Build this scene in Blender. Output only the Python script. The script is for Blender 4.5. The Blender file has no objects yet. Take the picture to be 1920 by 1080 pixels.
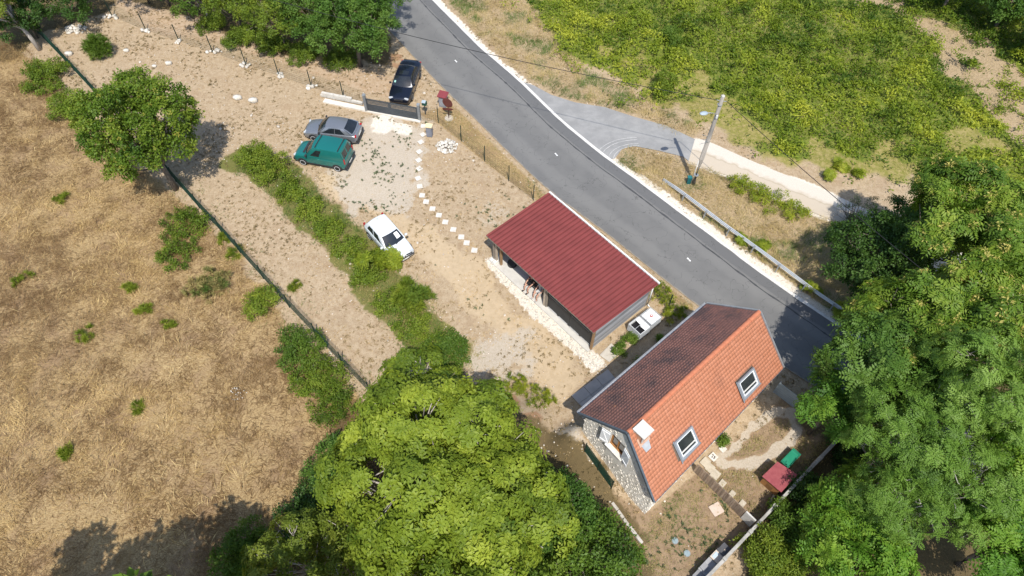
import bpy, math, random
import numpy as np
from mathutils import Vector, Matrix
random.seed(7)
RNG = np.random.default_rng(11)
scene = bpy.context.scene
COL = scene.collection
R = math.radians

# ------------------------------------------------------------------ camera, sky, sun, exposure
CAM_R = ((0.999614421, -0.0277670672, 0.0), (0.0226759677, 0.816334837, -0.577133636), (0.0160253085, 0.576911105, 0.81664972))
cam_data = bpy.data.cameras.new('camera')
cam = bpy.data.objects.new('camera', cam_data)
COL.objects.link(cam)
cam.matrix_world = Matrix.Translation((0, 0, 35.0)) @ Matrix(CAM_R).to_4x4()
cam_data.sensor_width = 36.0
cam_data.lens = 36.0 * 1274.0 / 1920.0
cam_data.clip_start = 0.5
cam_data.clip_end = 6000.0
scene.camera = cam

SUN_EL, SUN_AZ = R(59.0), R(-80.0)
world = bpy.data.worlds.new("World")
scene.world = world
world.use_nodes = True
wn = world.node_tree
wn.nodes.clear()
sky = wn.nodes.new('ShaderNodeTexSky')
sky.sky_type = 'NISHITA'
sky.sun_disc = False
sky.sun_elevation = SUN_EL
sky.sun_rotation = R(170.0)
bg = wn.nodes.new('ShaderNodeBackground')
bg.inputs['Strength'].default_value = 0.145
wo = wn.nodes.new('ShaderNodeOutputWorld')
wn.links.new(sky.outputs[0], bg.inputs[0])
wn.links.new(bg.outputs[0], wo.inputs[0])

sun_data = bpy.data.lights.new('sun', 'SUN')
sun_data.energy = 4.0
sun_data.angle = R(0.55)
sun_data.color = (1.0, 0.955, 0.88)
sun = bpy.data.objects.new('sun', sun_data)
COL.objects.link(sun)
sun.location = (8, -40, 60)
sdir = Vector((math.cos(SUN_AZ) * math.cos(SUN_EL), math.sin(SUN_AZ) * math.cos(SUN_EL), math.sin(SUN_EL)))
sun.rotation_mode = 'QUATERNION'
sun.rotation_quaternion = (-sdir).to_track_quat('-Z', 'Y')

scene.view_settings.view_transform = 'Standard'
scene.view_settings.look = 'None'
scene.view_settings.gamma = 1.0
scene.view_settings.use_curve_mapping = False
scene.view_settings.exposure = 0.42
scene.render.engine = 'CYCLES'
scene.cycles.max_bounces = 6
scene.cycles.transparent_max_bounces = 6

# ------------------------------------------------------------------ small helpers
OFF = {}

def tag(o, label=None, cat=None, group=None, kind=None):
    if label: o['label'] = label
    if cat: o['category'] = cat
    if group: o['group'] = group
    if kind: o['kind'] = kind
    return o

def thing(name, label, cat, loc, group=None, rotz=0.0):
    o = bpy.data.objects.new(name, None)
    o.empty_display_size = 0.3
    COL.objects.link(o)
    o.location = loc
    o.rotation_euler = (0, 0, rotz)
    tag(o, label, cat, group)
    OFF[o.name] = np.array(loc, float) if rotz == 0 else np.zeros(3)
    return o

def link(name, me, mat=None, parent=None):
    if mat is not None and len(me.materials) == 0:
        me.materials.append(mat)
    o = bpy.data.objects.new(name, me)
    COL.objects.link(o)
    if parent is not None:
        o.parent = parent
        OFF[o.name] = OFF.get(parent.name, np.zeros(3))
    return o

def raw_mesh(name, v, f, tint=None, smooth=False, attr='tint'):
    """v (V,3), f list of equal-size index rows (F,k) or list of such arrays"""
    fs = f if isinstance(f, list) else [f]
    fs = [np.asarray(x, np.int32) for x in fs if len(x)]
    me = bpy.data.meshes.new(name)
    me.vertices.add(len(v))
    me.vertices.foreach_set('co', np.asarray(v, np.float32).ravel())
    nl = sum(x.size for x in fs)
    npoly = sum(len(x) for x in fs)
    me.loops.add(nl)
    me.loops.foreach_set('vertex_index', np.concatenate([x.ravel() for x in fs]))
    me.polygons.add(npoly)
    tot = np.concatenate([np.full(len(x), x.shape[1], np.int32) for x in fs])
    start = np.concatenate([[0], np.cumsum(tot)[:-1]]).astype(np.int32)
    me.polygons.foreach_set('loop_start', start)
    if smooth:
        me.polygons.foreach_set('use_smooth', np.ones(npoly, bool))
    me.update(calc_edges=True)
    if tint is not None:
        a = me.attributes.new(attr, 'FLOAT', 'POINT')
        a.data.foreach_set('value', np.asarray(tint, np.float32))
    return me

class MB:
    """collects simple shapes (in world or local metres) and links them as one mesh object"""
    def __init__(s):
        s.v = []; s.f = []; s.n = 0
    def add(s, v, f):
        s.v += [tuple(map(float, p)) for p in v]
        s.f += [tuple(int(i) + s.n for i in q) for q in f]
        s.n = len(s.v)
        return s
    def box(s, c, size, rz=0.0, rot=None, taper=1.0):
        sx, sy, sz = size[0] / 2, size[1] / 2, size[2] / 2
        m = rot if rot is not None else Matrix.Rotation(rz, 3, 'Z')
        vs = []
        for z in (-1, 1):
            t = taper if z > 0 else 1.0
            for x, y in ((-1, -1), (1, -1), (1, 1), (-1, 1)):
                vs.append(Vector(c) + m @ Vector((x * sx * t, y * sy * t, z * sz)))
        return s.add(vs, [(3, 2, 1, 0), (4, 5, 6, 7), (0, 1, 5, 4), (1, 2, 6, 5), (2, 3, 7, 6), (3, 0, 4, 7)])
    def prism(s, poly, z0, z1):
        n = len(poly)
        area = sum(poly[i][0] * poly[(i + 1) % n][1] - poly[(i + 1) % n][0] * poly[i][1] for i in range(n))
        if area < 0: poly = poly[::-1]
        vs = [(p[0], p[1], z0) for p in poly] + [(p[0], p[1], z1) for p in poly]
        fs = [tuple(range(n - 1, -1, -1)), tuple(range(n, 2 * n))]
        fs += [(i, (i + 1) % n, n + (i + 1) % n, n + i) for i in range(n)]
        return s.add(vs, fs)
    def slab(s, quad, nrm, t):
        """quad of 4 points thickened by t along nrm"""
        q = [Vector(p) for p in quad]; d = Vector(nrm).normalized() * t
        vs = q + [p + d for p in q]
        return s.add(vs, [(3, 2, 1, 0), (4, 5, 6, 7), (0, 1, 5, 4), (1, 2, 6, 5), (2, 3, 7, 6), (3, 0, 4, 7)])
    def tube(s, pts, rad, n=8, cap=True):
        pts = [Vector(p) for p in pts]
        rad = rad if hasattr(rad, '__len__') else [rad] * len(pts)
        rings = []
        up = Vector((0, 0, 1))
        for i, p in enumerate(pts):
            d = (pts[min(i + 1, len(pts) - 1)] - pts[max(i - 1, 0)]).normalized()
            a = d.cross(up)
            if a.length < 1e-3: a = d.cross(Vector((1, 0, 0)))
            a.normalize(); b = d.cross(a)
            rings.append([p + (a * math.cos(2 * math.pi * k / n) + b * math.sin(2 * math.pi * k / n)) * rad[i] for k in range(n)])
        vs = [q for r in rings for q in r]; fs = []
        for i in range(len(pts) - 1):
            for k in range(n):
                fs.append((i * n + k, i * n + (k + 1) % n, (i + 1) * n + (k + 1) % n, (i + 1) * n + k))
        if cap:
            fs.append(tuple(range(n - 1, -1, -1))); fs.append(tuple((len(pts) - 1) * n + k for k in range(n)))
        return s.add(vs, fs)
    def lathe(s, prof, c=(0, 0, 0), n=16, axis='Z'):
        vs = []; fs = []
        for r, h in prof:
            for k in range(n):
                a = 2 * math.pi * k / n
                p = (r * math.cos(a), r * math.sin(a), h)
                if axis == 'Y': p = (p[0], p[2], p[1])
                if axis == 'X': p = (p[2], p[0], p[1])
                vs.append((c[0] + p[0], c[1] + p[1], c[2] + p[2]))
        for i in range(len(prof) - 1):
            for k in range(n):
                fs.append((i * n + k, i * n + (k + 1) % n, (i + 1) * n + (k + 1) % n, (i + 1) * n + k))
        fs.append(tuple(range(n - 1, -1, -1))); fs.append(tuple((len(prof) - 1) * n + k for k in range(n)))
        return s.add(vs, fs)
    def grid(s, rows):
        n = len(rows[0]); vs = [p for r in rows for p in r]
        return s.add(vs, [(i * n + k, i * n + k + 1, (i + 1) * n + k + 1, (i + 1) * n + k) for i in range(len(rows) - 1) for k in range(n - 1)])
    def build(s, name, mat, parent=None, smooth=False, bevel=0.0, local=False):
        me = bpy.data.meshes.new(name)
        off = np.zeros(3) if (parent is None or local) else OFF.get(parent.name, np.zeros(3))
        me.from_pydata([(p[0] - off[0], p[1] - off[1], p[2] - off[2]) for p in s.v], [], s.f)
        me.update()
        if smooth: me.polygons.foreach_set('use_smooth', np.ones(len(me.polygons), bool))
        o = link(name, me, mat, parent)
        if bevel > 0:
            b = o.modifiers.new('bevel', 'BEVEL'); b.width = bevel; b.segments = 2; b.limit_method = 'ANGLE'
        return o

# ------------------------------------------------------------------ noise and distance helpers
def vnoise(x, y, scale, seed=0):
    x = np.asarray(x, float) / scale; y = np.asarray(y, float) / scale
    xi = np.floor(x); yi = np.floor(y); fx = x - xi; fy = y - yi
    fx = fx * fx * (3 - 2 * fx); fy = fy * fy * (3 - 2 * fy)
    def h(a, b):
        t = np.sin(a * 127.1 + b * 311.7 + seed * 74.7) * 43758.5453
        return t - np.floor(t)
    return (h(xi, yi) * (1 - fx) + h(xi + 1, yi) * fx) * (1 - fy) + (h(xi, yi + 1) * (1 - fx) + h(xi + 1, yi + 1) * fx) * fy

def fbm(x, y, scale, seed=0, octv=4):
    t = 0; a = 1; w = 0
    for i in range(octv):
        t = t + a * vnoise(x, y, scale / 2 ** i, seed + i * 13); w += a; a *= .55
    return t / w

def seg_dist(P, a, b):
    a = np.array(a[:2]); b = np.array(b[:2]); d = b - a
    t = np.clip(((P - a) @ d) / (d @ d + 1e-12), 0, 1)
    return np.hypot(*(P - a - t[:, None] * d).T)

def line_dist(P, pts):
    return np.min([seg_dist(P, pts[i], pts[i + 1]) for i in range(len(pts) - 1)], axis=0)

def poly_sd(P, poly):
    """signed distance, positive inside"""
    n = len(poly); ins = np.zeros(len(P), bool); d = np.full(len(P), 1e9)
    for i in range(n):
        a = poly[i]; b = poly[(i + 1) % n]
        d = np.minimum(d, seg_dist(P, a, b))
        c = ((a[1] > P[:, 1]) != (b[1] > P[:, 1]))
        xs = (b[0] - a[0]) * (P[:, 1] - a[1]) / ((b[1] - a[1]) + 1e-12) + a[0]
        ins ^= c & (P[:, 0] < xs)
    return np.where(ins, d, -d)

def sstep(a, b, x):
    t = np.clip((x - a) / (b - a), 0, 1)
    return t * t * (3 - 2 * t)

# ------------------------------------------------------------------ materials
class NT:
    def __init__(s, name):
        s.m = bpy.data.materials.new(name); s.m.use_nodes = True
        s.t = s.m.node_tree; s.t.nodes.clear()
        s.out = s.t.nodes.new('ShaderNodeOutputMaterial')
        s.tc = s.t.nodes.new('ShaderNodeTexCoord')
    def n(s, typ, props=None, **inp):
        nd = s.t.nodes.new('ShaderNode' + typ)
        for k, v in (props or {}).items(): setattr(nd, k, v)
        for k, v in inp.items():
            s.set(nd, k.replace('_', ' '), v)
        return nd
    def set(s, nd, key, v):
        sock = nd.inputs[int(key)] if key.isdigit() else nd.inputs[key]
        if isinstance(v, bpy.types.NodeSocket): s.t.links.new(v, sock)
        elif isinstance(v, bpy.types.Node): s.t.links.new(v.outputs[0], sock)
        elif isinstance(v, (tuple, list)) and len(v) == 3 and sock.type == 'RGBA': sock.default_value = (*v, 1)
        else: sock.default_value = v
    def noise(s, scale, detail=5, rough=.55, vec=None, stretch=None):
        src = vec if vec is not None else s.tc.outputs['Object']
        if stretch:
            mp = s.n('Mapping'); s.t.links.new(src, mp.inputs['Vector']); mp.inputs['Scale'].default_value = stretch
            if len(stretch) > 3: pass
            src = mp.outputs[0]
        nd = s.n('TexNoise', Scale=scale, Detail=detail, Roughness=rough)
        s.t.links.new(src, nd.inputs['Vector'])
        return nd.outputs['Fac']
    def ramp(s, fac, stops):
        nd = s.n('ValToRGB'); s.t.links.new(fac, nd.inputs[0])
        el = nd.color_ramp.elements
        while len(el) < len(stops): el.new(.5)
        for e, (p, c) in zip(el, stops):
            e.position = p; e.color = (*c, 1) if len(c) == 3 else c
        return nd.outputs[0]
    def mix(s, fac, a, b, mode='MIX'):
        nd = s.n('Mix', dict(data_type='RGBA', blend_type=mode))
        s.set(nd, '0', fac); 
        for i, v in ((6, a), (7, b)):
            if isinstance(v, (tuple, list)): nd.inputs[i].default_value = (*v, 1)
            else: s.t.links.new(v, nd.inputs[i])
        return nd.outputs[2]
    def math(s, op, a, b=0.0, c=None, clamp=False):
        nd = s.n('Math', dict(operation=op, use_clamp=clamp)); s.set(nd, '0', a); s.set(nd, '1', b)
        if c is not None: s.set(nd, '2', c)
        return nd.outputs[0]
    def step(s, fac, lo, hi):
        nd = s.n('MapRange', dict(interpolation_type='SMOOTHSTEP')); s.set(nd, '0', fac)
        nd.inputs[1].default_value = lo; nd.inputs[2].default_value = hi
        return nd.outputs[0]
    def attr(s, name):
        return s.n('Attribute', dict(attribute_name=name))
    def bump(s, h, strength, dist):
        nd = s.n('Bump', Strength=strength, Distance=dist); s.t.links.new(h, nd.inputs['Height'])
        return nd.outputs[0]
    def finish(s, color, rough=.8, metal=0.0, spec=.3, normal=None, coat=0.0):
        p = s.n('BsdfPrincipled')
        s.set(p, 'Base Color', color); s.set(p, 'Roughness', rough); s.set(p, 'Metallic', metal)
        s.set(p, 'Specular IOR Level', spec); s.set(p, 'Coat Weight', coat); s.set(p, 'Coat Roughness', .08)
        if normal is not None: s.t.links.new(normal, p.inputs['Normal'])
        s.t.links.new(p.outputs[0], s.out.inputs[0])
        return s.m

MATS = {}
def mat(name, c1, c2=None, scale=3.0, rough=.8, metal=0.0, bump=0.0, bscale=30.0, spec=.3, coat=0.0, stretch=None, lo=.35, hi=.65, tint=0.0):
    if name in MATS: return MATS[name]
    t = NT(name)
    c2 = c2 or tuple(x * .8 for x in c1)
    nz = t.noise(scale, 6, .6, stretch=stretch)
    col = t.ramp(nz, [(lo, c1), (hi, c2)])
    if tint:
        a = t.attr('tint').outputs['Fac']
        k = t.math('MULTIPLY_ADD', a, 2 * tint, 1 - tint)
        col = t.mix(1.0, col, t.n('CombineXYZ', X=k, Y=k, Z=k).outputs[0], 'MULTIPLY')
    nm = t.bump(t.noise(bscale, 4, .6, stretch=stretch), min(1, bump * 1.0), .02) if bump else None
    MATS[name] = t.finish(col, rough, metal, spec, nm, coat)
    return MATS[name]

def leaf_mat(name, dark, mid, light, trans=.3, rough=.5, accent=None):
    if name in MATS: return MATS[name]
    t = NT(name)
    a = t.attr('tint').outputs['Fac']
    st = [(0.0, dark), (.5, mid), (.93 if accent else 1.0, light)]
    if accent: st.append((1.0, accent))
    col = t.ramp(a, st)
    p = t.n('BsdfPrincipled'); t.set(p, 'Base Color', col); t.set(p, 'Roughness', rough); t.set(p, 'Specular IOR Level', .25)
    tr = t.n('BsdfTranslucent'); t.set(tr, 'Color', t.mix(1.0, col, (1.25, 1.2, .55), 'MULTIPLY'))
    ms = t.n('MixShader'); t.set(ms, '0', trans)
    t.t.links.new(p.outputs[0], ms.inputs[1]); t.t.links.new(tr.outputs[0], ms.inputs[2])
    t.t.links.new(ms.outputs[0], t.out.inputs[0])
    MATS[name] = t.m
    return t.m

# ------------------------------------------------------------------ foliage templates and stamping
def unit(v):
    v = np.asarray(v, float)
    return v / (np.linalg.norm(v, axis=-1, keepdims=True) + 1e-9)

def leaf_tris(base, d, nrm, L, W, fold=.15):
    """(N,3) bases, directions, normals -> verts (N*4,3), tris (N*2,3)"""
    d = unit(d); side = unit(np.cross(d, nrm)); n2 = np.cross(side, d)
    L = np.asarray(L)[:, None]; W = np.asarray(W)[:, None]
    mid = base + d * L * .5
    a = mid + side * W * .5 + n2 * W * fold
    b = mid - side * W * .5 + n2 * W * fold
    tip = base + d * L - n2 * L * .08
    v = np.stack([base, a, tip, b], 1).reshape(-1, 3)
    k = np.arange(len(base))[:, None] * 4
    f = np.concatenate([k + [[0, 1, 2]], k + [[0, 2, 3]]], 1).reshape(-1, 3)
    return v, f

def tmpl_cluster(n, Rr, L, W, rng, flat=.6):
    p = rng.normal(size=(n, 3)); p = unit(p) * (rng.random((n, 1)) ** .5) * Rr * [1, 1, flat]
    d = unit(p + rng.normal(size=(n, 3)) * Rr * .5 + [0, 0, -.1 * Rr])
    nr = unit(np.array([0, 0, 1.0]) + rng.normal(size=(n, 3)) * .45)
    v, f = leaf_tris(p, d, nr, L * rng.uniform(.7, 1.25, n), W * rng.uniform(.8, 1.2, n))
    return v, f, np.repeat(rng.normal(0, .09, n), 4)

def tmpl_pinnate(nleaf, pairs, L, lf, lw, rng, droop=.35, el=.5):
    B = []; D = []; N = []; LL = []; WW = []; T = []
    for i in range(nleaf):
        az = 2 * math.pi * (i + rng.uniform(-.3, .3)) / nleaf
        e = rng.uniform(el - .35, el + .3)
        hd = np.array([math.cos(az), math.sin(az), 0]); l = L * rng.uniform(.75, 1.15); tn = rng.normal(0, .07)
        sd = np.array([-hd[1], hd[0], 0])
        for k in range(pairs + 1):
            t = (k + 1.0) / (pairs + 1)
            p = hd * l * t * math.cos(e * (1 - t)) + np.array([0, 0, 1]) * (l * (math.sin(e) * t - droop * t * t))
            tang = unit(hd + np.array([0, 0, math.sin(e) - 2 * droop * t]))
            for sg in ((1, -1) if k < pairs else (0,)):
                B.append(p); D.append(tang * (.55 if sg else 1) + sd * sg + [0, 0, -.15]); N.append(unit(np.array([0, 0, 1.]) + rng.normal(size=3) * .18))
                s = .7 + .5 * math.sin(math.pi * min(1, t * .9 + .05))
                LL.append(lf * s); WW.append(lw * s); T.append(tn + rng.normal(0, .05))
    v, f = leaf_tris(np.array(B), np.array(D), np.array(N), np.array(LL), np.array(WW))
    return v, f, np.repeat(T, 4)

def tmpl_tuft(n, L, W, rng, spread=.8):
    az = rng.uniform(0, 2 * np.pi, n); el = rng.uniform(1.45 - spread, 1.5, n)
    d = np.stack([np.cos(az) * np.cos(el), np.sin(az) * np.cos(el), np.sin(el)], 1)
    b = np.stack([np.cos(az), np.sin(az), az * 0], 1) * .03 * rng.random((n, 1))
    v, f = leaf_tris(b, d, np.tile([0, 0, 1.], (n, 1)) + d * .1, L * rng.uniform(.5, 1.2, n), np.full(n, W))
    return v, f, np.repeat(rng.normal(0, .1, n), 4)

def tmpl_rock(rng, sx=1, sy=1, sz=.7):
    v = []
    for lat in (-.5, .45):
        for k in range(6):
            a = k * math.pi / 3 + (0.5 if lat > 0 else 0)
            r = math.cos(lat) * rng.uniform(.8, 1.15)
            v.append((r * math.cos(a) * sx, r * math.sin(a) * sy, math.sin(lat) * sz * 1.6))
    v.append((0, 0, -.6 * sz)); v.append((rng.uniform(-.2, .2), rng.uniform(-.2, .2), sz * rng.uniform(.85, 1.1)))
    f = []
    for k in range(6):
        k2 = (k + 1) % 6
        f += [(k, k2, 6 + k), (k2, 6 + k2, 6 + k), (12, k2, k), (13, 6 + k, 6 + k2)]
    return np.array(v), np.array(f), np.zeros(14)

def frames(nrm, spin):
    z = unit(nrm); ref = np.where(np.abs(z[:, 2:3]) > .95, [[1., 0, 0]], [[0., 0, 1.]])
    x = unit(np.cross(ref, z)); y = np.cross(z, x)
    c = np.cos(spin)[:, None]; s = np.sin(spin)[:, None]
    return np.stack([x * c + y * s, -x * s + y * c, z], 2)     # columns are axes

def stamp(tmpls, pos, nrm, scale, tint, rng):
    """scatter template meshes; returns verts, tris, tint"""
    N = len(pos); V = []; F = []; T = []; base = 0
    spin = rng.uniform(0, 2 * np.pi, N); M = frames(nrm, spin)
    which = rng.integers(0, len(tmpls), N)
    for i, (tv, tf, tt) in enumerate(tmpls):
        ix = np.nonzero(which == i)[0]
        if not len(ix): continue
        sc = np.asarray(scale)[ix]
        sc = sc[:, None, None] if sc.ndim == 1 else sc[:, None, :]
        v = np.einsum('nij,nkj->nki', M[ix], tv[None] * sc) + pos[ix][:, None, :]
        V.append(v.reshape(-1, 3)); F.append((tf[None] + (np.arange(len(ix)) * len(tv))[:, None, None] + base).reshape(-1, tf.shape[1]))
        T.append((tt[None] + tint[ix][:, None]).ravel()); base += len(ix) * len(tv)
    return np.concatenate(V), np.concatenate(F), np.clip(np.concatenate(T), 0, 1)

def scatter(n, box, dens, rng):
    """n candidate points in box (x0,x1,y0,y1) kept with probability dens(P)"""
    P = np.stack([rng.uniform(box[0], box[1], n), rng.uniform(box[2], box[3], n)], 1)
    # only what lies in the camera's field, with a margin, is worth building
    return P[rng.random(n) < dens(P)]

# ------------------------------------------------------------------ survey of the place (metres, ground level)
ROAD_L = [(-19.892, 66.584), (-13.480, 55.026), (-10.951, 51.113), (-9.004, 48.319), (-7.261, 45.808), (-5.101, 42.865), (-3.081, 40.308), (-0.917, 37.388), (0.605, 35.407), (2.320, 33.216), (6.328, 29.326), (9.787, 25.610), (11.611, 23.747), (14.198, 21.288), (16.121, 19.584), (16.910, 18.824), (17.512, 18.430), (19.466, 16.982), (23.243, 13.909), (28.179, 10.133)]
ROAD_R = [(-12.722, 63.987), (-8.491, 57.368), (-7.367, 55.569), (-3.111, 49.310), (0.201, 45.187), (3.336, 40.603), (5.717, 37.766), (6.826, 36.468), (8.203, 35.112), (12.228, 30.717), (16.426, 26.133), (20.528, 22.171), (23.293, 19.583), (26.813, 16.489), (32.144, 12.140)]
LANE = [(0.138, 45.117), (0.311, 45.058), (1.277, 44.634), (2.694, 43.517), (4.524, 42.699), (6.838, 42.228), (9.042, 41.204), (11.470, 40.274), (13.421, 38.878), (12.641, 36.530), (12.304, 36.960), (10.636, 37.509), (8.778, 37.945), (7.883, 37.626), (7.263, 36.595), (6.745, 36.409), (5.636, 37.706), (3.315, 40.542)]
TRACK_U = [(13.388, 38.935), (14.495, 38.690), (16.277, 37.395), (18.329, 36.096), (20.416, 34.839), (22.709, 33.476), (24.042, 32.568), (26.791, 30.770), (29.720, 28.788), (33.121, 26.707), (37.798, 23.586)]
TRACK_L = [(12.595, 36.474), (14.055, 35.660), (15.775, 34.978), (17.531, 33.741), (19.113, 32.659), (20.763, 31.756), (21.930, 31.120), (24.541, 29.287), (28.301, 26.756), (32.083, 24.190), (36.468, 20.895)]
FENCE_W = [(-40.485, 49.670), (-36.655, 45.953), (-33.053, 42.379), (-29.712, 39.062), (-26.305, 35.658), (-23.778, 33.096), (-21.435, 30.682), (-19.404, 28.675), (-17.687, 26.934), (-15.731, 24.944), (-13.629, 22.826), (-11.619, 20.863), (-9.746, 19.003), (-7.869, 17.175)]
FENCE_N = [(-35.188, 52.299), (-31.666, 50.456), (-28.446, 49.110), (-25.248, 47.731), (-22.147, 46.251), (-19.168, 44.949), (-16.312, 43.679), (-13.582, 42.505), (-11.621, 41.642)]
FENCE_E = [(-7.294, 40.105), (-5.943, 39.980), (-4.067, 37.974), (-2.230, 35.948), (-0.439, 34.067), (1.312, 32.269)]
FIELD = [(-63.089, 51.839), (-47.081, 51.036), (-40.948, 47.955), (-35.736, 43.039), (-30.105, 37.070), (-23.286, 31.496), (-19.981, 28.839), (-15.220, 23.608), (-11.655, 19.727), (-9.203, 17.201), (-6.819, 15.169), (-5.444, 13.379), (-3.838, 5.857), (-10.569, 3.488), (-31.860, 2.969)]
DRIVE = [(-12.428, 38.184), (-10.922, 40.196), (-7.195, 39.510), (-7.352, 36.406), (-7.147, 33.732), (-7.052, 31.461), (-8.302, 30.588), (-9.996, 31.009), (-12.159, 33.025), (-12.600, 35.650)]
DIRT_PATH = [(-13.837, 33.998), (-9.613, 30.877), (-5.999, 27.524), (-2.971, 23.820), (0.105, 20.102), (3.200, 17.414), (4.135, 18.119), (0.700, 22.753), (-2.100, 26.348), (-4.717, 28.928), (-7.409, 30.717), (-10.449, 34.128)]
WHITE_STRIP = [(-1.782, 26.923), (-1.104, 27.342), (-0.038, 26.419), (1.683, 23.976), (3.305, 22.066), (5.098, 20.261), (5.732, 19.208), (4.846, 18.900), (3.275, 20.751), (1.356, 22.503), (0.009, 24.325), (-1.217, 25.738)]
GREEN_E = [(-2.715, 71.753), (-0.720, 56.474), (1.682, 51.775), (4.783, 48.222), (8.936, 44.633), (10.853, 42.459), (14.689, 40.166), (16.458, 38.596), (18.628, 37.432), (20.643, 35.861), (24.124, 34.405), (30.262, 35.695), (41.733, 31.554), (70.156, 51.882), (86.211, 95.068)]
BARE_E = [[(28.892, 59.643), (34.650, 59.053), (36.248, 54.958), (40.637, 52.807), (41.381, 45.693), (42.156, 40.686), (38.246, 41.128), (36.174, 46.816), (35.621, 50.327), (34.325, 54.868)], [(34.702, 50.286), (38.087, 53.463), (40.226, 50.535), (40.552, 43.704), (40.435, 37.731), (38.000, 40.518), (36.502, 44.176)]]
VERGE_E = [(-7.805, 57.832), (-0.778, 59.053), (3.060, 51.839), (5.613, 46.854), (10.917, 43.095), (14.280, 40.150), (13.292, 38.815), (9.094, 41.329), (4.196, 42.939), (0.608, 45.272), (-3.311, 50.634)]
VERGE_G = [(7.136, 36.425), (8.416, 37.874), (10.749, 37.457), (12.972, 36.379), (16.174, 34.624), (19.161, 32.536), (22.077, 30.837), (24.114, 29.043), (23.924, 21.602), (21.322, 21.518), (16.552, 26.780), (12.324, 31.445)]
HEDGE_LINE = [(-19.671, 35.373), (-16.897, 34.142), (-14.230, 31.194), (-12.040, 29.126), (-9.689, 26.515), (-8.041, 24.461), (-6.154, 22.526), (-5.033, 21.039), (-3.650, 19.694)]
YARD = [(7.284, 10.764), (10.830, 13.552), (15.871, 17.802), (16.794, 17.164), (17.756, 14.961), (13.491, 11.071), (9.712, 7.623), (5.302, 7.508), (4.754, 12.077)]
YARD_WORN = [[(11.297, 13.803), (12.273, 14.494), (13.139, 15.290), (14.207, 16.272), (14.740, 16.709)], [(11.414, 13.628), (12.842, 13.610), (14.080, 14.093), (15.437, 15.047), (16.111, 15.850), (16.078, 16.652), (15.206, 16.788)]]
NLANE = [(-36.791, 57.261), (-30.919, 51.796), (-22.558, 49.527), (-16.112, 46.242), (-11.986, 44.725), (-10.162, 43.813)]
WOODS_E = [(21.590, 30.345), (24.381, 29.976), (27.450, 30.557), (41.019, 30.107), (32.675, 3.488), (8.575, 2.911), (12.838, 10.512), (18.051, 14.970), (16.417, 16.825), (21.865, 21.164)]
WOODS_S = [(-9.367, 16.371), (-4.665, 17.173), (0.198, 16.013), (3.984, 13.951), (7.015, 9.303), (7.145, 2.877), (-13.139, 2.392), (-13.630, 7.745), (-10.431, 9.876), (-9.592, 12.673)]
STRIP = [(-7.747, 40.937), (-4.962, 42.110), (2.057, 33.053), (9.764, 25.400), (11.623, 23.588), (11.121, 23.295), (8.439, 25.022), (1.312, 32.319), (-2.382, 35.887), (-5.923, 39.741)]
WOODS_N = [(-65.345, 72.706), (-52.489, 49.263), (-41.250, 46.165), (-39.752, 49.854), (-35.858, 52.742), (-35.485, 55.619), (-29.582, 53.441), (-22.026, 49.183), (-16.370, 47.631), (-10.979, 46.816), (-10.776, 50.441), (-13.599, 55.849), (-16.960, 64.740)]

# ------------------------------------------------------------------ ground: one sheet out to the horizon
def axis(lo, hi, step, far):
    a = np.arange(lo, hi + 1e-6, step)
    return np.concatenate([[-x for x in far[::-1]] , a, far]) if lo < 0 and far[0] > hi else a
gx = np.concatenate([[-3000, -900, -300, -140, -90, -70], np.arange(-57, 57.01, .3), [70, 90, 140, 300, 900, 3000]])
gy = np.concatenate([[-3000, -900, -300, -100, -40, -15, -5], np.arange(1, 64.01, .3), [70, 76, 85, 100, 140, 300, 900, 3000]])
X, Y = np.meshgrid(gx, gy)
P = np.stack([X.ravel(), Y.ravel()], 1)
def near(mask_line, w): return sstep(w, 0, mask_line)
def wob(P, amp, sc, seed): return amp * (fbm(P[:, 0], P[:, 1], sc, seed) - .5) * 2
def green_patch(P):
    x, y = P[:, 0], P[:, 1]; z_ = poly_sd(P, GREEN_E)
    n_ = .55 * fbm(x, y, 5.0, 7) + .45 * fbm(x, y, 1.5, 71)
    return sstep(.36, .54, n_ - .05 + .20 * sstep(1, 9, z_))
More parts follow.
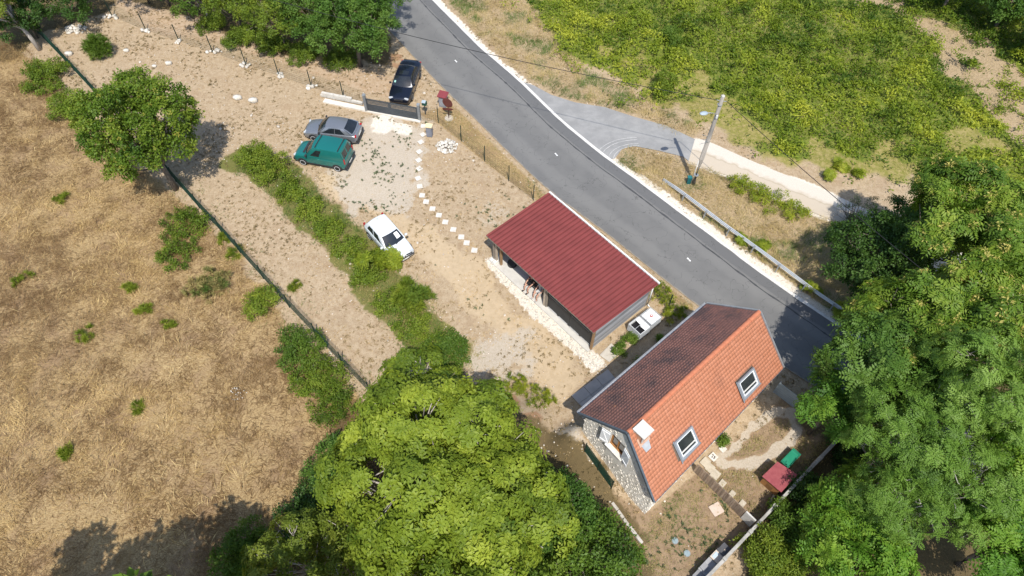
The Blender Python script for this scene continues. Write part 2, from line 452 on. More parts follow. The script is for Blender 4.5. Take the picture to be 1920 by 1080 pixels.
def zone_masks(P):
    x, y = P[:, 0], P[:, 1]
    z = {}
    z['straw'] = sstep(-.6, .6, poly_sd(P, FIELD) + wob(P, 1.2, 2.5, 1))
    vg = np.maximum(sstep(-.4, .5, poly_sd(P, VERGE_E) + wob(P, .8, 1.6, 2)), sstep(-.5, .3, poly_sd(P, VERGE_G) + wob(P, .5, 1.5, 3)))
    z['verge'] = vg
    bare = np.maximum(sstep(-.8, .8, poly_sd(P, BARE_E[0]) + wob(P, 2.2, 3.0, 4)), sstep(-.8, .8, poly_sd(P, BARE_E[1]) + wob(P, 2.2, 3.0, 5)))
    g = sstep(-2.0, 2.0, poly_sd(P, GREEN_E) + wob(P, 3.2, 2.5, 6))
    patch = green_patch(P)
    z['greenfield'] = g * (1 - bare)
    z['green'] = g * (1 - bare * .95) * patch
    z['bare'] = g * bare
    hd = line_dist(P, HEDGE_LINE)
    z['hedge'] = sstep(2.0, .8, hd + wob(P, .7, 1.2, 8))
    z['drive'] = sstep(-2.0, 1.4, poly_sd(P, DRIVE) + wob(P, 2.2, 1.6, 9))
    z['white'] = sstep(-.15, .2, poly_sd(P, WHITE_STRIP) + wob(P, .25, .6, 10))
    sh = line_dist(P, ROAD_R); out = -poly_sd(P, ROAD_POLY)
    shw = .55 + .45 * vnoise(x, y, 6, 11)
    sh = np.where(out > -.05, sstep(shw, shw * .45, out + wob(P, .3, 1.9, 12)), 0) * sstep(1.6, .9, sh)
    z['white'] = np.maximum(z['white'], sh)
    trk = sstep(-.5, .2, poly_sd(P, TRACK_POLY) + wob(P, .45, 2.6, 13))
    z['white'] = np.maximum(z['white'], trk * .9)
    gatew = np.maximum(sstep(1.7, .5, np.hypot(*(P - np.array((-10.236, 39.624))).T) + wob(P, .9, .9, 23)), sstep(1.1, .3, np.hypot(*(P - np.array((-8.493, 39.220))).T) + wob(P, .7, .8, 24)))
    z['white'] = np.maximum(z['white'], .8 * gatew * sstep(.2, -.6, poly_sd(P, NLANE_POLY)))
    rub = sstep(2.6, .8, np.hypot(*((P - np.array((-0.689, 20.258))) / [1.5, 1]).T) + wob(P, 1.3, 1.2, 14)) * .75
    pal = .5 * sstep(2.4, .6, np.hypot(*((P - np.array((-1.426, 31.180))) / [1.2, 1]).T) + wob(P, 1., 1.2, 15))
    z['pale'] = np.maximum(rub, pal); z['pale'] = np.maximum(z['pale'], .7 * sstep(2.2, .6, np.hypot(*(P - np.array([3.0, 13.6])).T) + wob(P, .8, .9, 22)))
    worn = np.maximum(sstep(.36, .08, line_dist(P, YARD_WORN[0]) + wob(P, .2, .5, 16)), sstep(.52, .12, line_dist(P, YARD_WORN[1]) + wob(P, .3, .6, 17)))
    z['pale'] = np.maximum(z['pale'], worn)
    z['sand'] = sstep(-1.2, .8, poly_sd(P, DIRT_PATH) + wob(P, 1.4, 2.2, 21))
    z['yard'] = sstep(-.4, .3, poly_sd(P, YARD))
    z['lane'] = sstep(1.9, .7, line_dist(P, NLANE) + wob(P, .6, 1.5, 18))
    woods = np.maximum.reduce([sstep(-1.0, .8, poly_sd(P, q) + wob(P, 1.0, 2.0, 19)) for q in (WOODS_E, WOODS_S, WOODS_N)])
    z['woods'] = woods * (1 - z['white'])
    z['red'] = sstep(1.0, .2, np.minimum.reduce([np.hypot(*(P - np.array(q)).T) for q in ((-13.322, 31.228), (-11.587, 29.610), (-9.064, 26.974), (-4.998, 20.669), (1.094, 15.404), (-10.240, 47.906), (-9.852, 46.518), (0.191, 16.335))]) + wob(P, .7, 1.0, 20))
    return z
ROAD_POLY = ROAD_L + ROAD_R[::-1]
TRACK_POLY = TRACK_U + TRACK_L[::-1]
NLANE_POLY = FENCE_N + [(-10.074, 44.808), (-12.536, 48.520), (-22.381, 50.659), (-31.677, 54.149)]
Z = zone_masks(P)
inner = (np.abs(P[:, 0]) < 60) & (P[:, 1] > 0) & (P[:, 1] < 68)
hard = np.maximum.reduce([sstep(1.0, 0, -poly_sd(P, q)) for q in (ROAD_POLY, LANE, TRACK_POLY)])
gz = -.03 + .09 * (fbm(P[:, 0], P[:, 1], 1.6, 30, 3) - .5) + .25 * (fbm(P[:, 0], P[:, 1], 9, 31, 2) - .5) * sstep(2, 8, poly_sd(P, FIELD))
gz += .22 * (fbm(P[:, 0], P[:, 1], 2.2, 32, 3) - .3) * Z['greenfield']
gz += .03 * (vnoise(P[:, 0], P[:, 1], .5, 33) - .5) * (1 - hard)
heap = np.array((0.947, 15.400))
strip_ = sstep(-.2, .3, poly_sd(P, STRIP))
gz += .95 * np.exp(-(((P - heap) / [1.25, 1.45]) ** 2).sum(1) * .9) * (1 + .35 * (fbm(P[:, 0], P[:, 1], .9, 34) - .5))
gl0 = np.array([3.886, 14.56]); gd0 = np.array([.6455, -.7638]); gn0 = np.array([-.7638, -.6455])
ss_ = (P - gl0) @ gd0; oo_ = (P - gl0) @ gn0
bank = np.clip(1.65 - .40 * ss_, .12, 1.65) * sstep(2.3, .35, oo_) * sstep(-.6, -.1, oo_) * sstep(-1.5, -.1, ss_) * sstep(5.6, 4.9, ss_)
gz += bank * (1 + .15 * (fbm(P[:, 0], P[:, 1], .8, 35) - .5))
gz = np.where(inner, gz, -.03) * (1 - hard) - .045 * hard
nx, ny = len(gx), len(gy)
GZ = gz.reshape(ny, nx)
def ground_z(Q):
    i = np.clip(np.searchsorted(gx, Q[:, 0]) - 1, 0, nx - 2); j = np.clip(np.searchsorted(gy, Q[:, 1]) - 1, 0, ny - 2)
    a = (Q[:, 0] - gx[i]) / (gx[i + 1] - gx[i]); b = (Q[:, 1] - gy[j]) / (gy[j + 1] - gy[j])
    return (GZ[j, i] * (1 - a) + GZ[j, i + 1] * a) * (1 - b) + (GZ[j + 1, i] * (1 - a) + GZ[j + 1, i + 1] * a) * b
I = np.arange(nx * ny).reshape(ny, nx)
gf = np.stack([I[:-1, :-1], I[:-1, 1:], I[1:, 1:], I[1:, :-1]], -1).reshape(-1, 4)
gme = raw_mesh('ground', np.column_stack([P, gz]), gf, smooth=True)
def col_attr(me, name, r, g, b):
    a = me.attributes.new(name, 'FLOAT_COLOR', 'POINT')
    a.data.foreach_set('color', np.stack([r, g, b, np.ones_like(r)], 1).astype(np.float32).ravel())
fade = inner.astype(float)
col_attr(gme, 'zone_a', np.where(inner, np.maximum(Z['straw'], strip_ * .9), (P[:, 0] < -60) * 1.0), Z['green'] * fade, Z['white'] * fade)
col_attr(gme, 'zone_b', np.maximum(Z['drive'], Z['pale']) * fade, Z['woods'] * fade, Z['red'] * fade)
col_attr(gme, 'zone_c', np.maximum(Z['bare'], Z['verge']) * fade, Z['hedge'] * fade, Z['greenfield'] * fade)
col_attr(gme, 'zone_d', Z['yard'] * fade, Z['lane'] * fade, Z['sand'] * fade)

t = NT('ground_soil')
co = t.tc.outputs['Object']
nA = t.noise(.55, 6, .6); nB = t.noise(3.0, 7, .65); nC = t.noise(14, 6, .7); nD = t.noise(45, 4, .7)
nF = t.noise(9.0, 6, .7, stretch=(1.0, 2.2, 1.0))
def splt(nm):
    a = t.attr(nm); s = t.n('SeparateColor'); t.t.links.new(a.outputs['Color'], s.inputs[0]); return s.outputs
za, zb, zc, zd = splt('zone_a'), splt('zone_b'), splt('zone_c'), splt('zone_d')
def msk(z, amt=.7, nz=None, lo=.35, hi=.65):
    q = t.math('MULTIPLY_ADD', t.math('SUBTRACT', nz or nB, .5), amt, z)
    return t.step(q, lo, hi)
dirt = t.mix(t.step(nB, .35, .65), (.37, .275, .175), (.45, .35, .235))
dirt = t.mix(t.math('MULTIPLY', t.step(nA, .52, .72), .6), dirt, (.335, .235, .145))
dirt = t.mix(t.math('MULTIPLY', t.step(t.noise(6.5, 6, .75), .53, .66), .7), dirt, (.27, .18, .095))
dirt = t.mix(t.math('MULTIPLY', t.step(nC, .55, .64), .7), dirt, (.20, .135, .07))       # dead litter flecks
dirt = t.mix(t.math('MULTIPLY', t.step(nD, .60, .70), .55), dirt, (.56, .50, .41))        # pale grit
lane = t.mix(t.step(nB, .4, .62), (.45, .34, .235), (.38, .27, .17))
c = t.mix(msk(zd[1]), dirt, lane)
c = t.mix(t.math('MULTIPLY', msk(zd[2], .8), .75), c, t.mix(t.step(nB, .4, .62), (.54, .42, .275), (.46, .35, .22)))
straw = t.mix(t.step(nF, .35, .68), (.25, .165, .080), (.47, .345, .175))
straw = t.mix(t.math('MULTIPLY', t.step(nA, .45, .7), .7), straw, (.25, .165, .10))
c = t.mix(msk(za[0]), c, straw)
bare = t.mix(t.step(nC, .4, .62), (.31, .225, .13), (.44, .34, .215))
gf_ = t.mix(t.step(nB, .4, .65), (.21, .20, .05), (.33, .27, .11))
c = t.mix(msk(zc[2]), c, gf_)
c = t.mix(msk(zc[0]), c, bare)
green = t.mix(t.step(nB, .38, .64), (.10, .14, .022), (.19, .21, .04))
c = t.mix(msk(za[1], .9), c, green)
drive = t.mix(t.step(nC, .4, .64), (.50, .435, .35), (.415, .35, .27))
drive = t.mix(t.math('MULTIPLY', t.step(nB, .5, .68), .5), drive, (.42, .345, .25))
c = t.mix(t.math('MULTIPLY', msk(zb[0], .8), .9), c, drive)
yard = t.mix(t.step(nB, .4, .62), (.30, .21, .13), (.20, .135, .08))
c = t.mix(t.math('MULTIPLY', t.math('SUBTRACT', msk(zd[0], .3), msk(zb[0], .8), clamp=True), .85), c, yard)
c = t.mix(t.math('MULTIPLY', msk(zb[2], .7), .75), c, t.mix(nC, (.26, .13, .07), (.35, .2, .11)))
c = t.mix(msk(zc[1], .7), c, t.mix(nB, (.12, .135, .035), (.19, .17, .06)))
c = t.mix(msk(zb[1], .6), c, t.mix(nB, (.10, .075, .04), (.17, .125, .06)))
white = t.mix(t.step(nC, .38, .62), (.74, .68, .59), (.60, .53, .43))
c = t.mix(msk(za[2], .7), c, white)
bmp = t.bump(t.math('ADD', nC, t.math('MULTIPLY', nD, .5)), .8, .05)
ground_mat = t.finish(c, .95, 0, .1, bmp)
ground = link('ground', gme, ground_mat); tag(ground, 'dry sandy ground with gravel and litter around the house', kind='structure')

# ------------------------------------------------------------------ road, lane, track
def resample(pts, n):
    p = np.array([q[:2] for q in pts]); d = np.concatenate([[0], np.cumsum(np.hypot(*np.diff(p, axis=0).T))])
    s = np.linspace(0, d[-1], n)
    # smoothed by a short running mean so that the kerb lines bend gently
    q = np.stack([np.interp(s, d, p[:, 0]), np.interp(s, d, p[:, 1])], 1)
    for _ in range(3): q[1:-1] = (q[:-2] + 2 * q[1:-1] + q[2:]) / 4
    return q
def match(a, b):
    """for each point of a, the nearest point on dense polyline b"""
    d = ((a[:, None] - b[None]) ** 2).sum(-1).argmin(1)
    return b[d]
rr = resample(ROAD_R, 90); rl = match(rr, resample(ROAD_L, 1500))
for _ in range(2): rl[1:-1] = (rl[:-2] + 2 * rl[1:-1] + rl[2:]) / 4
def strip(name, a, b, z, m, material, jag=0.0):
    u = np.linspace(0, 1, m)
    V = a[:, None] * (1 - u[None, :, None]) + b[:, None] * u[None, :, None]
    if jag: V[:, 0] += RNG.normal(0, jag, V[:, 0].shape)
    v = np.concatenate([V, np.full(V.shape[:2] + (1,), z)], -1).reshape(-1, 3)
    n = len(a); J = np.arange(n * m).reshape(n, m)
    f = np.stack([J[:-1, :-1], J[:-1, 1:], J[1:, 1:], J[1:, :-1]], -1).reshape(-1, 4)
    c0 = V[0, 0]; 
    if np.cross(V[1, 0] - V[0, 0], V[0, -1] - V[0, 0]) < 0: f = f[:, ::-1]
    me = raw_mesh(name, v, f, np.tile(u, n), attr='across')
    o = link(name, me, material); o['kind'] = 'structure'
    return o
t = NT('asphalt')
ac = t.attr('across').outputs['Fac']
n1 = t.noise(.35, 4, .5); n2 = t.noise(40, 4, .7); n3 = t.noise(2.2, 5, .6, stretch=(1, 1, 1))
wt = t.math('SINE', t.math('MULTIPLY_ADD', ac, 12.566 * 1.0, -1.3))
base = t.mix(t.step(t.noise(.5, 7, .6), .30, .70), (.138, .136, .132), (.162, .159, .152))
base = t.mix(t.math('MULTIPLY', t.step(t.math('MULTIPLY_ADD', t.math('SUBTRACT', n3, .5), .9, wt), .0, 1.0), .5), base, (.195, .191, .181))
base = t.mix(t.step(ac, .82, .835), base, (.128, .127, .126))
base = t.mix(t.math('MULTIPLY', t.step(n2, .55, .75), .25), base, (.22, .22, .215))
base = t.mix(t.math('MULTIPLY', t.step(t.noise(5, 6, .7), .68, .78), .3), base, (.27, .262, .25))
crk = t.math('ABSOLUTE', t.math('SUBTRACT', t.noise(.7, 3, .5), .5))
base = t.mix(t.math('MULTIPLY', t.step(crk, .006, .001), .55), base, (.075, .074, .072))
edge = t.math('ABSOLUTE', t.math('MULTIPLY_ADD', ac, 2.0, -1.0))
base = t.mix(t.math('MULTIPLY', t.step(t.math('MULTIPLY_ADD', t.math('SUBTRACT', n3, .5), .10, edge), .955, 1.0), .7), base, (.36, .30, .22))
asphalt = t.finish(base, .85, 0, .25, t.bump(n2, .35, .01))
tag(strip('road', rl, rr - unit(rr - rl) * .02, .02, 9, asphalt), 'grey asphalt country road running past shed and house')
u_ = unit(rl - rr)
white_paint = mat('road_paint', (.66, .64, .60), (.52, .50, .46), 6, .8, lo=.4, hi=.7)
tag(strip('edge_line', rr + u_ * .13, rr - u_ * .10, .028, 2, white_paint, .012), 'whitish strip along the far edge of the road')
tar = mat('tar', (.05, .05, .052), (.09, .09, .09), 3, .6)
sv = resample(ROAD_R, 420); su = np.zeros_like(sv); tg = unit(np.gradient(sv, axis=0)); nrm2 = np.stack([-tg[:, 1], tg[:, 0]], 1)
if ((match(sv[200:201], rl) - sv[200]) @ nrm2[200:201].T)[0, 0] < 0: nrm2 = -nrm2
wv = .035 + .05 * np.maximum(0, vnoise(np.arange(420), np.zeros(420), 2.0, 3) - .45) * 2
cen = sv + nrm2 * (1.12 + .05 * (vnoise(np.arange(420), np.zeros(420), 5.0, 8)[:, None] - .5))
tag(strip('tar_seam', cen - nrm2 * wv[:, None], cen + nrm2 * wv[:, None], .026, 2, tar), 'black tar seam between two strips of asphalt')

t = NT('lane_asphalt')
n1 = t.noise(.8, 5, .6); n2 = t.noise(30, 5, .7)
base = t.mix(t.step(n1, .35, .65), (.235, .232, .226), (.295, .29, .28))
base = t.mix(t.math('MULTIPLY', t.step(t.noise(1.6, 6, .7, stretch=(.5, 1.6, 1)), .45, .68), .6), base, (.235, .235, .232))
base = t.mix(t.math('MULTIPLY', t.step(n2, .5, .7), .4), base, (.40, .39, .37))
lane_m = t.finish(base, .9, 0, .2, t.bump(n2, .4, .01))
def flat(name, poly, z, material, label):
    import mathutils
    tri = mathutils.geometry.tessellate_polygon([[Vector((p[0], p[1], 0)) for p in poly]])
    v = [(p[0], p[1], z) for p in poly]
    f = np.array(tri)
    a, b, c_ = (np.array([v[i] for i in f[:, k]]) for k in range(3))
    up = np.cross(b - a, c_ - a)[:, 2] > 0
    f = np.where(up[:, None], f, f[:, ::-1])
    o = link(name, raw_mesh(name, np.array(v), f), material); tag(o, label, kind='structure'); return o
flat('side_lane', LANE, .012, lane_m, 'pale grey side lane branching off the road')
tu = resample(TRACK_U, 60); tl = match(tu, resample(TRACK_L, 800))
t = NT('limestone_track')
ac = t.attr('across').outputs['Fac']; n2 = t.noise(20, 6, .7); n3 = t.noise(1.3, 6, .6)
base = t.mix(t.step(n2, .38, .62), (.62, .57, .49), (.52, .465, .39))
base = t.mix(t.step(t.math('MULTIPLY_ADD', t.math('SUBTRACT', n3, .5), .5, ac), .34, .52), base, t.mix(n2, (.53, .46, .37), (.44, .37, .28)))
base = t.mix(t.math('MULTIPLY', t.step(t.math('ABSOLUTE', t.math('SUBTRACT', t.math('MULTIPLY_ADD', n3, .25, ac), .62)), .04, .0), .5), base, (.33, .27, .19))
track_m = t.finish(base, .95, 0, .1, t.bump(n2, .6, .03))
tag(strip('gravel_track', tu, tl, .004, 8, track_m), 'white limestone gravel track beyond the utility pole')
# curved tyre marks on the lane mouth
tm = mat('tyre_dust', (.43, .42, .40), (.33, .33, .32), 3, .9, lo=.45, hi=.6)
for k, off in enumerate((0, .35, .9, 1.25)):
    c0 = np.array((9.334, 37.065)); r0 = 2.55 - off * .75
    th = np.linspace(R(95), R(178), 26); cc = np.stack([c0[0] + r0 * 1.35 * np.cos(th), c0[1] - .6 + r0 * np.sin(th) * .95], 1)
    dirv = unit(cc - c0)
    tag(strip('tyre_mark', cc - dirv * .03, cc + dirv * .03, .017, 2, tm, .01), 'pale curved tyre mark on the lane mouth')
# sprayed white survey marks on the road
for (px, lab) in (((-5.128, 47.426), 'small white painted mark on the road beside the dark car'), ((2.974, 36.814), 'small white painted mark on the road opposite the side lane'), ((11.495, 27.388), 'small white painted mark on the road by the red roofed shed')):
    b = MB(); x, y = px[0], px[1]
    for dx, dy in ((-.06, .07), (.04, -.08)):
        b.add([(x + dx - .07, y + dy + .02, .027), (x + dx + .02, y + dy - .09, .027), (x + dx + .085, y + dy - .02, .027), (x + dx, y + dy + .095, .027)], [(0, 1, 2, 3)])
    o = b.build('road_mark', mat('bright_paint', (.85, .85, .83))); tag(o, lab, kind='structure')
# concrete terrace strip foundation etc. come with their things

# ------------------------------------------------------------------ house
hU = np.array([.72812, .68545, 0]); hD = np.array([.6455, -.7638, 0])       # along the ridge, across it towards the yard
CW = dict(WL=(3.555, 14.55, 3.734), WR=(7.011, 10.461, 3.048), WT=(5.448, 12.575, 6.027), EL=(10.865, 21.337, 3.734), ET=(12.697, 19.399, 6.027), ER=(14.593, 17.83, 3.048))
CW = {k: np.array(v) for k, v in CW.items()}
house = thing('stone_house', 'old stone house with a steep orange tiled roof, two skylights and a stub chimney', 'house', tuple((5.694, 13.701)) + (0,))
t = NT('render_wall')
n1 = t.noise(1.2, 6, .65); n2 = t.noise(9, 6, .7)
cc = t.mix(t.step(n1, .35, .65), (.76, .72, .65), (.62, .58, .51)); cc = t.mix(t.math('MULTIPLY', t.step(n2, .55, .7), .5), cc, (.40, .37, .31))
wall_m = t.finish(cc, .95, 0, .1, t.bump(n2, .7, .05))
stone_m = mat('rubble_stone', (.74, .69, .61), (.60, .555, .48), 2.2, .95, bump=.5, bscale=12, tint=.22)
ins = .16
def inset(k, du, dd, z):
    p = CW[k] + hU * du + hD * dd; return (p[0], p[1], z)
zL, zR, zT = 3.60, 2.92, 5.88
gW = dict(l=inset('WL', .26, .22, 0), r=inset('WR', .26, -.16, 0), t=inset('WT', .26, 0, 0))
gE = dict(l=inset('EL', -.2, .22, 0), r=inset('ER', -.2, -.16, 0), t=inset('ET', -.2, 0, 0))
def up(p, z): return (p[0], p[1], z)
b = MB()
b.add([up(gW['l'], -.2), up(gE['l'], -.2), up(gE['l'], zL), up(gW['l'], zL)], [(0, 3, 2, 1)])
b.add([up(gW['r'], -.2), up(gE['r'], -.2), up(gE['r'], zR), up(gW['r'], zR)], [(0, 1, 2, 3)])
b.add([up(gE['l'], -.2), up(gE['r'], -.2), up(gE['r'], zR), up(gE['t'], zT), up(gE['l'], zL)], [(0, 4, 3, 2, 1)])
# gable towards the meadow, with a real window opening between s0..s1 / z0..z1
gl_ = np.array(gW['l'][:2]); gr_ = np.array(gW['r'][:2]); gd = unit(gr_ - gl_); gw = np.hypot(*(gr_ - gl_)); gn = np.array([gd[1], -gd[0]])
if gn @ hU[:2] > 0: gn = -gn                                                   # outward
st = float((np.array(gW['t'][:2]) - gl_) @ gd)
def gp(s, z, o=0.0):
    p = gl_ + gd * s + gn * o; return (p[0], p[1], z)
def roofz(s): return zL + (zT - zL) * s / st if s < st else zT + (zR - zT) * (s - st) / (gw - st)
s0, s1, z0, z1 = 1.72, 2.62, 3.12, 4.42
b.add([gp(0, -.2), gp(s0, -.2), gp(s0, roofz(s0)), gp(0, zL)], [(0, 1, 2, 3)])
b.add([gp(s1, -.2), gp(gw, -.2), gp(gw, zR), gp(st, zT) if st > s1 else gp(s1, roofz(s1)), gp(s1, roofz(s1))], [(0, 1, 2, 3, 4)] if st > s1 else [(0, 1, 2, 4)])
b.add([gp(s0, -.2), gp(s1, -.2), gp(s1, z0), gp(s0, z0)], [(0, 1, 2, 3)])
b.add([gp(s0, z1), gp(s1, z1), gp(s1, roofz(s1)), gp(s0, roofz(s0))] if st > s1 or st < s0 else [gp(s0, z1), gp(s1, z1), gp(s1, roofz(s1)), gp(st, zT), gp(s0, roofz(s0))], [(0, 1, 2, 3)] if st > s1 or st < s0 else [(0, 1, 2, 3, 4)])
for (a_, c_) in (((s0, z0), (s0, z1)), ((s0, z1), (s1, z1)), ((s1, z1), (s1, z0)), ((s1, z0), (s0, z0))):
    b.add([gp(*a_), gp(*c_), gp(*c_, -.22), gp(*a_, -.22)], [(0, 1, 2, 3)])
b.build('wall', wall_m, house)
# window in the opening
wf = MB(); brown = mat('orange_wood', (.42, .19, .05), (.30, .13, .04), 6, .6)
for (a_, c_) in (((s0, z0), (s0 + .07, z1)), ((s1 - .07, z0), (s1, z1)), ((s0 + .07, z0), (s1 - .07, z0 + .09)), ((s0 + .07, z1 - .07), (s1 - .07, z1)), (((s0 + s1) / 2 - .03, z0 + .09), ((s0 + s1) / 2 + .03, z1 - .07))):
    wf.slab([gp(a_[0], a_[1], -.15), gp(c_[0], a_[1], -.15), gp(c_[0], c_[1], -.15), gp(a_[0], c_[1], -.15)], (gn[0], gn[1], 0), .06)
win = wf.build('window', brown, house)
MB().add([gp(s0, z0, -.16), gp(s1, z0, -.16), gp(s1, z1, -.16), gp(s0, z1, -.16)], [(0, 1, 2, 3)]).build('pane', mat('dark_glass', (.02, .024, .028), (.03, .035, .04), 3, .06, spec=.6), win)
MB().slab([gp(s0 - .12, z0 - .10, 0.002), gp(s1 + .12, z0 - .10, 0.002), gp(s1 + .12, z0 - .005, .002), gp(s0 - .12, z0 - .005, .002)], (gn[0], gn[1], 0), .16).build('sill', mat('white_stone', (.72, .69, .63), (.6, .57, .5), 5, .8), win)
MB().slab([gp(s0 - .05, z0 - .95, 0.003), gp(s1 + .2, z0 - .95, .003), gp(s1 + .2, z0 - .11, .003), gp(s0 - .05, z0 - .11, .003)], (gn[0], gn[1], 0), .03).build('apron_panel', mat('white_stone', (.72, .69, .63)), house)
shut_m = mat('white_shutter', (.76, .77, .77), (.68, .69, .69), 8, .55)
for side in (-1, 1):
    hinge = s0 - .02 if side < 0 else s1 + .02
    dr = np.array([gd[0] * side, gd[1] * side]) * .82 + gn * .22; dr = unit(dr)
    h0 = np.array(gp(hinge, 0, .03)); wS = .50
    sh = house
    brd = MB(); pan = None
    def sp(u, z, o=0.0):
        nn = np.array([-dr[1], dr[0]]); nn = nn if nn @ gn > 0 else -nn
        p = h0[:2] + dr * u + nn * o; return (p[0], p[1], z)
    nn = np.array([-dr[1], dr[0]]); nn = nn if nn @ gn > 0 else -nn
    brd.slab([sp(0, z0), sp(wS, z0), sp(wS, z1 + .02), sp(0, z1 + .02)], (nn[0], nn[1], 0), .03)
    so = brd.build('shutter', shut_m, house)
    br = MB()
    for zz in (z0 + .12, z1 - .22): br.slab([sp(.02, zz, .031), sp(wS - .02, zz, .031), sp(wS - .02, zz + .1, .031), sp(.02, zz + .1, .031)], (nn[0], nn[1], 0), .02)
    br.slab([sp(.03, z0 + .23, .031), sp(.12, z0 + .23, .031), sp(wS - .03, z1 - .23, .031), sp(wS - .12, z1 - .23, .031)], (nn[0], nn[1], 0), .02)
    br.build('brace', mat('shutter_brace', (.84, .84, .84), (.78, .78, .78)), so)
# rubble stones of the gable: hundreds of small ones, joined
rk = [tmpl_rock(RNG, 1.1, .8, .5) for _ in range(6)]
S = []; 
for _ in range(5200):
    s = RNG.uniform(0.02, gw - .02); z = RNG.uniform(0, 5.6)
    if z > roofz(s) - .15 or (s0 - .6 < s < s1 + .6 and z0 - 1.05 < z < z1 + .05): continue
    smooth_patch = (s > 2.7 and z > 2.6) or (vnoise(s, z, .8, 5) > .78)
    if smooth_patch and RNG.random() < .93: continue
    if all(abs(s - q[0]) > (q[2] + .5) * .17 or abs(z - q[1]) > .115 for q in S[-900:]): S.append((s, z, RNG.uniform(.5, 1.1)))
S = np.array(S)
pos = np.array([gp(s, z, .0) for s, z, q in S])
sv_, sf_, st_ = stamp(rk, pos, np.tile([gn[0], gn[1], 0], (len(S), 1)), np.stack([S[:, 2] * .10, S[:, 2] * .08, S[:, 2] * .05], 1), RNG.uniform(.1, .9, len(S)), RNG)
o = link('rubble_stones', raw_mesh('rubble_stones', sv_ - OFF[house.name], sf_, st_), stone_m, house); o['kind'] = 'stuff'
# stones of the yard-side wall foot and of the corner
pts = []
for i in range(260):
    u = RNG.random(); z = RNG.uniform(0, 2.8)
    p = np.array(gW['r'][:2]) * (1 - u) + np.array(gE['r'][:2]) * u; pts.append((p[0] + hD[0] * .0, p[1], z))
pts = np.array(pts); sv_, sf_, st_ = stamp(rk, pts, np.tile(hD, (len(pts), 1)), np.tile([.12, .09, .05], (len(pts), 1)) * RNG.uniform(.6, 1.2, (len(pts), 1)), RNG.uniform(.2, .9, len(pts)), RNG)
o = link('wall_stones', raw_mesh('wall_stones', sv_ - OFF[house.name], sf_, st_), stone_m, house); o['kind'] = 'stuff'

# roof: interlocking tiles, each with its roll and drip edge
def tile_slope(name, A, B, Cc, Dd, material, rows, width, seed, keep=lambda u, v: True):
    """A,B ridge ends; Cc,Dd eave ends below A,B"""
    rng = np.random.default_rng(seed)
    A, B, Cc, Dd = map(np.array, (A, B, Cc, Dd))
    n = np.cross(B - A, Cc - A); n = n / np.linalg.norm(n); n = n if n[2] > 0 else -n
    cols = int(round(np.linalg.norm(B - A) / width)); V = []; F = []; T = []
    prof = [(0.0, .002), (.2, .014), (.42, .020), (.62, .013), (.8, .003), (1.0, .002)]
    k = len(prof)
    for r in range(rows):
        for c_ in range(cols):
            u0, u1 = c_ / cols, (c_ + 1) / cols; v0, v1 = r / rows, (r + 1.06) / rows
            if not keep((u0 + u1) / 2, (r + .5) / rows): continue
            jz = rng.normal(0, .002); ju = rng.normal(0, .0003); b0 = len(V)
            for (vv, lift) in ((v0, .0), (v1, .014 + jz)):
                for (pu, h) in prof:
                    u = u0 + (u1 - u0) * pu + ju
                    p = (A * (1 - u) + B * u) * (1 - vv) + (Cc * (1 - u) + Dd * u) * vv + n * (h + lift + .03)
                    V.append(p)
            for (pu, h) in prof:
                V.append(V[b0 + k + prof.index((pu, h))] - n * .03)
            for q in range(k - 1):
                F.append((b0 + q, b0 + k + q, b0 + k + q + 1, b0 + q + 1)); F.append((b0 + k + q, b0 + 2 * k + q, b0 + 2 * k + q + 1, b0 + k + q + 1))
            T += [float(np.clip(rng.normal(.5, .2), 0, 1))] * (3 * k)
    V = np.array(V); F = np.array(F)
    a, b_, c_ = V[F[0, 0]], V[F[0, 1]], V[F[0, 2]]
    if np.cross(b_ - a, c_ - a) @ n < 0: F = F[:, ::-1]
    o = link(name, raw_mesh(name, V - OFF[house.name], F, T), material, house); o['kind'] = 'stuff'
    # deck just under the tiles
    MB().slab([A - n * .10, B - n * .10, Dd - n * .10, Cc - n * .10], n, .11).build('roof_deck', mat('roof_batten', (.16, .12, .09)), house)
    return n
def tile_mat(name, stops, moss, mlo, mhi):
    t = NT(name); a = t.attr('tint').outputs['Fac']
    c = t.ramp(a, stops)
    n1 = t.noise(.75, 6, .65); n2 = t.noise(7, 6, .75)
    c = t.mix(t.math('MULTIPLY', t.step(t.math('MULTIPLY_ADD', n2, .35, n1), mlo, mhi), .8), c, moss)
    c = t.mix(t.math('MULTIPLY', t.step(n2, .52, .72), .3), c, tuple(x * .7 for x in stops[0][1]))
    return t.finish(c, .85, 0, .2, t.bump(t.noise(30, 4, .7), .3, .01))
orange = tile_mat('orange_tile', [(0, (.45, .180, .100)), (.5, (.48, .198, .112)), (1, (.52, .225, .135))], (.36, .155, .095), .70, .95)
maroon = tile_mat('weathered_tile', [(0, (.43, .195, .138)), (.55, (.51, .232, .166)), (.95, (.55, .25, .18)), (1, (.58, .25, .15))], (.18, .125, .11), .64, .86)
skyl = [(1.98, 3.30, 2.18, 3.30), (6.86, 8.22, 2.25, 3.32)]
Ls = 9.956; Ss = 3.95
def keepY(u, v):
    du, dv = u * 10.1, v * Ss
    return not any(a - .02 < du < b_ + .02 and c_ < dv < d_ + .02 for a, b_, c_, d_ in skyl)
ext = lambda k, du: CW[k] + hU * du
nSE = tile_slope('orange_roof_tiles', CW['WT'], CW['ET'], CW['WR'], CW['ER'], orange, 18, .178, 3, keepY)
nNW = tile_slope('weathered_roof_tiles', CW['ET'], CW['WT'], CW['EL'], CW['WL'], maroon, 18, .178, 4)
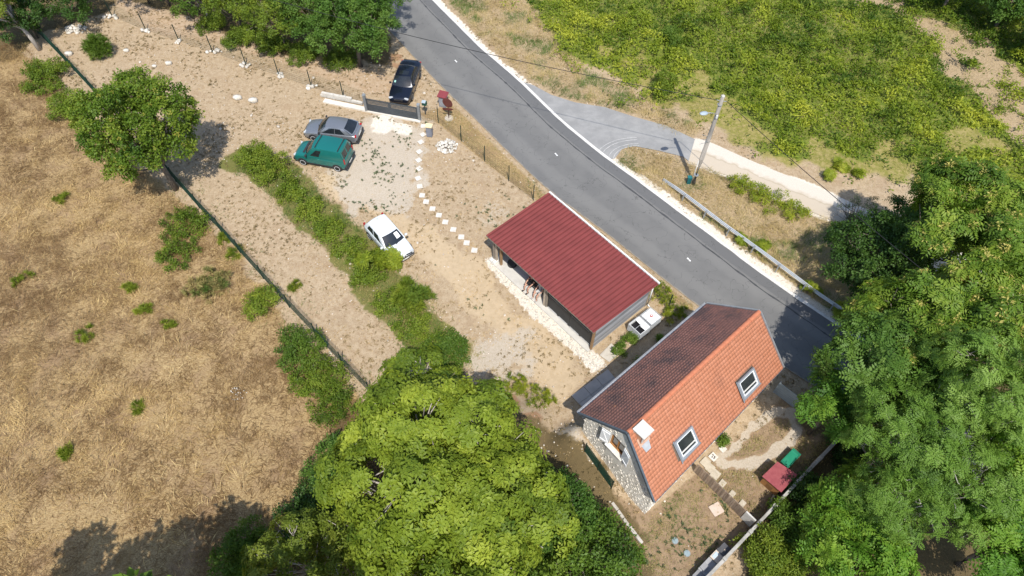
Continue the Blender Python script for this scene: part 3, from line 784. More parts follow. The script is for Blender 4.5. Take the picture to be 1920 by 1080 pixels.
# ridge tiles
rd = CW['ET'] - CW['WT']; nr_ = 24; prev = None
rv = MB(); ln = np.linalg.norm(rd) / nr_
ang = np.linspace(-1.75, 1.75, 8)
xs = unit(rd); ys = np.cross([0, 0, 1], xs); ys = unit(ys)
rows = [[xs * (ln * tt) + ys * (math.sin(a) * .125 * (1 - .08 * tt)) + np.array([0, 0, 1]) * (math.cos(a) * .10 - .02 + .012 * (1 - tt)) for a in ang] for tt in (0, 1.04)]
rv.grid(rows); rim = [[r_ * .0 + p for p in row] for row, r_ in ((rows[0], 1),)]
rv.add([p for p in rows[0]] + [p - np.array([0, 0, .02]) - ys * math.sin(a) * .02 for p, a in zip(rows[0], ang)], [(i, i + 8, i + 9, i + 1) for i in range(7)])
rm = rv.build('ridge_tile', mat('ridge_clay', (.50, .18, .09), (.40, .14, .08), 4, .85), house, local=True)
for i in range(nr_):
    o = rm if i == 0 else rm.copy()
    if i: COL.objects.link(o)
    p = CW['WT'] + rd * (i / nr_) + np.array([0, 0, .045 + random.uniform(-.008, .008)]) - OFF[house.name]
    o.location = p
# metal trims: gutter and verges
zinc = mat('zinc', (.46, .48, .50), (.36, .38, .40), 4, .45, metal=.6)
slate = mat('dark_blue_flashing', (.10, .125, .15), (.14, .165, .19), 5, .5, metal=.4)
def trim(name, p, q, w, h, off, material):
    p, q = np.array(p), np.array(q); d = unit(q - p)
    s = unit(np.cross(d, [0, 0, 1])); z = np.cross(s, d)
    b = MB(); o_ = np.array(off)
    c_ = [p + o_ + s * (w * i) + z * (h * j) for i, j in ((-.5, -.5), (.5, -.5), (.5, .5), (-.5, .5))]
    c2 = [x + (q - p) for x in c_]
    b.add(c_ + c2, [(3, 2, 1, 0), (4, 5, 6, 7), (0, 1, 5, 4), (1, 2, 6, 5), (2, 3, 7, 6), (3, 0, 4, 7)])
    return b.build(name, material, house)
gut = MB(); ga = np.linspace(math.pi, 2 * math.pi, 7)
for side, (p, q) in enumerate(((CW['WL'], CW['EL']),)):
    d = unit(q - p); s = -hD
    gut.grid([[x + s * (.02 + .075 + .075 * math.cos(a)) + np.array([0, 0, .0 + .075 * math.sin(a)]) for a in ga] for x in (p - d * .05, q + d * .05)])
    gut.grid([[x + s * (.02 + .075 + .069 * math.cos(a)) + np.array([0, 0, .0 + .069 * math.sin(a)]) for a in ga] for x in (p - d * .05, q + d * .05)])
    gut.tube([p - d * .05 + s * .172, q + d * .05 + s * .172], .012, 6)
gut.build('gutter', zinc, house)
trim('eave_flashing', CW['WR'], CW['ER'], .05, .09, hD * .045 + [0, 0, -.02], slate)
for (k1, k2, m_) in (('WL', 'WT', slate), ('WR', 'WT', slate), ('EL', 'ET', zinc), ('ER', 'ET', zinc)):
    sg = -1 if k1[0] == 'W' else 1
    trim('verge_flashing', CW[k1], CW[k2], .09, .16, hU * sg * .05 + [0, 0, .03], m_)
# skylights on the yard slope
A = CW['WT']; Vd = unit(CW['WR'] - CW['WT'] - hU * ((CW['WR'] - CW['WT']) @ hU)); Ud = unit(CW['ET'] - CW['WT'])
def rpnt(u, v, h): return A + Ud * u + Vd * v + nSE * h
glass_sky = mat('roof_glass', (.018, .022, .024), (.04, .045, .045), 1.5, .04, spec=.7)
for (a, b_, c_, d_) in skyl:
    fr = MB()
    for (u0, u1, v0, v1) in ((a, b_, c_, c_ + .10), (a, b_, d_ - .10, d_), (a, a + .10, c_ + .10, d_ - .10), (b_ - .10, b_, c_ + .10, d_ - .10)):
        fr.slab([rpnt(u0, v0, .03), rpnt(u1, v0, .03), rpnt(u1, v1, .03), rpnt(u0, v1, .03)], nSE, .10)
    fo = fr.build('skylight', mat('skylight_grey', (.34, .37, .40), (.28, .30, .33), 5, .45, metal=.3), house)
    fr = MB()
    for (u0, u1, v0, v1) in ((a + .1, b_ - .1, c_ + .1, c_ + .16), (a + .1, b_ - .1, d_ - .16, d_ - .1), (a + .1, a + .16, c_ + .16, d_ - .16), (b_ - .16, b_ - .1, c_ + .16, d_ - .16)):
        fr.slab([rpnt(u0, v0, .05), rpnt(u1, v0, .05), rpnt(u1, v1, .05), rpnt(u0, v1, .05)], nSE, .055)
    fr.build('sash', mat('white_sash', (.74, .76, .76), (.68, .70, .70)), fo)
    MB().slab([rpnt(a + .16, c_ + .16, .04), rpnt(b_ - .16, c_ + .16, .04), rpnt(b_ - .16, d_ - .16, .04), rpnt(a + .16, d_ - .16, .04)], nSE, .02).build('pane', glass_sky, fo)
    MB().slab([rpnt(a + .16, d_ - .36, .062), rpnt(b_ - .16, d_ - .36, .062), rpnt(b_ - .16, d_ - .28, .062), rpnt(a + .16, d_ - .28, .062)], nSE, .012).build('blind_rail', mat('pale_blind', (.55, .54, .50)), fo)
    MB().slab([rpnt(a - .06, c_ - .05, .072), rpnt(a, c_ - .05, .072), rpnt(a, d_ + .2, .08), rpnt(a - .06, d_ + .2, .08)], nSE, .008).add(*(lambda q: (q.v, q.f))(MB().slab([rpnt(a, d_, .08), rpnt(b_ + .10, d_, .08), rpnt(b_ + .10, d_ + .07, .08), rpnt(a, d_ + .12, .08)], nSE, .008))).build('flashing', mat('lead', (.27, .29, .31), (.22, .24, .26), 4, .5, metal=.3), fo)
# chimney
cx = A + Ud * .55 + Vd * .62; cz = cx[2]
chim = MB().box((cx[0], cx[1], cz + .12), (.50, .50, 1.1), rz=math.atan2(hU[1], hU[0])).build('chimney', mat('chimney_brick', (.46, .22, .12), (.55, .36, .24), 7, .9, bump=.5, bscale=20), house)
MB().box((cx[0], cx[1], cz + .71), (.70, .70, .07), rz=math.atan2(hU[1], hU[0])).build('cap_slab', mat('cap_concrete', (.64, .62, .57), (.50, .48, .43), 6, .9), chim)
pst = MB()
for i in (-1, 1):
    for j in (-1, 1):
        q = cx + hU * (.27 * i) + hD * (.27 * j); pst.box((q[0], q[1], cz + .42), (.05, .05, .50), rz=math.atan2(hU[1], hU[0]))
pst.build('corner_post', mat('cap_concrete', (.64, .62, .57)), chim)
MB().slab([rpnt(.30, 1.0, .085), rpnt(.80, 1.0, .085), rpnt(.72, 1.45, .085), rpnt(.38, 1.45, .085)], nSE, .01).build('flashing', mat('pale_lead', (.50, .52, .54), (.42, .44, .46), 4, .5, metal=.3), chim)
MB().slab([rpnt(.2, .55, .08), rpnt(.9, .55, .08), rpnt(.9, 1.05, .08), rpnt(.2, 1.05, .08)], nSE, .012).build('mortar_skirt', mat('mortar', (.50, .33, .24), (.42, .27, .2), 6), chim)

# ------------------------------------------------------------------ open shed with red sheet roof
SF = dict(FL=(-1.715, 27.023, 2.37), FR=(4.664, 20.128, 2.37), BL=(2.191, 30.703, 2.45), BR=(8.664, 23.569, 2.45))
SF = {k: np.array(v) for k, v in SF.items()}
sU = unit((SF['FR'] - SF['FL']) * [1, 1, 0]); sV = unit((SF['BL'] - SF['FL']) * [1, 1, 0]); sV = unit(sV - sU * (sV @ sU))
so = SF['FL'] * [1, 1, 0]
sL = np.linalg.norm((SF['FR'] - SF['FL'])); sW = np.linalg.norm((SF['BL'] - SF['FL']) * [1, 1, 0])
shed = thing('open_shed', 'open timber shed with a ribbed dark red metal roof beside the road', 'shed', tuple((3.850, 24.049)) + (0,))
def sp_(u, v, z): 
    p = so + sU * u + sV * v; return (p[0], p[1], z)
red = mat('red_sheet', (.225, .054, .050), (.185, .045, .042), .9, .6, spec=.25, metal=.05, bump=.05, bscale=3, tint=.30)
npan = 11; nrib = 3
def roofpt(u, v, h):
    p = (SF['FL'] * (1 - u) + SF['FR'] * u) * (1 - v) + (SF['BL'] * (1 - u) + SF['BR'] * u) * v
    return p + np.array([0, 0, h])
for i in range(npan):
    prof = []
    for r in range(nrib):
        a = r / nrib
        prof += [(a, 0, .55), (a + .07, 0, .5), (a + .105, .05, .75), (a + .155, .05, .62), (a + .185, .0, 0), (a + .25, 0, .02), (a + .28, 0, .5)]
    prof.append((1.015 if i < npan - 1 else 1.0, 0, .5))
    dz = .005 * (i % 2)
    b = MB()
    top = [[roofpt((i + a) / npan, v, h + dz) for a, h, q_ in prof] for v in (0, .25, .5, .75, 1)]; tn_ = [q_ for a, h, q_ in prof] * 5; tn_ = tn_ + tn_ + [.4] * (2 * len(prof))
    b.grid(top); b.grid([[p - np.array([0, 0, .012]) for p in row[::-1]] for row in top])
    b.grid([[p - np.array([0, 0, .012]) for p in top[0]], top[0]])
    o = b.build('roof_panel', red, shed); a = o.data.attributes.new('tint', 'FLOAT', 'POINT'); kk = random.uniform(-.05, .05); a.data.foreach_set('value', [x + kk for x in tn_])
MB().slab([roofpt(0, 0, -.10), roofpt(1, 0, -.10), roofpt(1, .02, -.10), roofpt(0, .02, -.10)], (0, 0, 1), .085).build('eave_beam', mat('grey_timber', (.30, .26, .21), (.20, .17, .14), 4, .9, stretch=(1, 6, 6)), shed)
wtrim = mat('white_trim', (.74, .74, .72), (.68, .68, .66), 4, .5)
q0, q1 = SF['BL'] + sV * .05, SF['BR'] + sV * .05
MB().slab([q0 + [0, 0, -.09], q1 + [0, 0, -.09], q1 + [0, 0, .03], q0 + [0, 0, .03]], sV, .10).build('back_gutter', wtrim, shed)
timber = mat('grey_timber', (.30, .26, .21))
pale_timber = mat('pale_post', (.48, .41, .33), (.36, .29, .22), 3, .9)
brown_post = mat('brown_post', (.34, .22, .12), (.26, .16, .08), 3, .85)
uR = sL - .14; dV = .28
for (u, v, w, m_) in ((.42, .30, .13, timber), (.62, .34, .13, pale_timber), (1.02, .38, .15, brown_post), (5.12, .34, .13, pale_timber), (5.28, .36, .12, timber), (uR - .02, .30, .13, brown_post), (.42, 5.0, .13, timber), (uR - .02, 5.05, .13, timber)):
    MB().box(sp_(u, v, 1.16), (w, w, 2.32), rz=math.atan2(sU[1], sU[0])).build('post', m_, shed, bevel=.01)
for u in (.40, .66):
    MB().box(sp_(u, .22, .09), (.2, .34, .2), rz=math.atan2(sU[1], sU[0])).build('post_base', mat('white_paint_base', (.78, .77, .74)), shed, bevel=.02)
conc = mat('shed_concrete', (.55, .53, .48), (.46, .44, .40), 1.5, .9, bump=.2)
MB().slab([sp_(.2, .02, -.05), sp_(uR, .02, -.05), sp_(uR, 5.1, -.05), sp_(.2, 5.1, -.05)], (0, 0, 1), .10).build('floor_slab', conc, shed)
# long rear wall and left end wall, boards behind
board_m = mat('silver_boards', (.34, .345, .36), (.20, .205, .22), 1.6, .85, bump=.4, stretch=(.5, .5, 9), tint=.38)
nb = 16
for i in range(nb):
    z_ = .12 + i * 2.22 / nb
    h = 2.22 / nb - .012
    o = MB().slab([sp_(uR, .40, z_), sp_(uR, 5.08, z_), sp_(uR, 5.08, z_ + h), sp_(uR, .40, z_ + h)], sU, .03 + random.uniform(0, .006)).build('cladding_board', board_m, shed)
    a = o.data.attributes.new('tint', 'FLOAT', 'POINT'); a.data.foreach_set('value', [random.random()] * len(o.data.vertices))
MB().slab([sp_(uR - .004, .36, .05), sp_(uR - .004, 5.08, .05), sp_(uR - .004, 5.08, 2.36), sp_(uR - .004, .36, 2.36)], -sU, .03).slab([sp_(.3, 5.05, .05), sp_(uR, 5.05, .05), sp_(uR, 5.05, 2.36), sp_(.3, 5.05, 2.36)], sV, .04).slab([sp_(.32, .8, .05), sp_(.32, 5.0, .05), sp_(.32, 5.0, 2.34), sp_(.32, .8, 2.34)], sU, .04).build('wall_lining', mat('dark_boards', (.10, .085, .07)), shed)
MB().slab([sp_(5.30, .45, .05), sp_(5.30, 5.0, .05), sp_(5.30, 5.0, 2.34), sp_(5.30, .45, 2.34)], sU, .03).build('partition', mat('dark_boards', (.10, .085, .07)), shed)
# dark closed front of the right bay: two sheets, gaps of light painted as pale strips
tarp = mat('black_sheet', (.022, .022, .024), (.032, .032, .034), 2, .55)
u0, u1 = 5.36, uR - .12
for (a, b_) in ((u0, (u0 + u1) / 2 - .01), ((u0 + u1) / 2 + .01, u1)):
    dp = MB().slab([sp_(a, .42, .08), sp_(b_, .42, .08), sp_(b_, .42, 2.25), sp_(a, .42, 2.25)], -sV, .03).build('door_panel', tarp, shed)
    st_m = mat('painted_light_white', (.62, .62, .61))
    w_ = (b_ - a) / 2
    for k in range(2):
        MB().slab([sp_(a + .08 + w_ * k, .388, .13), sp_(a + w_ * (k + 1) - .1, .388, .13), sp_(a + w_ * (k + 1) - .1, .388, .175), sp_(a + .08 + w_ * k, .388, .175)], -sV, .02).build('painted_light_gap', st_m, dp)
        if k == 0:
            MB().slab([sp_(a + .1, .388, 1.38), sp_(b_ - .3, .388, 1.38), sp_(b_ - .3, .388, 1.42), sp_(a + .1, .388, 1.42)], -sV, .02).build('painted_light_gap', mat('painted_light_grey', (.25, .25, .25)), dp)
MB().tube([sp_(sL - .06, 5.24, 2.4), sp_(sL - .06, 5.2, .1)], .045, 8).tube([sp_(sL - .06, 5.2, .12), sp_(sL + .12, 5.2, .03)], .045, 8).build('downpipe', wtrim, shed, smooth=True)
# wheel leaning inside the open bay
tw = thing('spare_wheel', 'car wheel lying against the bay of the red roofed shed near its brown post', 'wheel', sp_(1.55, .86, .05))
rub = mat('rubber', (.02, .02, .02), (.03, .03, .03), 8, .75)
alloy = mat('alloy', (.55, .56, .57), (.45, .46, .47), 8, .35, metal=.7)
rt = Matrix.Rotation(R(-35), 3, Vector(sU)) 
def wheel_mesh(r, w, axis='Y'):
    return [(r * .62, -w / 2), (r * .93, -w / 2), (r, -w / 2 + .03), (r, w / 2 - .03), (r * .93, w / 2), (r * .62, w / 2)]
ty = MB().lathe(wheel_mesh(.31, .19), n=24).build('tyre', rub, tw, smooth=False, local=True); ri = MB().lathe([(.0, -.05), (.19, -.05), (.195, .07), (.17, .075), (.16, .03), (.05, .05), (.0, .05)], n=24).build('rim', alloy, tw, local=True)
for o in (ty, ri):
    o.location = (0, 0, .24); o.rotation_euler = (R(35), R(-28), 0)

# ------------------------------------------------------------------ vehicles
glass = mat('car_glass', (.012, .015, .018), (.02, .024, .028), 2, .05, spec=.8)
dark_trim = mat('dark_plastic', (.028, .028, .03), (.04, .04, .042), 9, .6)
steel_rim = mat('steel_rim', (.62, .63, .64), (.52, .53, .54), 9, .45, metal=.1)
lamp_red = mat('red_lamp', (.40, .015, .018), (.30, .01, .012), 9, .2, spec=.6)
lamp_clear = mat('clear_lamp', (.55, .57, .58), (.40, .42, .44), 12, .12, spec=.8)
chrome = mat('chrome', (.6, .6, .6), (.5, .5, .5), 9, .2, metal=.9)
plate_m = mat('number_plate', (.7, .7, .66))
def paint(name, c, metal=.35, rough=.32):
    return mat(name, c, tuple(x * .92 for x in c), .8, rough, metal, spec=.5, coat=.6)
def car(name, label, cat, loc, heading, L, W, H, pm, sect, gh, wheels, sides, front, rear, extras, group=None):
    """+x is forward. sect: (x, z bottom, z top, half width); gh: greenhouse numbers"""
    root = thing(name, label, cat, loc, group, rotz=heading)
    b = MB(); rows = []
    for (x, zb, zt, w) in sect:
        half = [(0, zb), (w * .90, zb), (w * .985, zb + .07), (w, zb + .5 * (zt - zb)), (w * .985, zt - .13), (w * .93, zt - .03), (w * .55, zt + .012), (0, zt + .022)]
        rows.append([(x, -y, z) for y, z in half] + [(x, y, z) for y, z in half[-2:0:-1]])
    n = len(rows[0])
    vs = [p for r_ in rows for p in r_]; fs = []
    for i in range(len(rows) - 1):
        for k in range(n): fs.append((i * n + k, i * n + (k + 1) % n, (i + 1) * n + (k + 1) % n, (i + 1) * n + k))
    fs.append(tuple(range(n))[::-1]); fs.append(tuple((len(rows) - 1) * n + k for k in range(n)))
    b.add(vs, fs)
    body = b.build('body', pm, root, smooth=True, local=True)
    m = body.modifiers.new('smooth', 'SUBSURF'); m.levels = 2; m.render_levels = 2
    # greenhouse
    xa, xb, xc, xd, zf, zr, zt, wb, wt = (gh[k] for k in ('xa', 'xb', 'xc', 'xd', 'zf', 'zr', 'zt', 'wb', 'wt'))
    bf, br_ = gh.get('bulge', .14), gh.get('rbulge', .08)
    def ws(u, v): return np.array([(xa - bf * u * u) * (1 - v) + (xb - .09 * u * u) * v, u * (wb * (1 - v) + wt * v), zf * (1 - v) + (zt - .05 * u * u) * v + .04 * math.sin(math.pi * v)])
    def rf(u, v): return np.array([(xb - .09 * u * u) * (1 - v) + (xc + .05 * u * u) * v, u * wt * (1 + .02 * math.sin(math.pi * v)), zt - .05 * u * u + .035 * math.sin(math.pi * v)])
    def rw(u, v): return np.array([(xc + .05 * u * u) * (1 - v) + (xd + br_ * u * u) * v, u * (wt * (1 - v) + wb * v), (zt - .05 * u * u) * (1 - v) + zr * v + .03 * math.sin(math.pi * v)])
    def sd(sg):
        def f(u, v):
            bot = np.array([(xa - bf) * (1 - u) + (xd + br_) * u, sg * wb, zf * (1 - u) + zr * u])
            top = np.array([(xb - .09) * (1 - u) + (xc + .05) * u, sg * wt * (1 + .02 * math.sin(math.pi * u)), zt - .05 + .035 * math.sin(math.pi * u)])
            return bot * (1 - v) + top * v + np.array([0, sg * .02 * math.sin(math.pi * v), 0])
        return f
    g = MB()
    U = np.linspace(-1, 1, 11); Vv = np.linspace(0, 1, 7)
    for f in (ws, rf, rw): g.grid([[f(u, v) for u in U[::-1]] for v in Vv])
    for sg in (1, -1): g.grid([[sd(sg)(u, v) for u in np.linspace(0, 1, 11)[::sg]] for v in Vv])
    g.build('roof_shell', pm, root, smooth=True, local=True)
    def patch(nm, f, u0, u1, v0, v1, material, off=.008, flip=1, poly=None, parent=None, nu=7, nv=5):
        q = MB(); rws = []
        for v in np.linspace(0, 1, nv):
            row = []
            for u in np.linspace(0, 1, nu):
                if poly: 
                    (a, b2, c2, d2) = poly; uu = (a[0] * (1 - u) + b2[0] * u) * (1 - v) + (d2[0] * (1 - u) + c2[0] * u) * v; vv = (a[1] * (1 - u) + b2[1] * u) * (1 - v) + (d2[1] * (1 - u) + c2[1] * u) * v
                else: uu = u0 + (u1 - u0) * u; vv = v0 + (v1 - v0) * v
                p = f(uu, vv); nn = np.cross(f(uu + .01, vv) - p, f(uu, vv + .01) - p); nn = unit(nn) * flip
                cen = np.array([(xb + xc) / 2, 0, zf - .2])
                if nn @ (p - cen) < 0: nn = -nn
                row.append(p + nn * off)
            rws.append(row)
        q.grid(rws); return q.build(nm, material, parent or root, smooth=True, local=True)
    wsc = patch('windscreen', ws, -.90, .90, .04, .95, glass)
    if rear.get('window', True): 
        for (a, b_) in rear.get('panes', ((-.86, .86),)): patch('rear_window', rw, a, b_, rear.get('v0', .06), rear.get('v1', .88), glass)
    for sg in (1, -1):
        for poly in sides: patch('side_window', sd(sg), 0, 0, 0, 0, glass, poly=poly)
    # wheels in dark arches
    arch = MB()
    for (x, r) in wheels:
        wy = max(s[3] for s in sect)
        for sg in (1, -1):
            a = np.linspace(0, math.pi, 13)
            arch.add([(x + (r + .075) * math.cos(t_), sg * (wy + .004), .30 + (r + .075) * math.sin(t_)) for t_ in a] + [(x + (r + .075) * math.cos(t_), sg * (wy - .3), .30 + (r + .075) * math.sin(t_)) for t_ in a], [tuple(range(13)) if sg > 0 else tuple(range(12, -1, -1))] + [(i, i + 1, i + 14, i + 13) for i in range(12)])
            wr = MB().lathe(wheel_mesh(r, .19), n=22, axis='Y').build('wheel', rub, root, local=True)
            wr.location = (x, sg * (wy - .075), r)
            MB().lathe([(.0, -.03), (r * .70, -.03), (r * .74, .10), (r * .64, .104), (r * .52, .05), (r * .2, .055), (.15 * r, .075), (0, .075)] if sg > 0 else [(.0, -.075), (.15 * r, -.075), (r * .2, -.055), (r * .52, -.05), (r * .64, -.104), (r * .74, -.10), (r * .70, .03), (0, .03)], n=22, axis='Y').build('rim', extras.get('rim', steel_rim), wr, local=True)
    arch.build('wheel_arch', dark_trim, root, local=True)
    # trim pieces: (name, centre, size, material[, rz])
    for e in extras['boxes']:
        MB().box(e[1], e[2], rz=e[4] if len(e) > 4 else 0).build(e[0], e[3], root, bevel=min(e[2]) * .25, local=True)
    for sg in (1, -1):
        for e in extras['pairs']:
            c_ = e[1]; MB().box((c_[0], sg * c_[1], c_[2]), e[2], rz=(e[4] if len(e) > 4 else 0) * sg).build(e[0], e[3], root, bevel=min(e[2]) * .3, local=True)
    if 'paper' in extras: patch('paper', ws, *extras['paper'], mat('paper', (.85, .85, .83)), off=.014, parent=wsc)
    if 'sunroof' in extras: patch('sunroof', rf, *extras['sunroof'], glass, off=.006)
    if 'sticker' in extras: patch('sticker', ws, *extras['sticker'], mat('green_sticker', (.35, .62, .52)), off=.014, parent=wsc)
    return root
def at(px, d=(0, 0), hd=0.0):
    return (px[0] + d[0] * math.cos(hd) - d[1] * math.sin(hd), px[1] + d[0] * math.sin(hd) + d[1] * math.cos(hd), 0.0)

# green panel van, nose towards the hedge
teal = paint('teal_paint', (.010, .165, .150), .25)
hd = R(168.0); mid = (np.array((-12.723, 34.569)) + np.array((-15.271, 35.112))) / 2
car('panel_van', 'teal green panel van with dark roof bars parked beside the grey hatchback', 'van', at(mid, (-.10, -.76), hd), hd, 4.0, 1.66, 1.8, teal,
    [(1.98, .36, .60, .60), (1.95, .28, .74, .74), (1.75, .24, .90, .80), (1.30, .22, 1.00, .825), (.90, .22, 1.10, .83), (.4, .22, 1.15, .83), (-1.0, .22, 1.15, .83), (-1.75, .24, 1.15, .83), (-1.96, .28, 1.12, .81), (-1.99, .36, 1.0, .78)],
    dict(xa=1.12, xb=.42, xc=-1.78, xd=-1.96, zf=1.06, zr=1.05, zt=1.80, wb=.815, wt=.70, rbulge=.03, bulge=.22),
    ((1.30, .29), (-1.30, .29)), [[(.10, .06), (.335, .06), (.345, .80), (.165, .80)]], {}, dict(panes=((-.80, -.08), (.08, .80)), v0=.20, v1=.86),
    dict(boxes=[('front_bumper', (1.93, 0, .42), (.22, 1.5, .26), dark_trim), ('rear_bumper', (-1.95, 0, .44), (.2, 1.62, .26), dark_trim), ('roof_bar', (.12, 0, 1.845), (.06, 1.36, .05), dark_trim), ('roof_bar', (-1.55, 0, 1.845), (.06, 1.36, .05), dark_trim), ('number_plate', (-2.05, 0, .52), (.02, .5, .1), plate_m), ('cowl_vent', (1.16, 0, 1.085), (.14, 1.2, .02), dark_trim), ('grille', (1.99, 0, .62), (.03, .6, .09), dark_trim)],
         pairs=[('headlight', (1.86, .58, .74), (.16, .30, .15), lamp_clear, -.35), ('tail_light', (-1.955, .76, 1.02), (.07, .13, .42), lamp_red), ('mirror', (.86, .93, 1.13), (.12, .18, .16), dark_trim), ('side_strip', (-.95, .832, .88), (1.5, .012, .035), paint('teal_light', (.02, .24, .22), .25)), ('sill_strip', (0, .822, .33), (1.9, .02, .10), dark_trim), ('door_handle', (-.02, .838, .86), (.16, .02, .03), mat('teal_handle', (.05, .3, .27)))]))
# grey hatchback
silver = paint('silver_grey_paint', (.27, .285, .31), .55)
hd = R(172.5); mid = (np.array((-11.538, 37.956, 0.600)) + np.array((-15.479, 38.431, 0.600)))[:2] / 2
hatch = [(2.03, .34, .56, .58), (2.00, .26, .66, .72), (1.80, .22, .74, .80), (1.35, .20, .84, .835), (.80, .20, .92, .845), (.2, .20, .95, .845), (-.9, .20, .96, .845), (-1.55, .22, .96, .84), (-1.92, .26, .93, .80), (-2.03, .32, .84, .74), (-2.05, .40, .7, .7)]
car('hatchback', 'silver grey five door hatchback parked between low wall and green van', 'car', at(mid, (0, .05), hd), hd, 4.1, 1.69, 1.40, silver, hatch,
    dict(xa=.98, xb=.30, xc=-1.12, xd=-1.86, zf=.90, zr=.98, zt=1.39, wb=.80, wt=.60, rbulge=.10),
    ((1.28, .30), (-1.28, .30)), [[(.10, .08), (.48, .06), (.50, .86), (.22, .86)], [(.50, .06), (.80, .06), (.78, .86), (.52, .86)]], {}, dict(v0=.05, v1=.90),
    dict(boxes=[('rear_bumper', (-1.99, 0, .46), (.2, 1.56, .2), dark_trim), ('front_bumper', (1.98, 0, .38), (.2, 1.36, .12), dark_trim), ('number_plate', (-2.065, 0, .64), (.03, .5, .1), plate_m), ('grille', (2.02, 0, .60), (.04, .5, .08), dark_trim), ('wiper', (.92, .25, .955), (.03, .55, .02), dark_trim, .3)],
         pairs=[('headlight', (1.91, .56, .65), (.14, .34, .12), lamp_clear, -.3), ('tail_light', (-1.93, .66, .84), (.14, .26, .13), lamp_red, .25), ('mirror', (.72, .92, .98), (.12, .17, .13), dark_trim), ('side_strip', (-.1, .852, .58), (2.1, .014, .05), mat('grey_strip', (.12, .125, .135))), ('door_handle', (-.18, .848, .84), (.17, .02, .03), chrome), ('door_handle', (-1.0, .848, .85), (.17, .02, .03), chrome)]))
# black saloon beyond the gate
blackp = paint('blue_black_paint', (.008, .011, .022), .2, .22)
hd = R(-97.0); rear_ = np.array((-8.582, 46.047, 0.950))[:2]; dv = np.array([math.cos(hd), math.sin(hd)])
mid = rear_ + dv * 2.15
saloon = [(2.28, .34, .58, .60), (2.25, .26, .68, .76), (2.0, .20, .78, .83), (1.5, .19, .86, .865), (.85, .19, .93, .875), (.2, .19, .96, .875), (-.9, .19, .97, .875), (-1.5, .2, .99, .87), (-2.05, .22, .99, .84), (-2.25, .27, .95, .78), (-2.30, .38, .8, .72)]
car('saloon_car', 'blue black saloon with a sunroof waiting on the gravel outside the gate', 'car', at(mid), hd, 4.6, 1.75, 1.43, blackp, saloon,
    dict(xa=1.10, xb=.38, xc=-.92, xd=-1.56, zf=.92, zr=1.0, zt=1.42, wb=.81, wt=.60, rbulge=.08),
    ((1.38, .32), (-1.36, .32)), [[(.13, .08), (.47, .06), (.49, .86), (.25, .86)], [(.49, .06), (.80, .06), (.74, .86), (.51, .86)]], {}, {},
    dict(rim=alloy, sunroof=(-.62, .62, .10, .46), sticker=(-.84, -.66, .28, .46), boxes=[('boot_lip', (-2.2, 0, .965), (.10, 1.2, .03), blackp), ('number_plate', (-2.33, 0, .74), (.02, .5, .1), plate_m), ('grille', (2.27, 0, .58), (.05, .7, .12), dark_trim), ('rear_bumper', (-2.24, 0, .46), (.16, 1.5, .2), blackp)],
         pairs=[('headlight', (2.14, .60, .67), (.16, .36, .13), lamp_clear, -.35), ('tail_light', (-2.2, .66, .84), (.12, .30, .13), lamp_red, .2), ('mirror', (.78, .95, .99), (.13, .18, .13), blackp), ('window_strip', (-.3, .848, .965), (2.2, .012, .02), chrome), ('door_handle', (-.12, .878, .84), (.17, .02, .03), blackp)]))
# white three door hatchback beside the hedge
whitep = paint('white_paint', (.66, .70, .72), .05, .3)
A_ = np.array((-8.879, 28.900, 1.420))[:2]; B_ = np.array((-6.881, 26.552, 0.500))[:2]
hd = math.atan2(*(B_ - A_)[::-1]); dv = unit(B_ - A_); mid = B_ - dv * 1.86
small = [(1.86, .34, .56, .58), (1.83, .26, .66, .72), (1.66, .22, .74, .78), (1.25, .2, .84, .805), (.75, .2, .92, .815), (.2, .2, .95, .82), (-.8, .2, .96, .82), (-1.4, .22, .97, .82), (-1.74, .26, .95, .79), (-1.85, .32, .86, .74), (-1.87, .42, .7, .7)]
car('small_hatchback', 'small white three door hatchback with white paper behind its windscreen, beside the hedge', 'car', at(mid), hd, 3.75, 1.64, 1.42, whitep, small,
    dict(xa=.90, xb=.22, xc=-1.42, xd=-1.72, zf=.90, zr=.98, zt=1.41, wb=.775, wt=.62, rbulge=.06),
    ((1.18, .285), (-1.2, .285)), [[(.11, .08), (.50, .06), (.52, .86), (.22, .86)], [(.54, .06), (.86, .08), (.84, .84), (.56, .86)]], {}, dict(v0=.10, v1=.80),
    dict(paper=(.30, .72, .30, .80), boxes=[('rear_bumper', (-1.84, 0, .46), (.14, 1.48, .2), dark_trim), ('bumper_strip', (1.865, 0, .50), (.09, 1.30, .07), dark_trim), ('grille', (1.86, .32, .655), (.07, .42, .05), dark_trim, -.08), ('grille', (1.86, -.32, .655), (.07, .42, .05), dark_trim, .08), ('badge', (1.885, 0, .66), (.04, .09, .1), chrome), ('number_plate', (1.90, 0, .40), (.03, .5, .1), plate_m), ('aerial', (-1.2, 0, 1.49), (.02, .02, .1), dark_trim), ('wiper', (.84, .25, .945), (.03, .6, .02), dark_trim, .3)],
         pairs=[('headlight', (1.75, .56, .66), (.14, .32, .13), lamp_clear, -.35), ('tail_light', (-1.80, .70, .90), (.08, .14, .3), lamp_red), ('mirror', (.66, .92, .98), (.13, .20, .13), whitep), ('side_strip', (-.05, .826, .56), (1.7, .014, .05), dark_trim), ('door_handle', (-.25, .822, .84), (.16, .02, .03), dark_trim)]))

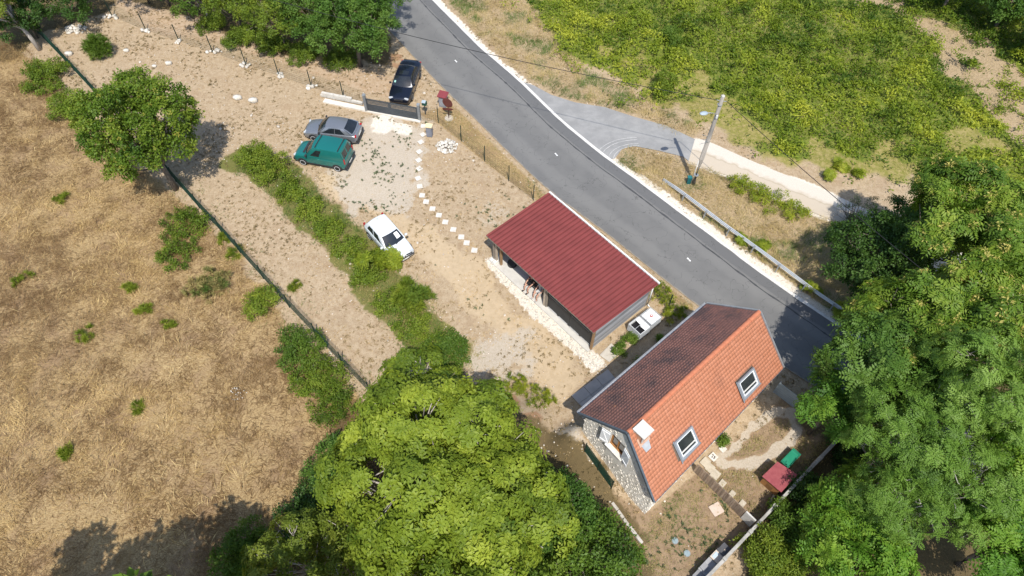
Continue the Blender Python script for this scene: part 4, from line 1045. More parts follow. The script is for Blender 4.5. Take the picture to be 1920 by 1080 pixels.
# ------------------------------------------------------------------ gate, low wall, boxes by the road
gate_grey = mat('anthracite', (.055, .065, .075), (.075, .085, .095), 6, .45, metal=.2)
g0, g1 = np.array((-11.441, 40.968)), np.array((-7.497, 40.096)); gdv = unit(g1 - g0); gnv = np.array([-gdv[1], gdv[0]]); gl2 = np.hypot(*(g1 - g0))
gate = thing('driveway_gate', 'anthracite metal slat gate closed across the driveway in front of the black saloon', 'gate', tuple(g0) + (0,))
def gq(u, o, z): p = g0 + gdv * u + gnv * o; return (p[0], p[1], z)
fz = [(.06, .16)]; zz = .17
for k, h in enumerate((.12, .12, .12, .12, .12)): 
    MB().slab([gq(.06, 0, zz), gq(gl2 - .06, 0, zz), gq(gl2 - .06, 0, zz + h - .008), gq(.06, 0, zz + h - .008)], (*gnv, 0), .03).build('slat', gate_grey, gate); zz += h
for k in range(4):
    MB().slab([gq(.06, 0, zz + .05), gq(gl2 - .06, 0, zz + .05), gq(gl2 - .06, 0, zz + .115), gq(.06, 0, zz + .115)], (*gnv, 0), .03).build('slat', gate_grey, gate); zz += .115
MB().slab([gq(0, -.01, .10), gq(.08, -.01, .10), gq(.08, -.01, 1.24), gq(0, -.01, 1.24)], (*gnv, 0), .05).slab([gq(gl2 - .08, -.01, .10), gq(gl2, -.01, .10), gq(gl2, -.01, 1.24), gq(gl2 - .08, -.01, 1.24)], (*gnv, 0), .05).slab([gq(.08, -.01, 1.16), gq(gl2 - .08, -.01, 1.16), gq(gl2 - .08, -.01, 1.24), gq(.08, -.01, 1.24)], (*gnv, 0), .05).slab([gq(.08, -.01, .10), gq(gl2 - .08, -.01, .10), gq(gl2 - .08, -.01, .165), gq(.08, -.01, .165)], (*gnv, 0), .05).slab([gq(gl2 / 2 - .28, -.008, .76), gq(gl2 / 2 - .05, -.008, .76), gq(gl2 / 2 - .05, -.008, 1.16), gq(gl2 / 2 - .28, -.008, 1.16)], (*gnv, 0), .045).build('frame', gate_grey, gate)
galv = mat('galvanised', (.42, .44, .45), (.32, .34, .35), 4, .45, metal=.5)
for u, lab in ((-.10, 'grey gate post beside the low block wall'), (gl2 + .14, 'grey gate post beside the green mailbox')):
    p = thing('gate_post', lab, 'post', gq(u, .02, 0), 'gate posts'); 
    MB().box(gq(u, .02, .76), (.19, .19, 1.52), rz=math.atan2(gdv[1], gdv[0])).build('shaft', mat('post_grey', (.26, .28, .29), (.20, .21, .22), 5, .5, metal=.3), p)
    MB().box(gq(u, .02, 1.56), (.24, .24, .08), rz=math.atan2(gdv[1], gdv[0]), taper=.8).build('cap', galv, p)
sill_m = mat('pale_concrete', (.68, .64, .57), (.56, .52, .45), 3, .9, bump=.2)
a_, b_ = np.array((-15.052, 41.873)), np.array((-7.311, 39.864)); dd = unit(b_ - a_); nn = np.array([-dd[1], dd[0]])
sill = tag(MB().prism([tuple(a_ - nn * .05), tuple(b_ - nn * .05), tuple(b_ + nn * .38), tuple(a_ + nn * .38)], -.1, .10).build('concrete_sill', sill_m, bevel=.01), 'long pale concrete sill under the gate and block wall', 'sill')
bw = thing('block_wall', 'low unfinished wall of pale concrete blocks beside the gate', 'wall', tuple((-15.486, 42.424)) + (0,))
a_, b_ = np.array((-15.468, 42.108)), np.array((-11.631, 41.145)); dd = unit(b_ - a_); nn = np.array([-dd[1], dd[0]]); ln = np.hypot(*(b_ - a_))
blk = mat('concrete_block', (.60, .57, .51), (.48, .45, .40), 5, .95, bump=.4)
nb_ = int(ln / .5)
for row in range(2):
    for k in range(nb_ if row == 0 else 5):
        c_ = a_ + dd * (.25 + k * .5 + (.12 if row else 0)) + nn * .52
        MB().box((c_[0], c_[1], .12 + .21 * row + random.uniform(-.004, .004)), (.485, .20, .20), rz=math.atan2(dd[1], dd[0]) + random.uniform(-.01, .01)).build('block', blk, bw, bevel=.008)
# electric meter kiosk with red roof
kp = (-5.692, 41.891)
k = thing('meter_kiosk', 'grey utility kiosk with a small red pitched roof at the road edge', 'kiosk', kp + (0,), rotz=R(-18))
MB().box((0, 0, .5), (.58, .45, 1.0)).build('cabinet', mat('kiosk_grey', (.24, .25, .28), (.2, .21, .24), 5, .6), k, bevel=.01, local=True)
MB().box((0, -.228, .52), (.46, .012, .8)).build('door', mat('kiosk_door', (.30, .31, .34)), k, local=True)
MB().add([(-.37, -.32, 1.02), (.37, -.32, 1.02), (.37, .32, 1.16), (-.37, .32, 1.16), (-.37, -.32, .97), (.37, -.32, .97), (.37, .32, 1.11), (-.37, .32, 1.11)], [(0, 1, 2, 3), (7, 6, 5, 4), (4, 5, 1, 0), (5, 6, 2, 1), (6, 7, 3, 2), (7, 4, 0, 3)]).build('roof', mat('kiosk_red', (.23, .045, .052), (.19, .04, .046), 6, .6), k, local=True)
# round road sign seen from behind, with an arrow plate below
spt = (-5.187, 40.433)
k = thing('road_sign', 'round road sign on a post seen from its dark brown back', 'sign', spt + (0,), rotz=R(-22))
brn = mat('rust_brown', (.10, .028, .024), (.14, .045, .035), 6, .6)
MB().tube([(0, .03, -.1), (0, .03, 1.95)], .035, 8).build('post', mat('sign_post_brown', (.07, .03, .028)), k, local=True)
MB().lathe([(0, -.012), (.40, -.012), (.42, 0), (.40, .012), (0, .012)], (0, 0, 0), 28, 'Y').build('disc', brn, k, local=True).location = (0, -.02, 1.50)
o = MB().add([(-.46, -.02, -.09), (.30, -.02, -.09), (.50, -.02, 0), (.30, -.02, .09), (-.46, -.02, .09), (-.46, -.045, -.09), (.30, -.045, -.09), (.50, -.045, 0), (.30, -.045, .09), (-.46, -.045, .09)], [(4, 3, 2, 1, 0), (5, 6, 7, 8, 9)] + [(i, (i + 1) % 5, 5 + (i + 1) % 5, 5 + i) for i in range(5)]).build('arrow_plate', brn, k, local=True)
o.location = (0, 0, .92); o.rotation_euler = (0, R(-16), 0)
MB().box((0, -.02, 1.5), (.5, .02, .05)).build('bracket', mat('sign_post_brown', (.07, .03, .028)), k, local=True)
MB().lathe([(.0, -.1), (.36, -.1), (.33, .03), (.1, .06), (0, .06)], (0, .03, 0), 12).build('footing', mat('footing_concrete', (.52, .46, .38), (.42, .36, .29), 4, .95, bump=.4), k, local=True)
# mailbox
k = thing('mailbox', 'small green and grey mailbox on a post beside the gate', 'mailbox', (-7.000, 40.845) + (0,), rotz=R(-14))
MB().box((0, 0, .5), (.07, .07, 1.0)).build('post', gate_grey, k, local=True)
MB().box((0, 0, 1.05), (.34, .26, .30)).build('case', mat('mail_green', (.02, .07, .05), (.03, .09, .065), 6, .5), k, bevel=.01, local=True)
MB().box((-.03, -.05, 1.22), (.30, .26, .04), rot=Matrix.Rotation(R(18), 3, 'X')).build('lid', mat('mail_grey', (.36, .42, .46), (.3, .36, .4), 6, .5), k, local=True)
# grey pedestal with cream lid
k = thing('storage_pillar', 'grey pedestal box with a cream lid at the start of the stepping slabs', 'box', (-6.454, 38.483) + (0,), rotz=R(-8))
MB().box((0, 0, .46), (.42, .36, .92), taper=1.0).build('pedestal', mat('pedestal_grey', (.22, .23, .27), (.17, .18, .21), 4, .7), k, bevel=.01, local=True)
MB().box((0, 0, .95), (.52, .46, .07)).build('lid', mat('cream_lid', (.70, .56, .30), (.64, .56, .40), 3, .7), k, bevel=.012, local=True)

# ------------------------------------------------------------------ stepping slabs
SLABS = [(-7.028, 39.458), (-6.976, 38.520), (-7.055, 37.711), (-7.070, 36.695), (-7.019, 35.815), (-6.893, 34.955), (-6.873, 34.003), (-6.681, 33.233), (-6.428, 32.379), (-6.093, 31.793), (-5.595, 31.172), (-5.108, 30.609), (-4.625, 30.006), (-4.038, 29.370), (-3.461, 28.743), (-3.076, 28.256), (-2.532, 27.646)]
slab_m = mat('white_slab', (.66, .63, .57), (.53, .48, .41), 5, .9, bump=.2)
ords = ['first', 'second', 'third', 'fourth', 'fifth', 'sixth', 'seventh', 'eighth', 'ninth', 'tenth', 'eleventh', 'twelfth']
proto = None
for i, p in enumerate(SLABS):
    if i == 0: lab = 'square white stepping slab touching the cream lidded pedestal'
    elif i == len(SLABS) - 1: lab = 'last square white stepping slab, nearest the red roofed shed'
    elif i < 9: lab = f'{ords[i]} square white stepping slab counted from the cream lidded pedestal'
    else: lab = f'{ords[len(SLABS) - 1 - i]} square white stepping slab counted from the red roofed shed'
    if proto is None:
        proto = MB().box((0, 0, .0), (.39, .39, .07)).build('stepping_slab', slab_m, bevel=.008); o = proto
    else:
        o = proto.copy(); COL.objects.link(o)
    tag(o, lab, 'paving slab', 'white stepping slabs across the yard')
    o.location = (p[0], p[1], .035); ang = R(45) if 1 <= i <= 5 else (R(30) if i in (6,) else (R(14) if i == 7 else R(-2)))
    o.rotation_euler = (random.uniform(-.02, .02), random.uniform(-.02, .02), ang + random.uniform(-.06, .06))
# heap of white stones
def heap_(name, lab, cat, c, rx, ry, n, size, material, h=.25, group=None):
    rks = [tmpl_rock(RNG, RNG.uniform(.8, 1.2), RNG.uniform(.7, 1.1), RNG.uniform(.55, .8)) for _ in range(8)]
    r = np.sqrt(RNG.random(n)); a = RNG.uniform(0, 2 * np.pi, n)
    pos = np.stack([c[0] + r * np.cos(a) * rx, c[1] + r * np.sin(a) * ry, .02 + h * (1 - r ** 2) * RNG.random(n)], 1)
    v, f, tt = stamp(rks, pos, np.tile([0, 0, 1.], (n, 1)) + RNG.normal(0, .3, (n, 3)), size * RNG.uniform(.6, 1.3, n), RNG.random(n), RNG)
    t_ = thing(name, lab, cat, (c[0], c[1], 0), group)
    o = link('stones', raw_mesh('stones', v - np.array([c[0], c[1], 0]), f, tt), material, t_); o['kind'] = 'stuff'
white_rock = mat('white_rock', (.66, .62, .56), (.46, .42, .35), 3, .95, bump=.4, tint=.2)
heap_('stone_heap', 'round heap of small white stones with weeds beside the stepping slabs', 'stone heap', (-5.088, 37.335), .78, .72, 150, .105, white_rock)
heap_('stone_heap', 'low pile of white rubble near the corner trees and fence', 'stone heap', (-37.524, 50.259), .9, .6, 40, .17, white_rock, .2)

# ------------------------------------------------------------------ wire fences
green_metal = mat('green_wire', (.012, .045, .032), (.018, .06, .042), 8, .5, metal=.1)
dark_post = mat('dark_green_post', (.010, .026, .020), (.016, .036, .028), 8, .5)
def fence(name, lab, pts, h, posts, vstep, wr, gtop=.0, mat_w=None, foot=False):
    root = thing(name, lab, 'fence', (pts[0][0], pts[0][1], 0))
    for i in posts:
        p = pts[i]
        MB().box((p[0], p[1], (h + .12) / 2 - .1), (.055, .055, h + .32)).build('post', dark_post, root)
        if foot:
            n = 9; rks = [tmpl_rock(RNG, 1, .9, .7) for _ in range(4)]
            pos = np.stack([p[0] + RNG.normal(0, .2, n), p[1] + RNG.normal(-.08, .16, n), RNG.uniform(0, .1, n)], 1)
            v, f, tt = stamp(rks, pos, RNG.normal(0, .3, (n, 3)) + [0, 0, 1], RNG.uniform(.09, .22, n), RNG.random(n), RNG)
            o = link('footing', raw_mesh('footing', v - OFF[root.name], f, tt), white_rock, root); o['kind'] = 'stuff'
    V = []; F = []
    def bar(a, b, r):
        a = np.array(a); b = np.array(b); d = unit(b - a); s = np.cross(d, [0.3, .5, .8]); s = unit(s); q = np.cross(d, s); k0 = len(V)
        for p in (a, b):
            for an in (0, 2.094, 4.189): V.append(p + (s * math.cos(an) + q * math.sin(an)) * r)
        for k in range(3): F.append((k0 + k, k0 + (k + 1) % 3, k0 + 3 + (k + 1) % 3, k0 + 3 + k))
    for i in range(len(pts) - 1):
        a = np.array(pts[i]); b = np.array(pts[i + 1]); L_ = np.hypot(*(b - a))
        for z in np.arange(.06, h + .01, .2): bar((a[0], a[1], z), (b[0], b[1], z), wr * 1.25)
        for s in np.arange(.05, L_, vstep):
            p = a + (b - a) * s / L_; bar((p[0], p[1], .05), (p[0], p[1], h), wr)
    o = link('wire_mesh', raw_mesh('wire_mesh', np.array(V) - OFF[root.name], np.array(F)), mat_w or green_metal, root)
    return root
fence('rigid_mesh_fence', 'long dark green rigid mesh fence between dry meadow and plot', FENCE_W, 1.25, range(len(FENCE_W)), .055, .006)
fence('field_wire_fence', 'thin wire fence on dark posts footed in white stones along the north lane', FENCE_N, 1.45, range(len(FENCE_N) - 1), .16, .004, foot=True)
fence('roadside_wire_fence', 'thin wire fence on dark green posts between yard and road verge', FENCE_E, 1.35, range(1, len(FENCE_E)), .16, .004)
fence('corner_wire_fence', 'short green wire fence in the weeds between shed and house by the road', [(8.799, 24.541), (9.738, 23.625), (10.683, 22.694)], 1.2, (1,), .12, .004)

# ------------------------------------------------------------------ utility pole with lamp, cables
pb = np.array((12.690, 34.230) + (0,)); 
pole = thing('utility_pole', 'weathered wooden utility pole with a street lamp beside the gravel track', 'utility pole', tuple(pb))
pwood = mat('pole_wood', (.36, .33, .29), (.22, .20, .175), 2.5, .9, bump=.5, stretch=(9, 9, .4))
MB().tube([pb + [0, 0, -.3], pb + [0, 0, 2.5], pb + [.02, 0, 5], pb + [.03, 0, 7.7]], [.17, .155, .135, .115], 14).build('shaft', pwood, pole, smooth=True)
ptop = pb + np.array([.03, 0, 7.45])
arm = MB().tube([pb + [.0, -.12, 6.35], pb + [-.35, -.25, 6.62], pb + [-.75, -.38, 6.72]], .022, 8).build('lamp_arm', galv, pole, smooth=True)
lh = MB(); lh.lathe([(0, -.05), (.10, -.05), (.20, 0), (.17, .05), (.08, .09), (0, .10)], (0, 0, 0), 16)
lo_ = lh.build('street_lamp_head', mat('lamp_grey', (.36, .42, .47), (.3, .36, .4), 6, .4), pole, smooth=True, local=True); lo_.location = (-.98, -.46, 6.74); lo_.scale = (1.6, .95, 1); lo_.rotation_euler = (0, R(6), R(24))
MB().box(pb + [0, -.16, 6.25], (.12, .10, .22)).build('junction_box', mat('white_box', (.68, .68, .66)), pole)
MB().tube([pb + [-.1, -.12, 4.25], pb + [-.45, -.25, 4.4]], .016, 6).tube([pb + [-.1, -.12, 4.05], pb + [-.55, -.28, 4.02]], .016, 6).tube([pb + [-.1, .1, 4.35], pb + [-.5, .02, 4.6]], .016, 6).build('bracket', galv, pole)
MB().tube([pb + [-.19, -.05, .1], pb + [-.17, -.05, 2.3]], .03, 8).build('cable_guard', mat('pale_conduit', (.60, .60, .57)), pole, smooth=True)
for z in (.9, 4.1, 7.1): MB().lathe([(.14, z - .02), (.16, z - .02), (.16, z + .02), (.14, z + .02)], tuple(pb), 14).build('strap', galv, pole)
MB().lathe([(0, 7.68), (.12, 7.68), (.115, 7.78), (.05, 7.82), (0, 7.82)], tuple(pb + [.03, 0, 0]), 12).build('cap', mat('pale_cap', (.52, .50, .46)), pole)
for s_ in (-1, 1): MB().tube([ptop + [0, 0, -.1], ptop + [.32 * s_, -.06 * s_, -.05]], .02, 6).build('insulator_arm', galv, pole)
bx = thing('pillar_box', 'small teal box on the ground at the foot of the utility pole', 'box', tuple(pb + [-.35, .05, 0]))
MB().box(pb + [-.36, .08, .28], (.26, .24, .6)).build('casing', mat('teal_box', (.01, .10, .11), (.02, .13, .14), 6, .5), bx, bevel=.01)
MB().box(pb + [-.36, .08, .60], (.30, .28, .05)).build('lid', mat('teal_lid', (.02, .16, .17)), bx)
blackw = mat('black_cable', (.015, .015, .016), (.02, .02, .02), 8, .5)
def cable(lab, a, b, sag, r=.02):
    a, b = np.array(a), np.array(b); tt = np.linspace(0, 1, 60)
    pts = a[None] * (1 - tt[:, None]) + b[None] * tt[:, None]; pts[:, 2] -= sag * 4 * tt * (1 - tt)
    tag(MB().tube(pts, r, 6).build('overhead_cable', blackw, smooth=True), lab, 'cable')
cdir = unit(np.array((-7.458, 41.318, 7.000)) - ptop); far = ptop + cdir * 46; far[2] = 7.4
cable('overhead cable crossing the road towards the oak hedge', ptop + [-.3, .05, -.05], far, .9)
c2 = np.array((18.300, 26.432, 6.900)); d2 = unit((c2 - ptop) * [1, 1, 0]); far2 = ptop + d2 * 32; far2[2] = 7.2
cable('overhead cable running above the gravel track into the big trees', ptop + [.3, -.05, -.05], far2, .7)

# ------------------------------------------------------------------ crash barrier along the road
RAIL = [(10.526, 34.449, 0.120), (11.306, 33.283, 0.450), (12.641, 31.601, 0.600), (13.966, 30.074, 0.600), (16.419, 27.446, 0.600), (18.929, 24.629, 0.600), (21.486, 22.134, 0.600)]
gr = thing('crash_barrier', 'galvanised steel crash barrier along the far road edge', 'crash barrier', (RAIL[2][0], RAIL[2][1], 0))
rp_ = np.array(RAIL); dl = np.concatenate([[0], np.cumsum(np.hypot(*np.diff(rp_[:, :2], axis=0).T))]); ss = np.linspace(0, dl[-1], 40)
rail = np.stack([np.interp(ss, dl, rp_[:, i]) for i in range(3)], 1)
rt_ = unit(np.gradient(rail, axis=0)); rn = unit(np.cross(rt_, [0, 0, 1.]))
prof = [(.0, -.12), (.03, -.11), (.09, -.085), (.09, -.045), (.0, -.012), (.0, .012), (.09, .045), (.09, .085), (.03, .11), (.0, .12)]
rail_m = mat('rail_steel', (.68, .70, .71), (.58, .60, .62), 2, .4, metal=.15)
b = MB(); sgn = -1
b.grid([[rail[i] + rn[i] * (-o_ * 1.0) + np.array([0, 0, z * 1.0]) for o_, z in prof] for i in range(40)])
b.grid([[rail[i] + rn[i] * (-o_ * 1.0 + .006) + np.array([0, 0, z * 1.0]) for o_, z in prof[::-1]] for i in range(40)])
b.build('rail', rail_m, gr)
for s in np.arange(2.2, dl[-1], 2.0):
    p = np.array([np.interp(s, dl, rp_[:, i]) for i in range(3)]); j = int(s / dl[-1] * 39); n_ = rn[j]
    q = p + n_ * .14
    MB().box((q[0], q[1], p[2] / 2 + .03), (.10, .06, p[2] + .20), rz=math.atan2(n_[1], n_[0])).build('post', galv, gr)
    MB().box(tuple(p + n_ * .07), (.14, .10, .14), rz=math.atan2(n_[1], n_[0])).build('spacer', galv, gr)

# ------------------------------------------------------------------ paved bits round the house
terr = thing('terrace_strip', 'grey concrete terrace strip against the shaded side of the house', 'terrace', (4.741, 17.967) + (0,))
q = [np.array(p) for p in [(3.531, 17.324), (4.097, 16.648), (6.083, 18.557), (5.714, 19.102)]]
tc_ = mat('terrace_concrete', (.44, .40, .36), (.36, .33, .30), 1.6, .9, bump=.25)
ex = 1.45                                                       # runs on under the eave
q[1] = q[0] + (q[1] - q[0]) * ex; q[2] = q[3] + (q[2] - q[3]) * 1.9
for i in range(3):
    for j in range(2):
        u0, u1 = i / 3 + .004, (i + 1) / 3 - .004; v0, v1 = j / 2 + .006, (j + 1) / 2 - .006
        f = lambda u, v: tuple((q[0] * (1 - u) + q[3] * u) * (1 - v) + (q[1] * (1 - u) + q[2] * u) * v)
        MB().prism([f(u0, v0), f(u1, v0), f(u1, v1), f(u0, v1)], -.1, .09 + random.uniform(-.004, .004)).build('paving_slab', tc_, terr, bevel=.006)
def slab_thing(name, lab, cat, quad, z, material, group=None):
    o = MB().prism([tuple(p[:2]) for p in quad], -.08, z).build(name, material, bevel=.008); tag(o, lab, cat, group); return o
slab_thing('concrete_pad', 'square pale concrete pad at the corner of the grey boarded shed wall', 'concrete pad', [(5.277, 20.050), (6.022, 20.877), (6.522, 20.270), (5.818, 19.601)], .04, mat('pad_concrete', (.50, .46, .39), (.42, .38, .32), 3, .95, bump=.3))
ys = mat('yard_slab', (.50, .44, .35), (.40, .35, .27), 4, .9, bump=.2)
for (c_, s, rz, m_, lab) in (((10.613, 13.635), (.62, .52), 43, ys, 'pale square slab at the house wall, first in the row along the wooden fence'), ((10.825, 13.316), (.60, .50), 45, ys, 'second pale square slab from the house wall along the wooden fence'), ((11.058, 12.972), (.62, .55), 47, ys, 'third and largest pale slab from the house wall along the wooden fence'),
    ((11.351, 12.491), (.50, .40), 45, ys, 'fourth pale slab from the house wall along the wooden fence'), ((11.766, 11.936), (.52, .36), 45, ys, 'fifth pale slab from the house wall along the wooden fence'), ((12.211, 11.447), (.50, .36), 45, ys, 'pale slab farthest from the house along the wooden fence'),
    ((11.680, 14.416), (.44, .42), 40, slab_m, 'white slab beside the green weeds under the yard side eave')):
    o = MB().box((c_[0], c_[1], .02 + random.uniform(0, .012)), (s[0] * .8, s[1] * .78, .07), rz=R(rz)).build('yard_slab', m_, bevel=.008); tag(o, lab, 'paving slab', 'paving slabs in the yard')
dc = thing('drain_cover', 'small white drain cover with a dark grille beside the house wall', 'drain cover', (11.089, 13.946) + (0,), rotz=R(42))
MB().box((0, 0, .03), (.40, .40, .08)).build('plate', slab_m, dc, bevel=.01, local=True)
for i, (dx, dy) in enumerate(((-.07, .03), (.05, -.05), (.06, .07), (-.04, -.08))): MB().box((dx, dy, .074), (.09, .06, .01), rz=i).build('slot', dark_trim, dc, local=True)
o = MB().box(((10.837, 11.134)[0], (10.837, 11.134)[1], .02), (.62, .58, .07), rz=R(28)).build('pink_slab', mat('pinkish_slab', (.58, .46, .38), (.50, .40, .32), 4, .9), bevel=.015); tag(o, 'lone pinkish slab lying on the dry grass by the wooden fence', 'paving slab')
for (c_, lab) in (((8.517, 9.499), 'blue grey round manhole cover nearer the house'), ((9.045, 8.907), 'blue grey round manhole cover nearer the storage boxes')):
    k = thing('manhole_cover', lab, 'manhole cover', c_ + (0,), 'round manhole covers'); MB().lathe([(0, -.03), (.17, -.03), (.17, .035), (0, .035)], c_ + (0,), 18).build('rim', mat('rim_grey', (.30, .31, .30)), k); MB().lathe([(0, .03), (.14, .03), (.14, .05), (.05, .058), (0, .058)], c_ + (0,), 18).build('lid', mat('lid_blue', (.27, .34, .36), (.22, .28, .30), 8, .6), k)
kb = thing('edging_kerb', 'line of white edging blocks between dry grass and dark trees', 'kerb', (5.779, 10.722) + (0,))
ea, eb = np.array((4.867, 12.109)), np.array((6.828, 9.298)); nE = 7
for i in range(nE):
    c_ = ea + (eb - ea) * (i + .5) / nE; dd = unit(eb - ea)
    MB().box((c_[0] + random.uniform(-.03, .03), c_[1], .08), (np.hypot(*(eb - ea)) / nE - .03, .16, .2), rz=math.atan2(dd[1], dd[0]) + random.uniform(-.05, .05)).build('edging_block', white_rock, kb, bevel=.02)

# ------------------------------------------------------------------ yard furniture
ib = mat('white_tank', (.74, .75, .75), (.66, .67, .67), 2, .4)
def ibc(lab, cs, cut):
    cs = [np.array(p) for p in cs]; c_ = sum(cs) / 4
    r = thing('water_tank', lab, 'water tank', (c_[0], c_[1], 0), 'caged water tanks beside the shed')
    o_, ux, uy = cs[0], cs[1] - cs[0], cs[3] - cs[0]
    def g(u, v, z): p = o_ + ux * u + uy * v; return (p[0], p[1], z)
    if cut:
        b = MB()
        for (u0, u1, v0, v1) in ((.03, .06, .03, .97), (.94, .97, .03, .97), (.06, .94, .03, .06), (.06, .94, .94, .97)): b.prism([g(u0, v0, 0)[:2], g(u1, v0, 0)[:2], g(u1, v1, 0)[:2], g(u0, v1, 0)[:2]], .12, .74)
        b.prism([g(.6, .06, 0)[:2], g(.94, .06, 0)[:2], g(.94, .94, 0)[:2], g(.52, .94, 0)[:2], g(.48, .6, 0)[:2], g(.58, .45, 0)[:2]], .70, .742)
        b.build('tank', ib, r, bevel=.01)
        MB().prism([g(.06, .06, 0)[:2], g(.94, .06, 0)[:2], g(.94, .94, 0)[:2], g(.06, .94, 0)[:2]], .5, .52).build('black_liner', mat('black_water', (.012, .012, .014), (.018, .018, .02), 3, .4), r)
    else:
        MB().prism([g(.03, .03, 0)[:2], g(.97, .03, 0)[:2], g(.97, .97, 0)[:2], g(.03, .97, 0)[:2]], .12, .74).build('tank', ib, r, bevel=.05)
        MB().lathe([(0, .74), (.085, .74), (.085, .79), (0, .79)], g(.5, .5, 0), 16).build('filler_cap', mat('red_cap', (.50, .05, .04)), r)
        MB().lathe([(0, .789), (.045, .789), (.045, .80), (0, .80)], g(.5, .5, 0), 12).build('cap_centre', ib, r)
        MB().prism([g(.49, .02, 0)[:2], g(.51, .02, 0)[:2], g(.51, .98, 0)[:2], g(.49, .98, 0)[:2]], .741, .755).build('seam', mat('pale_grey', (.52, .53, .54)), r)
    cg = MB(); per = [(0, 0), (1, 0), (1, 1), (0, 1), (0, 0)]
    for z in (.14, .28, .42, .56, .70, .765): cg.tube([g(u, v, z) for u, v in per], .014, 4, cap=False)
    for (a, b2) in zip(per[:-1], per[1:]):
        for t_ in np.arange(0, 1, .125): cg.tube([g(a[0] + (b2[0] - a[0]) * t_, a[1] + (b2[1] - a[1]) * t_, .12), g(a[0] + (b2[0] - a[0]) * t_, a[1] + (b2[1] - a[1]) * t_, .77)], .012, 4, cap=False)
    cg.tube([g(0, .5, .77), g(1, .5, .77)], .015, 4); cg.build('cage', mat('cage_steel', (.56, .58, .60), (.5, .52, .54), 5, .4, metal=.3), r)
    MB().prism([g(0, 0, 0)[:2], g(1, 0, 0)[:2], g(1, 1, 0)[:2], g(0, 1, 0)[:2]], 0, .10).build('pallet', mat('pallet_wood', (.25, .2, .15)), r)
ibc('white caged water tank with a red filler cap beside the shed wall', ((7.78, 22.48), (8.46, 23.08), (9.10, 22.40), (8.40, 21.78)), False)
ibc('white caged water tank cut open on top with black inside', ((7.02, 21.82), (7.70, 22.42), (8.34, 21.70), (7.66, 21.06)), True)
# yard boundary wall: concrete plates between posts
w0, w1 = np.array([17.9, 14.98]), np.array([9.1, 7.13]); wd = unit(w1 - w0); wn_ = np.array([-wd[1], wd[0]]); wl = np.hypot(*(w1 - w0))
yw = thing('concrete_fence', 'weathered concrete panel wall closing the yard on the tree side', 'wall', (w0[0], w0[1], 0))
wc = mat('wall_concrete', (.44, .42, .38), (.25, .24, .215), 2.2, .95, bump=.4, bscale=14)
npn = 6; pl = wl / npn
for i in range(npn + 1):
    c_ = w0 + wd * (pl * i); MB().box((c_[0], c_[1], .55), (.17, .20, 1.16), rz=math.atan2(wd[1], wd[0])).build('post', wc, yw, bevel=.01)
for i in range(npn):
    for r in range(3):
        c_ = w0 + wd * (pl * (i + .5)); MB().box((c_[0], c_[1], .18 + .345 * r), (pl - .18, .15 + random.uniform(-.01, .01), .335), rz=math.atan2(wd[1], wd[0])).build('panel', wc, yw, bevel=.01)
# wooden board fence across the yard
f0, f1 = np.array((9.919, 13.144)), np.array((12.377, 10.366)); fd = unit(f1 - f0); fn = np.array([-fd[1], fd[0]]); fl = np.hypot(*(f1 - f0))
wf_ = thing('board_fence', 'brown wooden board fence crossing the yard from the house to the concrete wall', 'fence', (f0[0], f0[1], 0))
bm = mat('brown_boards', (.21, .145, .10), (.30, .235, .175), 3, .9, bump=.3, stretch=(6, 6, .6), tint=.3)
nbd = 30
for i in range(nbd):
    u = (i + .5) / nbd * fl * .86; c_ = f0 + fd * u; hh = .98 + random.uniform(-.03, .03)
    o = MB().box((c_[0], c_[1], hh / 2), (fl * .86 / nbd - .012, .025, hh), rz=math.atan2(fd[1], fd[0]), rot=None).build('board', bm, wf_)
    a = o.data.attributes.new('tint', 'FLOAT', 'POINT'); a.data.foreach_set('value', [random.random()] * 8)
for z in (.25, .8):
    a, b_ = f0 + fn * .04, f0 + fd * fl * .86 + fn * .04; MB().slab([(a[0], a[1], z), (b_[0], b_[1], z), (b_[0], b_[1], z + .08), (a[0], a[1], z + .08)], (*fn, 0), .04).build('rail', bm, wf_)
ec = f0 + fd * fl * .94
o = MB().box((ec[0], ec[1], .5), (fl * .16, .08, 1.0), rz=math.atan2(fd[1], fd[0])).build('end_panel', mat('end_concrete', (.56, .54, .50), (.46, .44, .40), 3, .9), wf_)
# grey boarded panel between house corner and road
p0, p1 = np.array((15.106, 17.947)), np.array((16.189, 16.883)); 
gp_ = thing('grey_board_fence', 'grey boarded fence panel between the house corner and the road verge', 'fence', tuple(p0) + (0,))
pd_ = unit(p1 - p0); ps = 7; pl_ = np.hypot(*(p1 - p0)) + .25
for i in range(ps):
    z_ = .06 + i * .165; MB().slab([tuple(p0) + (z_,), tuple(p0 + pd_ * pl_) + (z_,), tuple(p0 + pd_ * pl_) + (z_ + .15,), tuple(p0) + (z_ + .15,)], (pd_[1], -pd_[0], 0), .025 + random.uniform(0, .004)).build('board', mat('grey_blue_boards', (.27, .31, .33), (.20, .235, .25), 2, .8, stretch=(1, 1, 8)), gp_)
for u in (0.04, pl_ - .04):
    c_ = p0 + pd_ * u; MB().box((c_[0] - pd_[1] * .03, c_[1] + pd_[0] * .03, .62), (.06, .05, 1.3), rz=math.atan2(pd_[1], pd_[0])).build('post', galv, gp_)
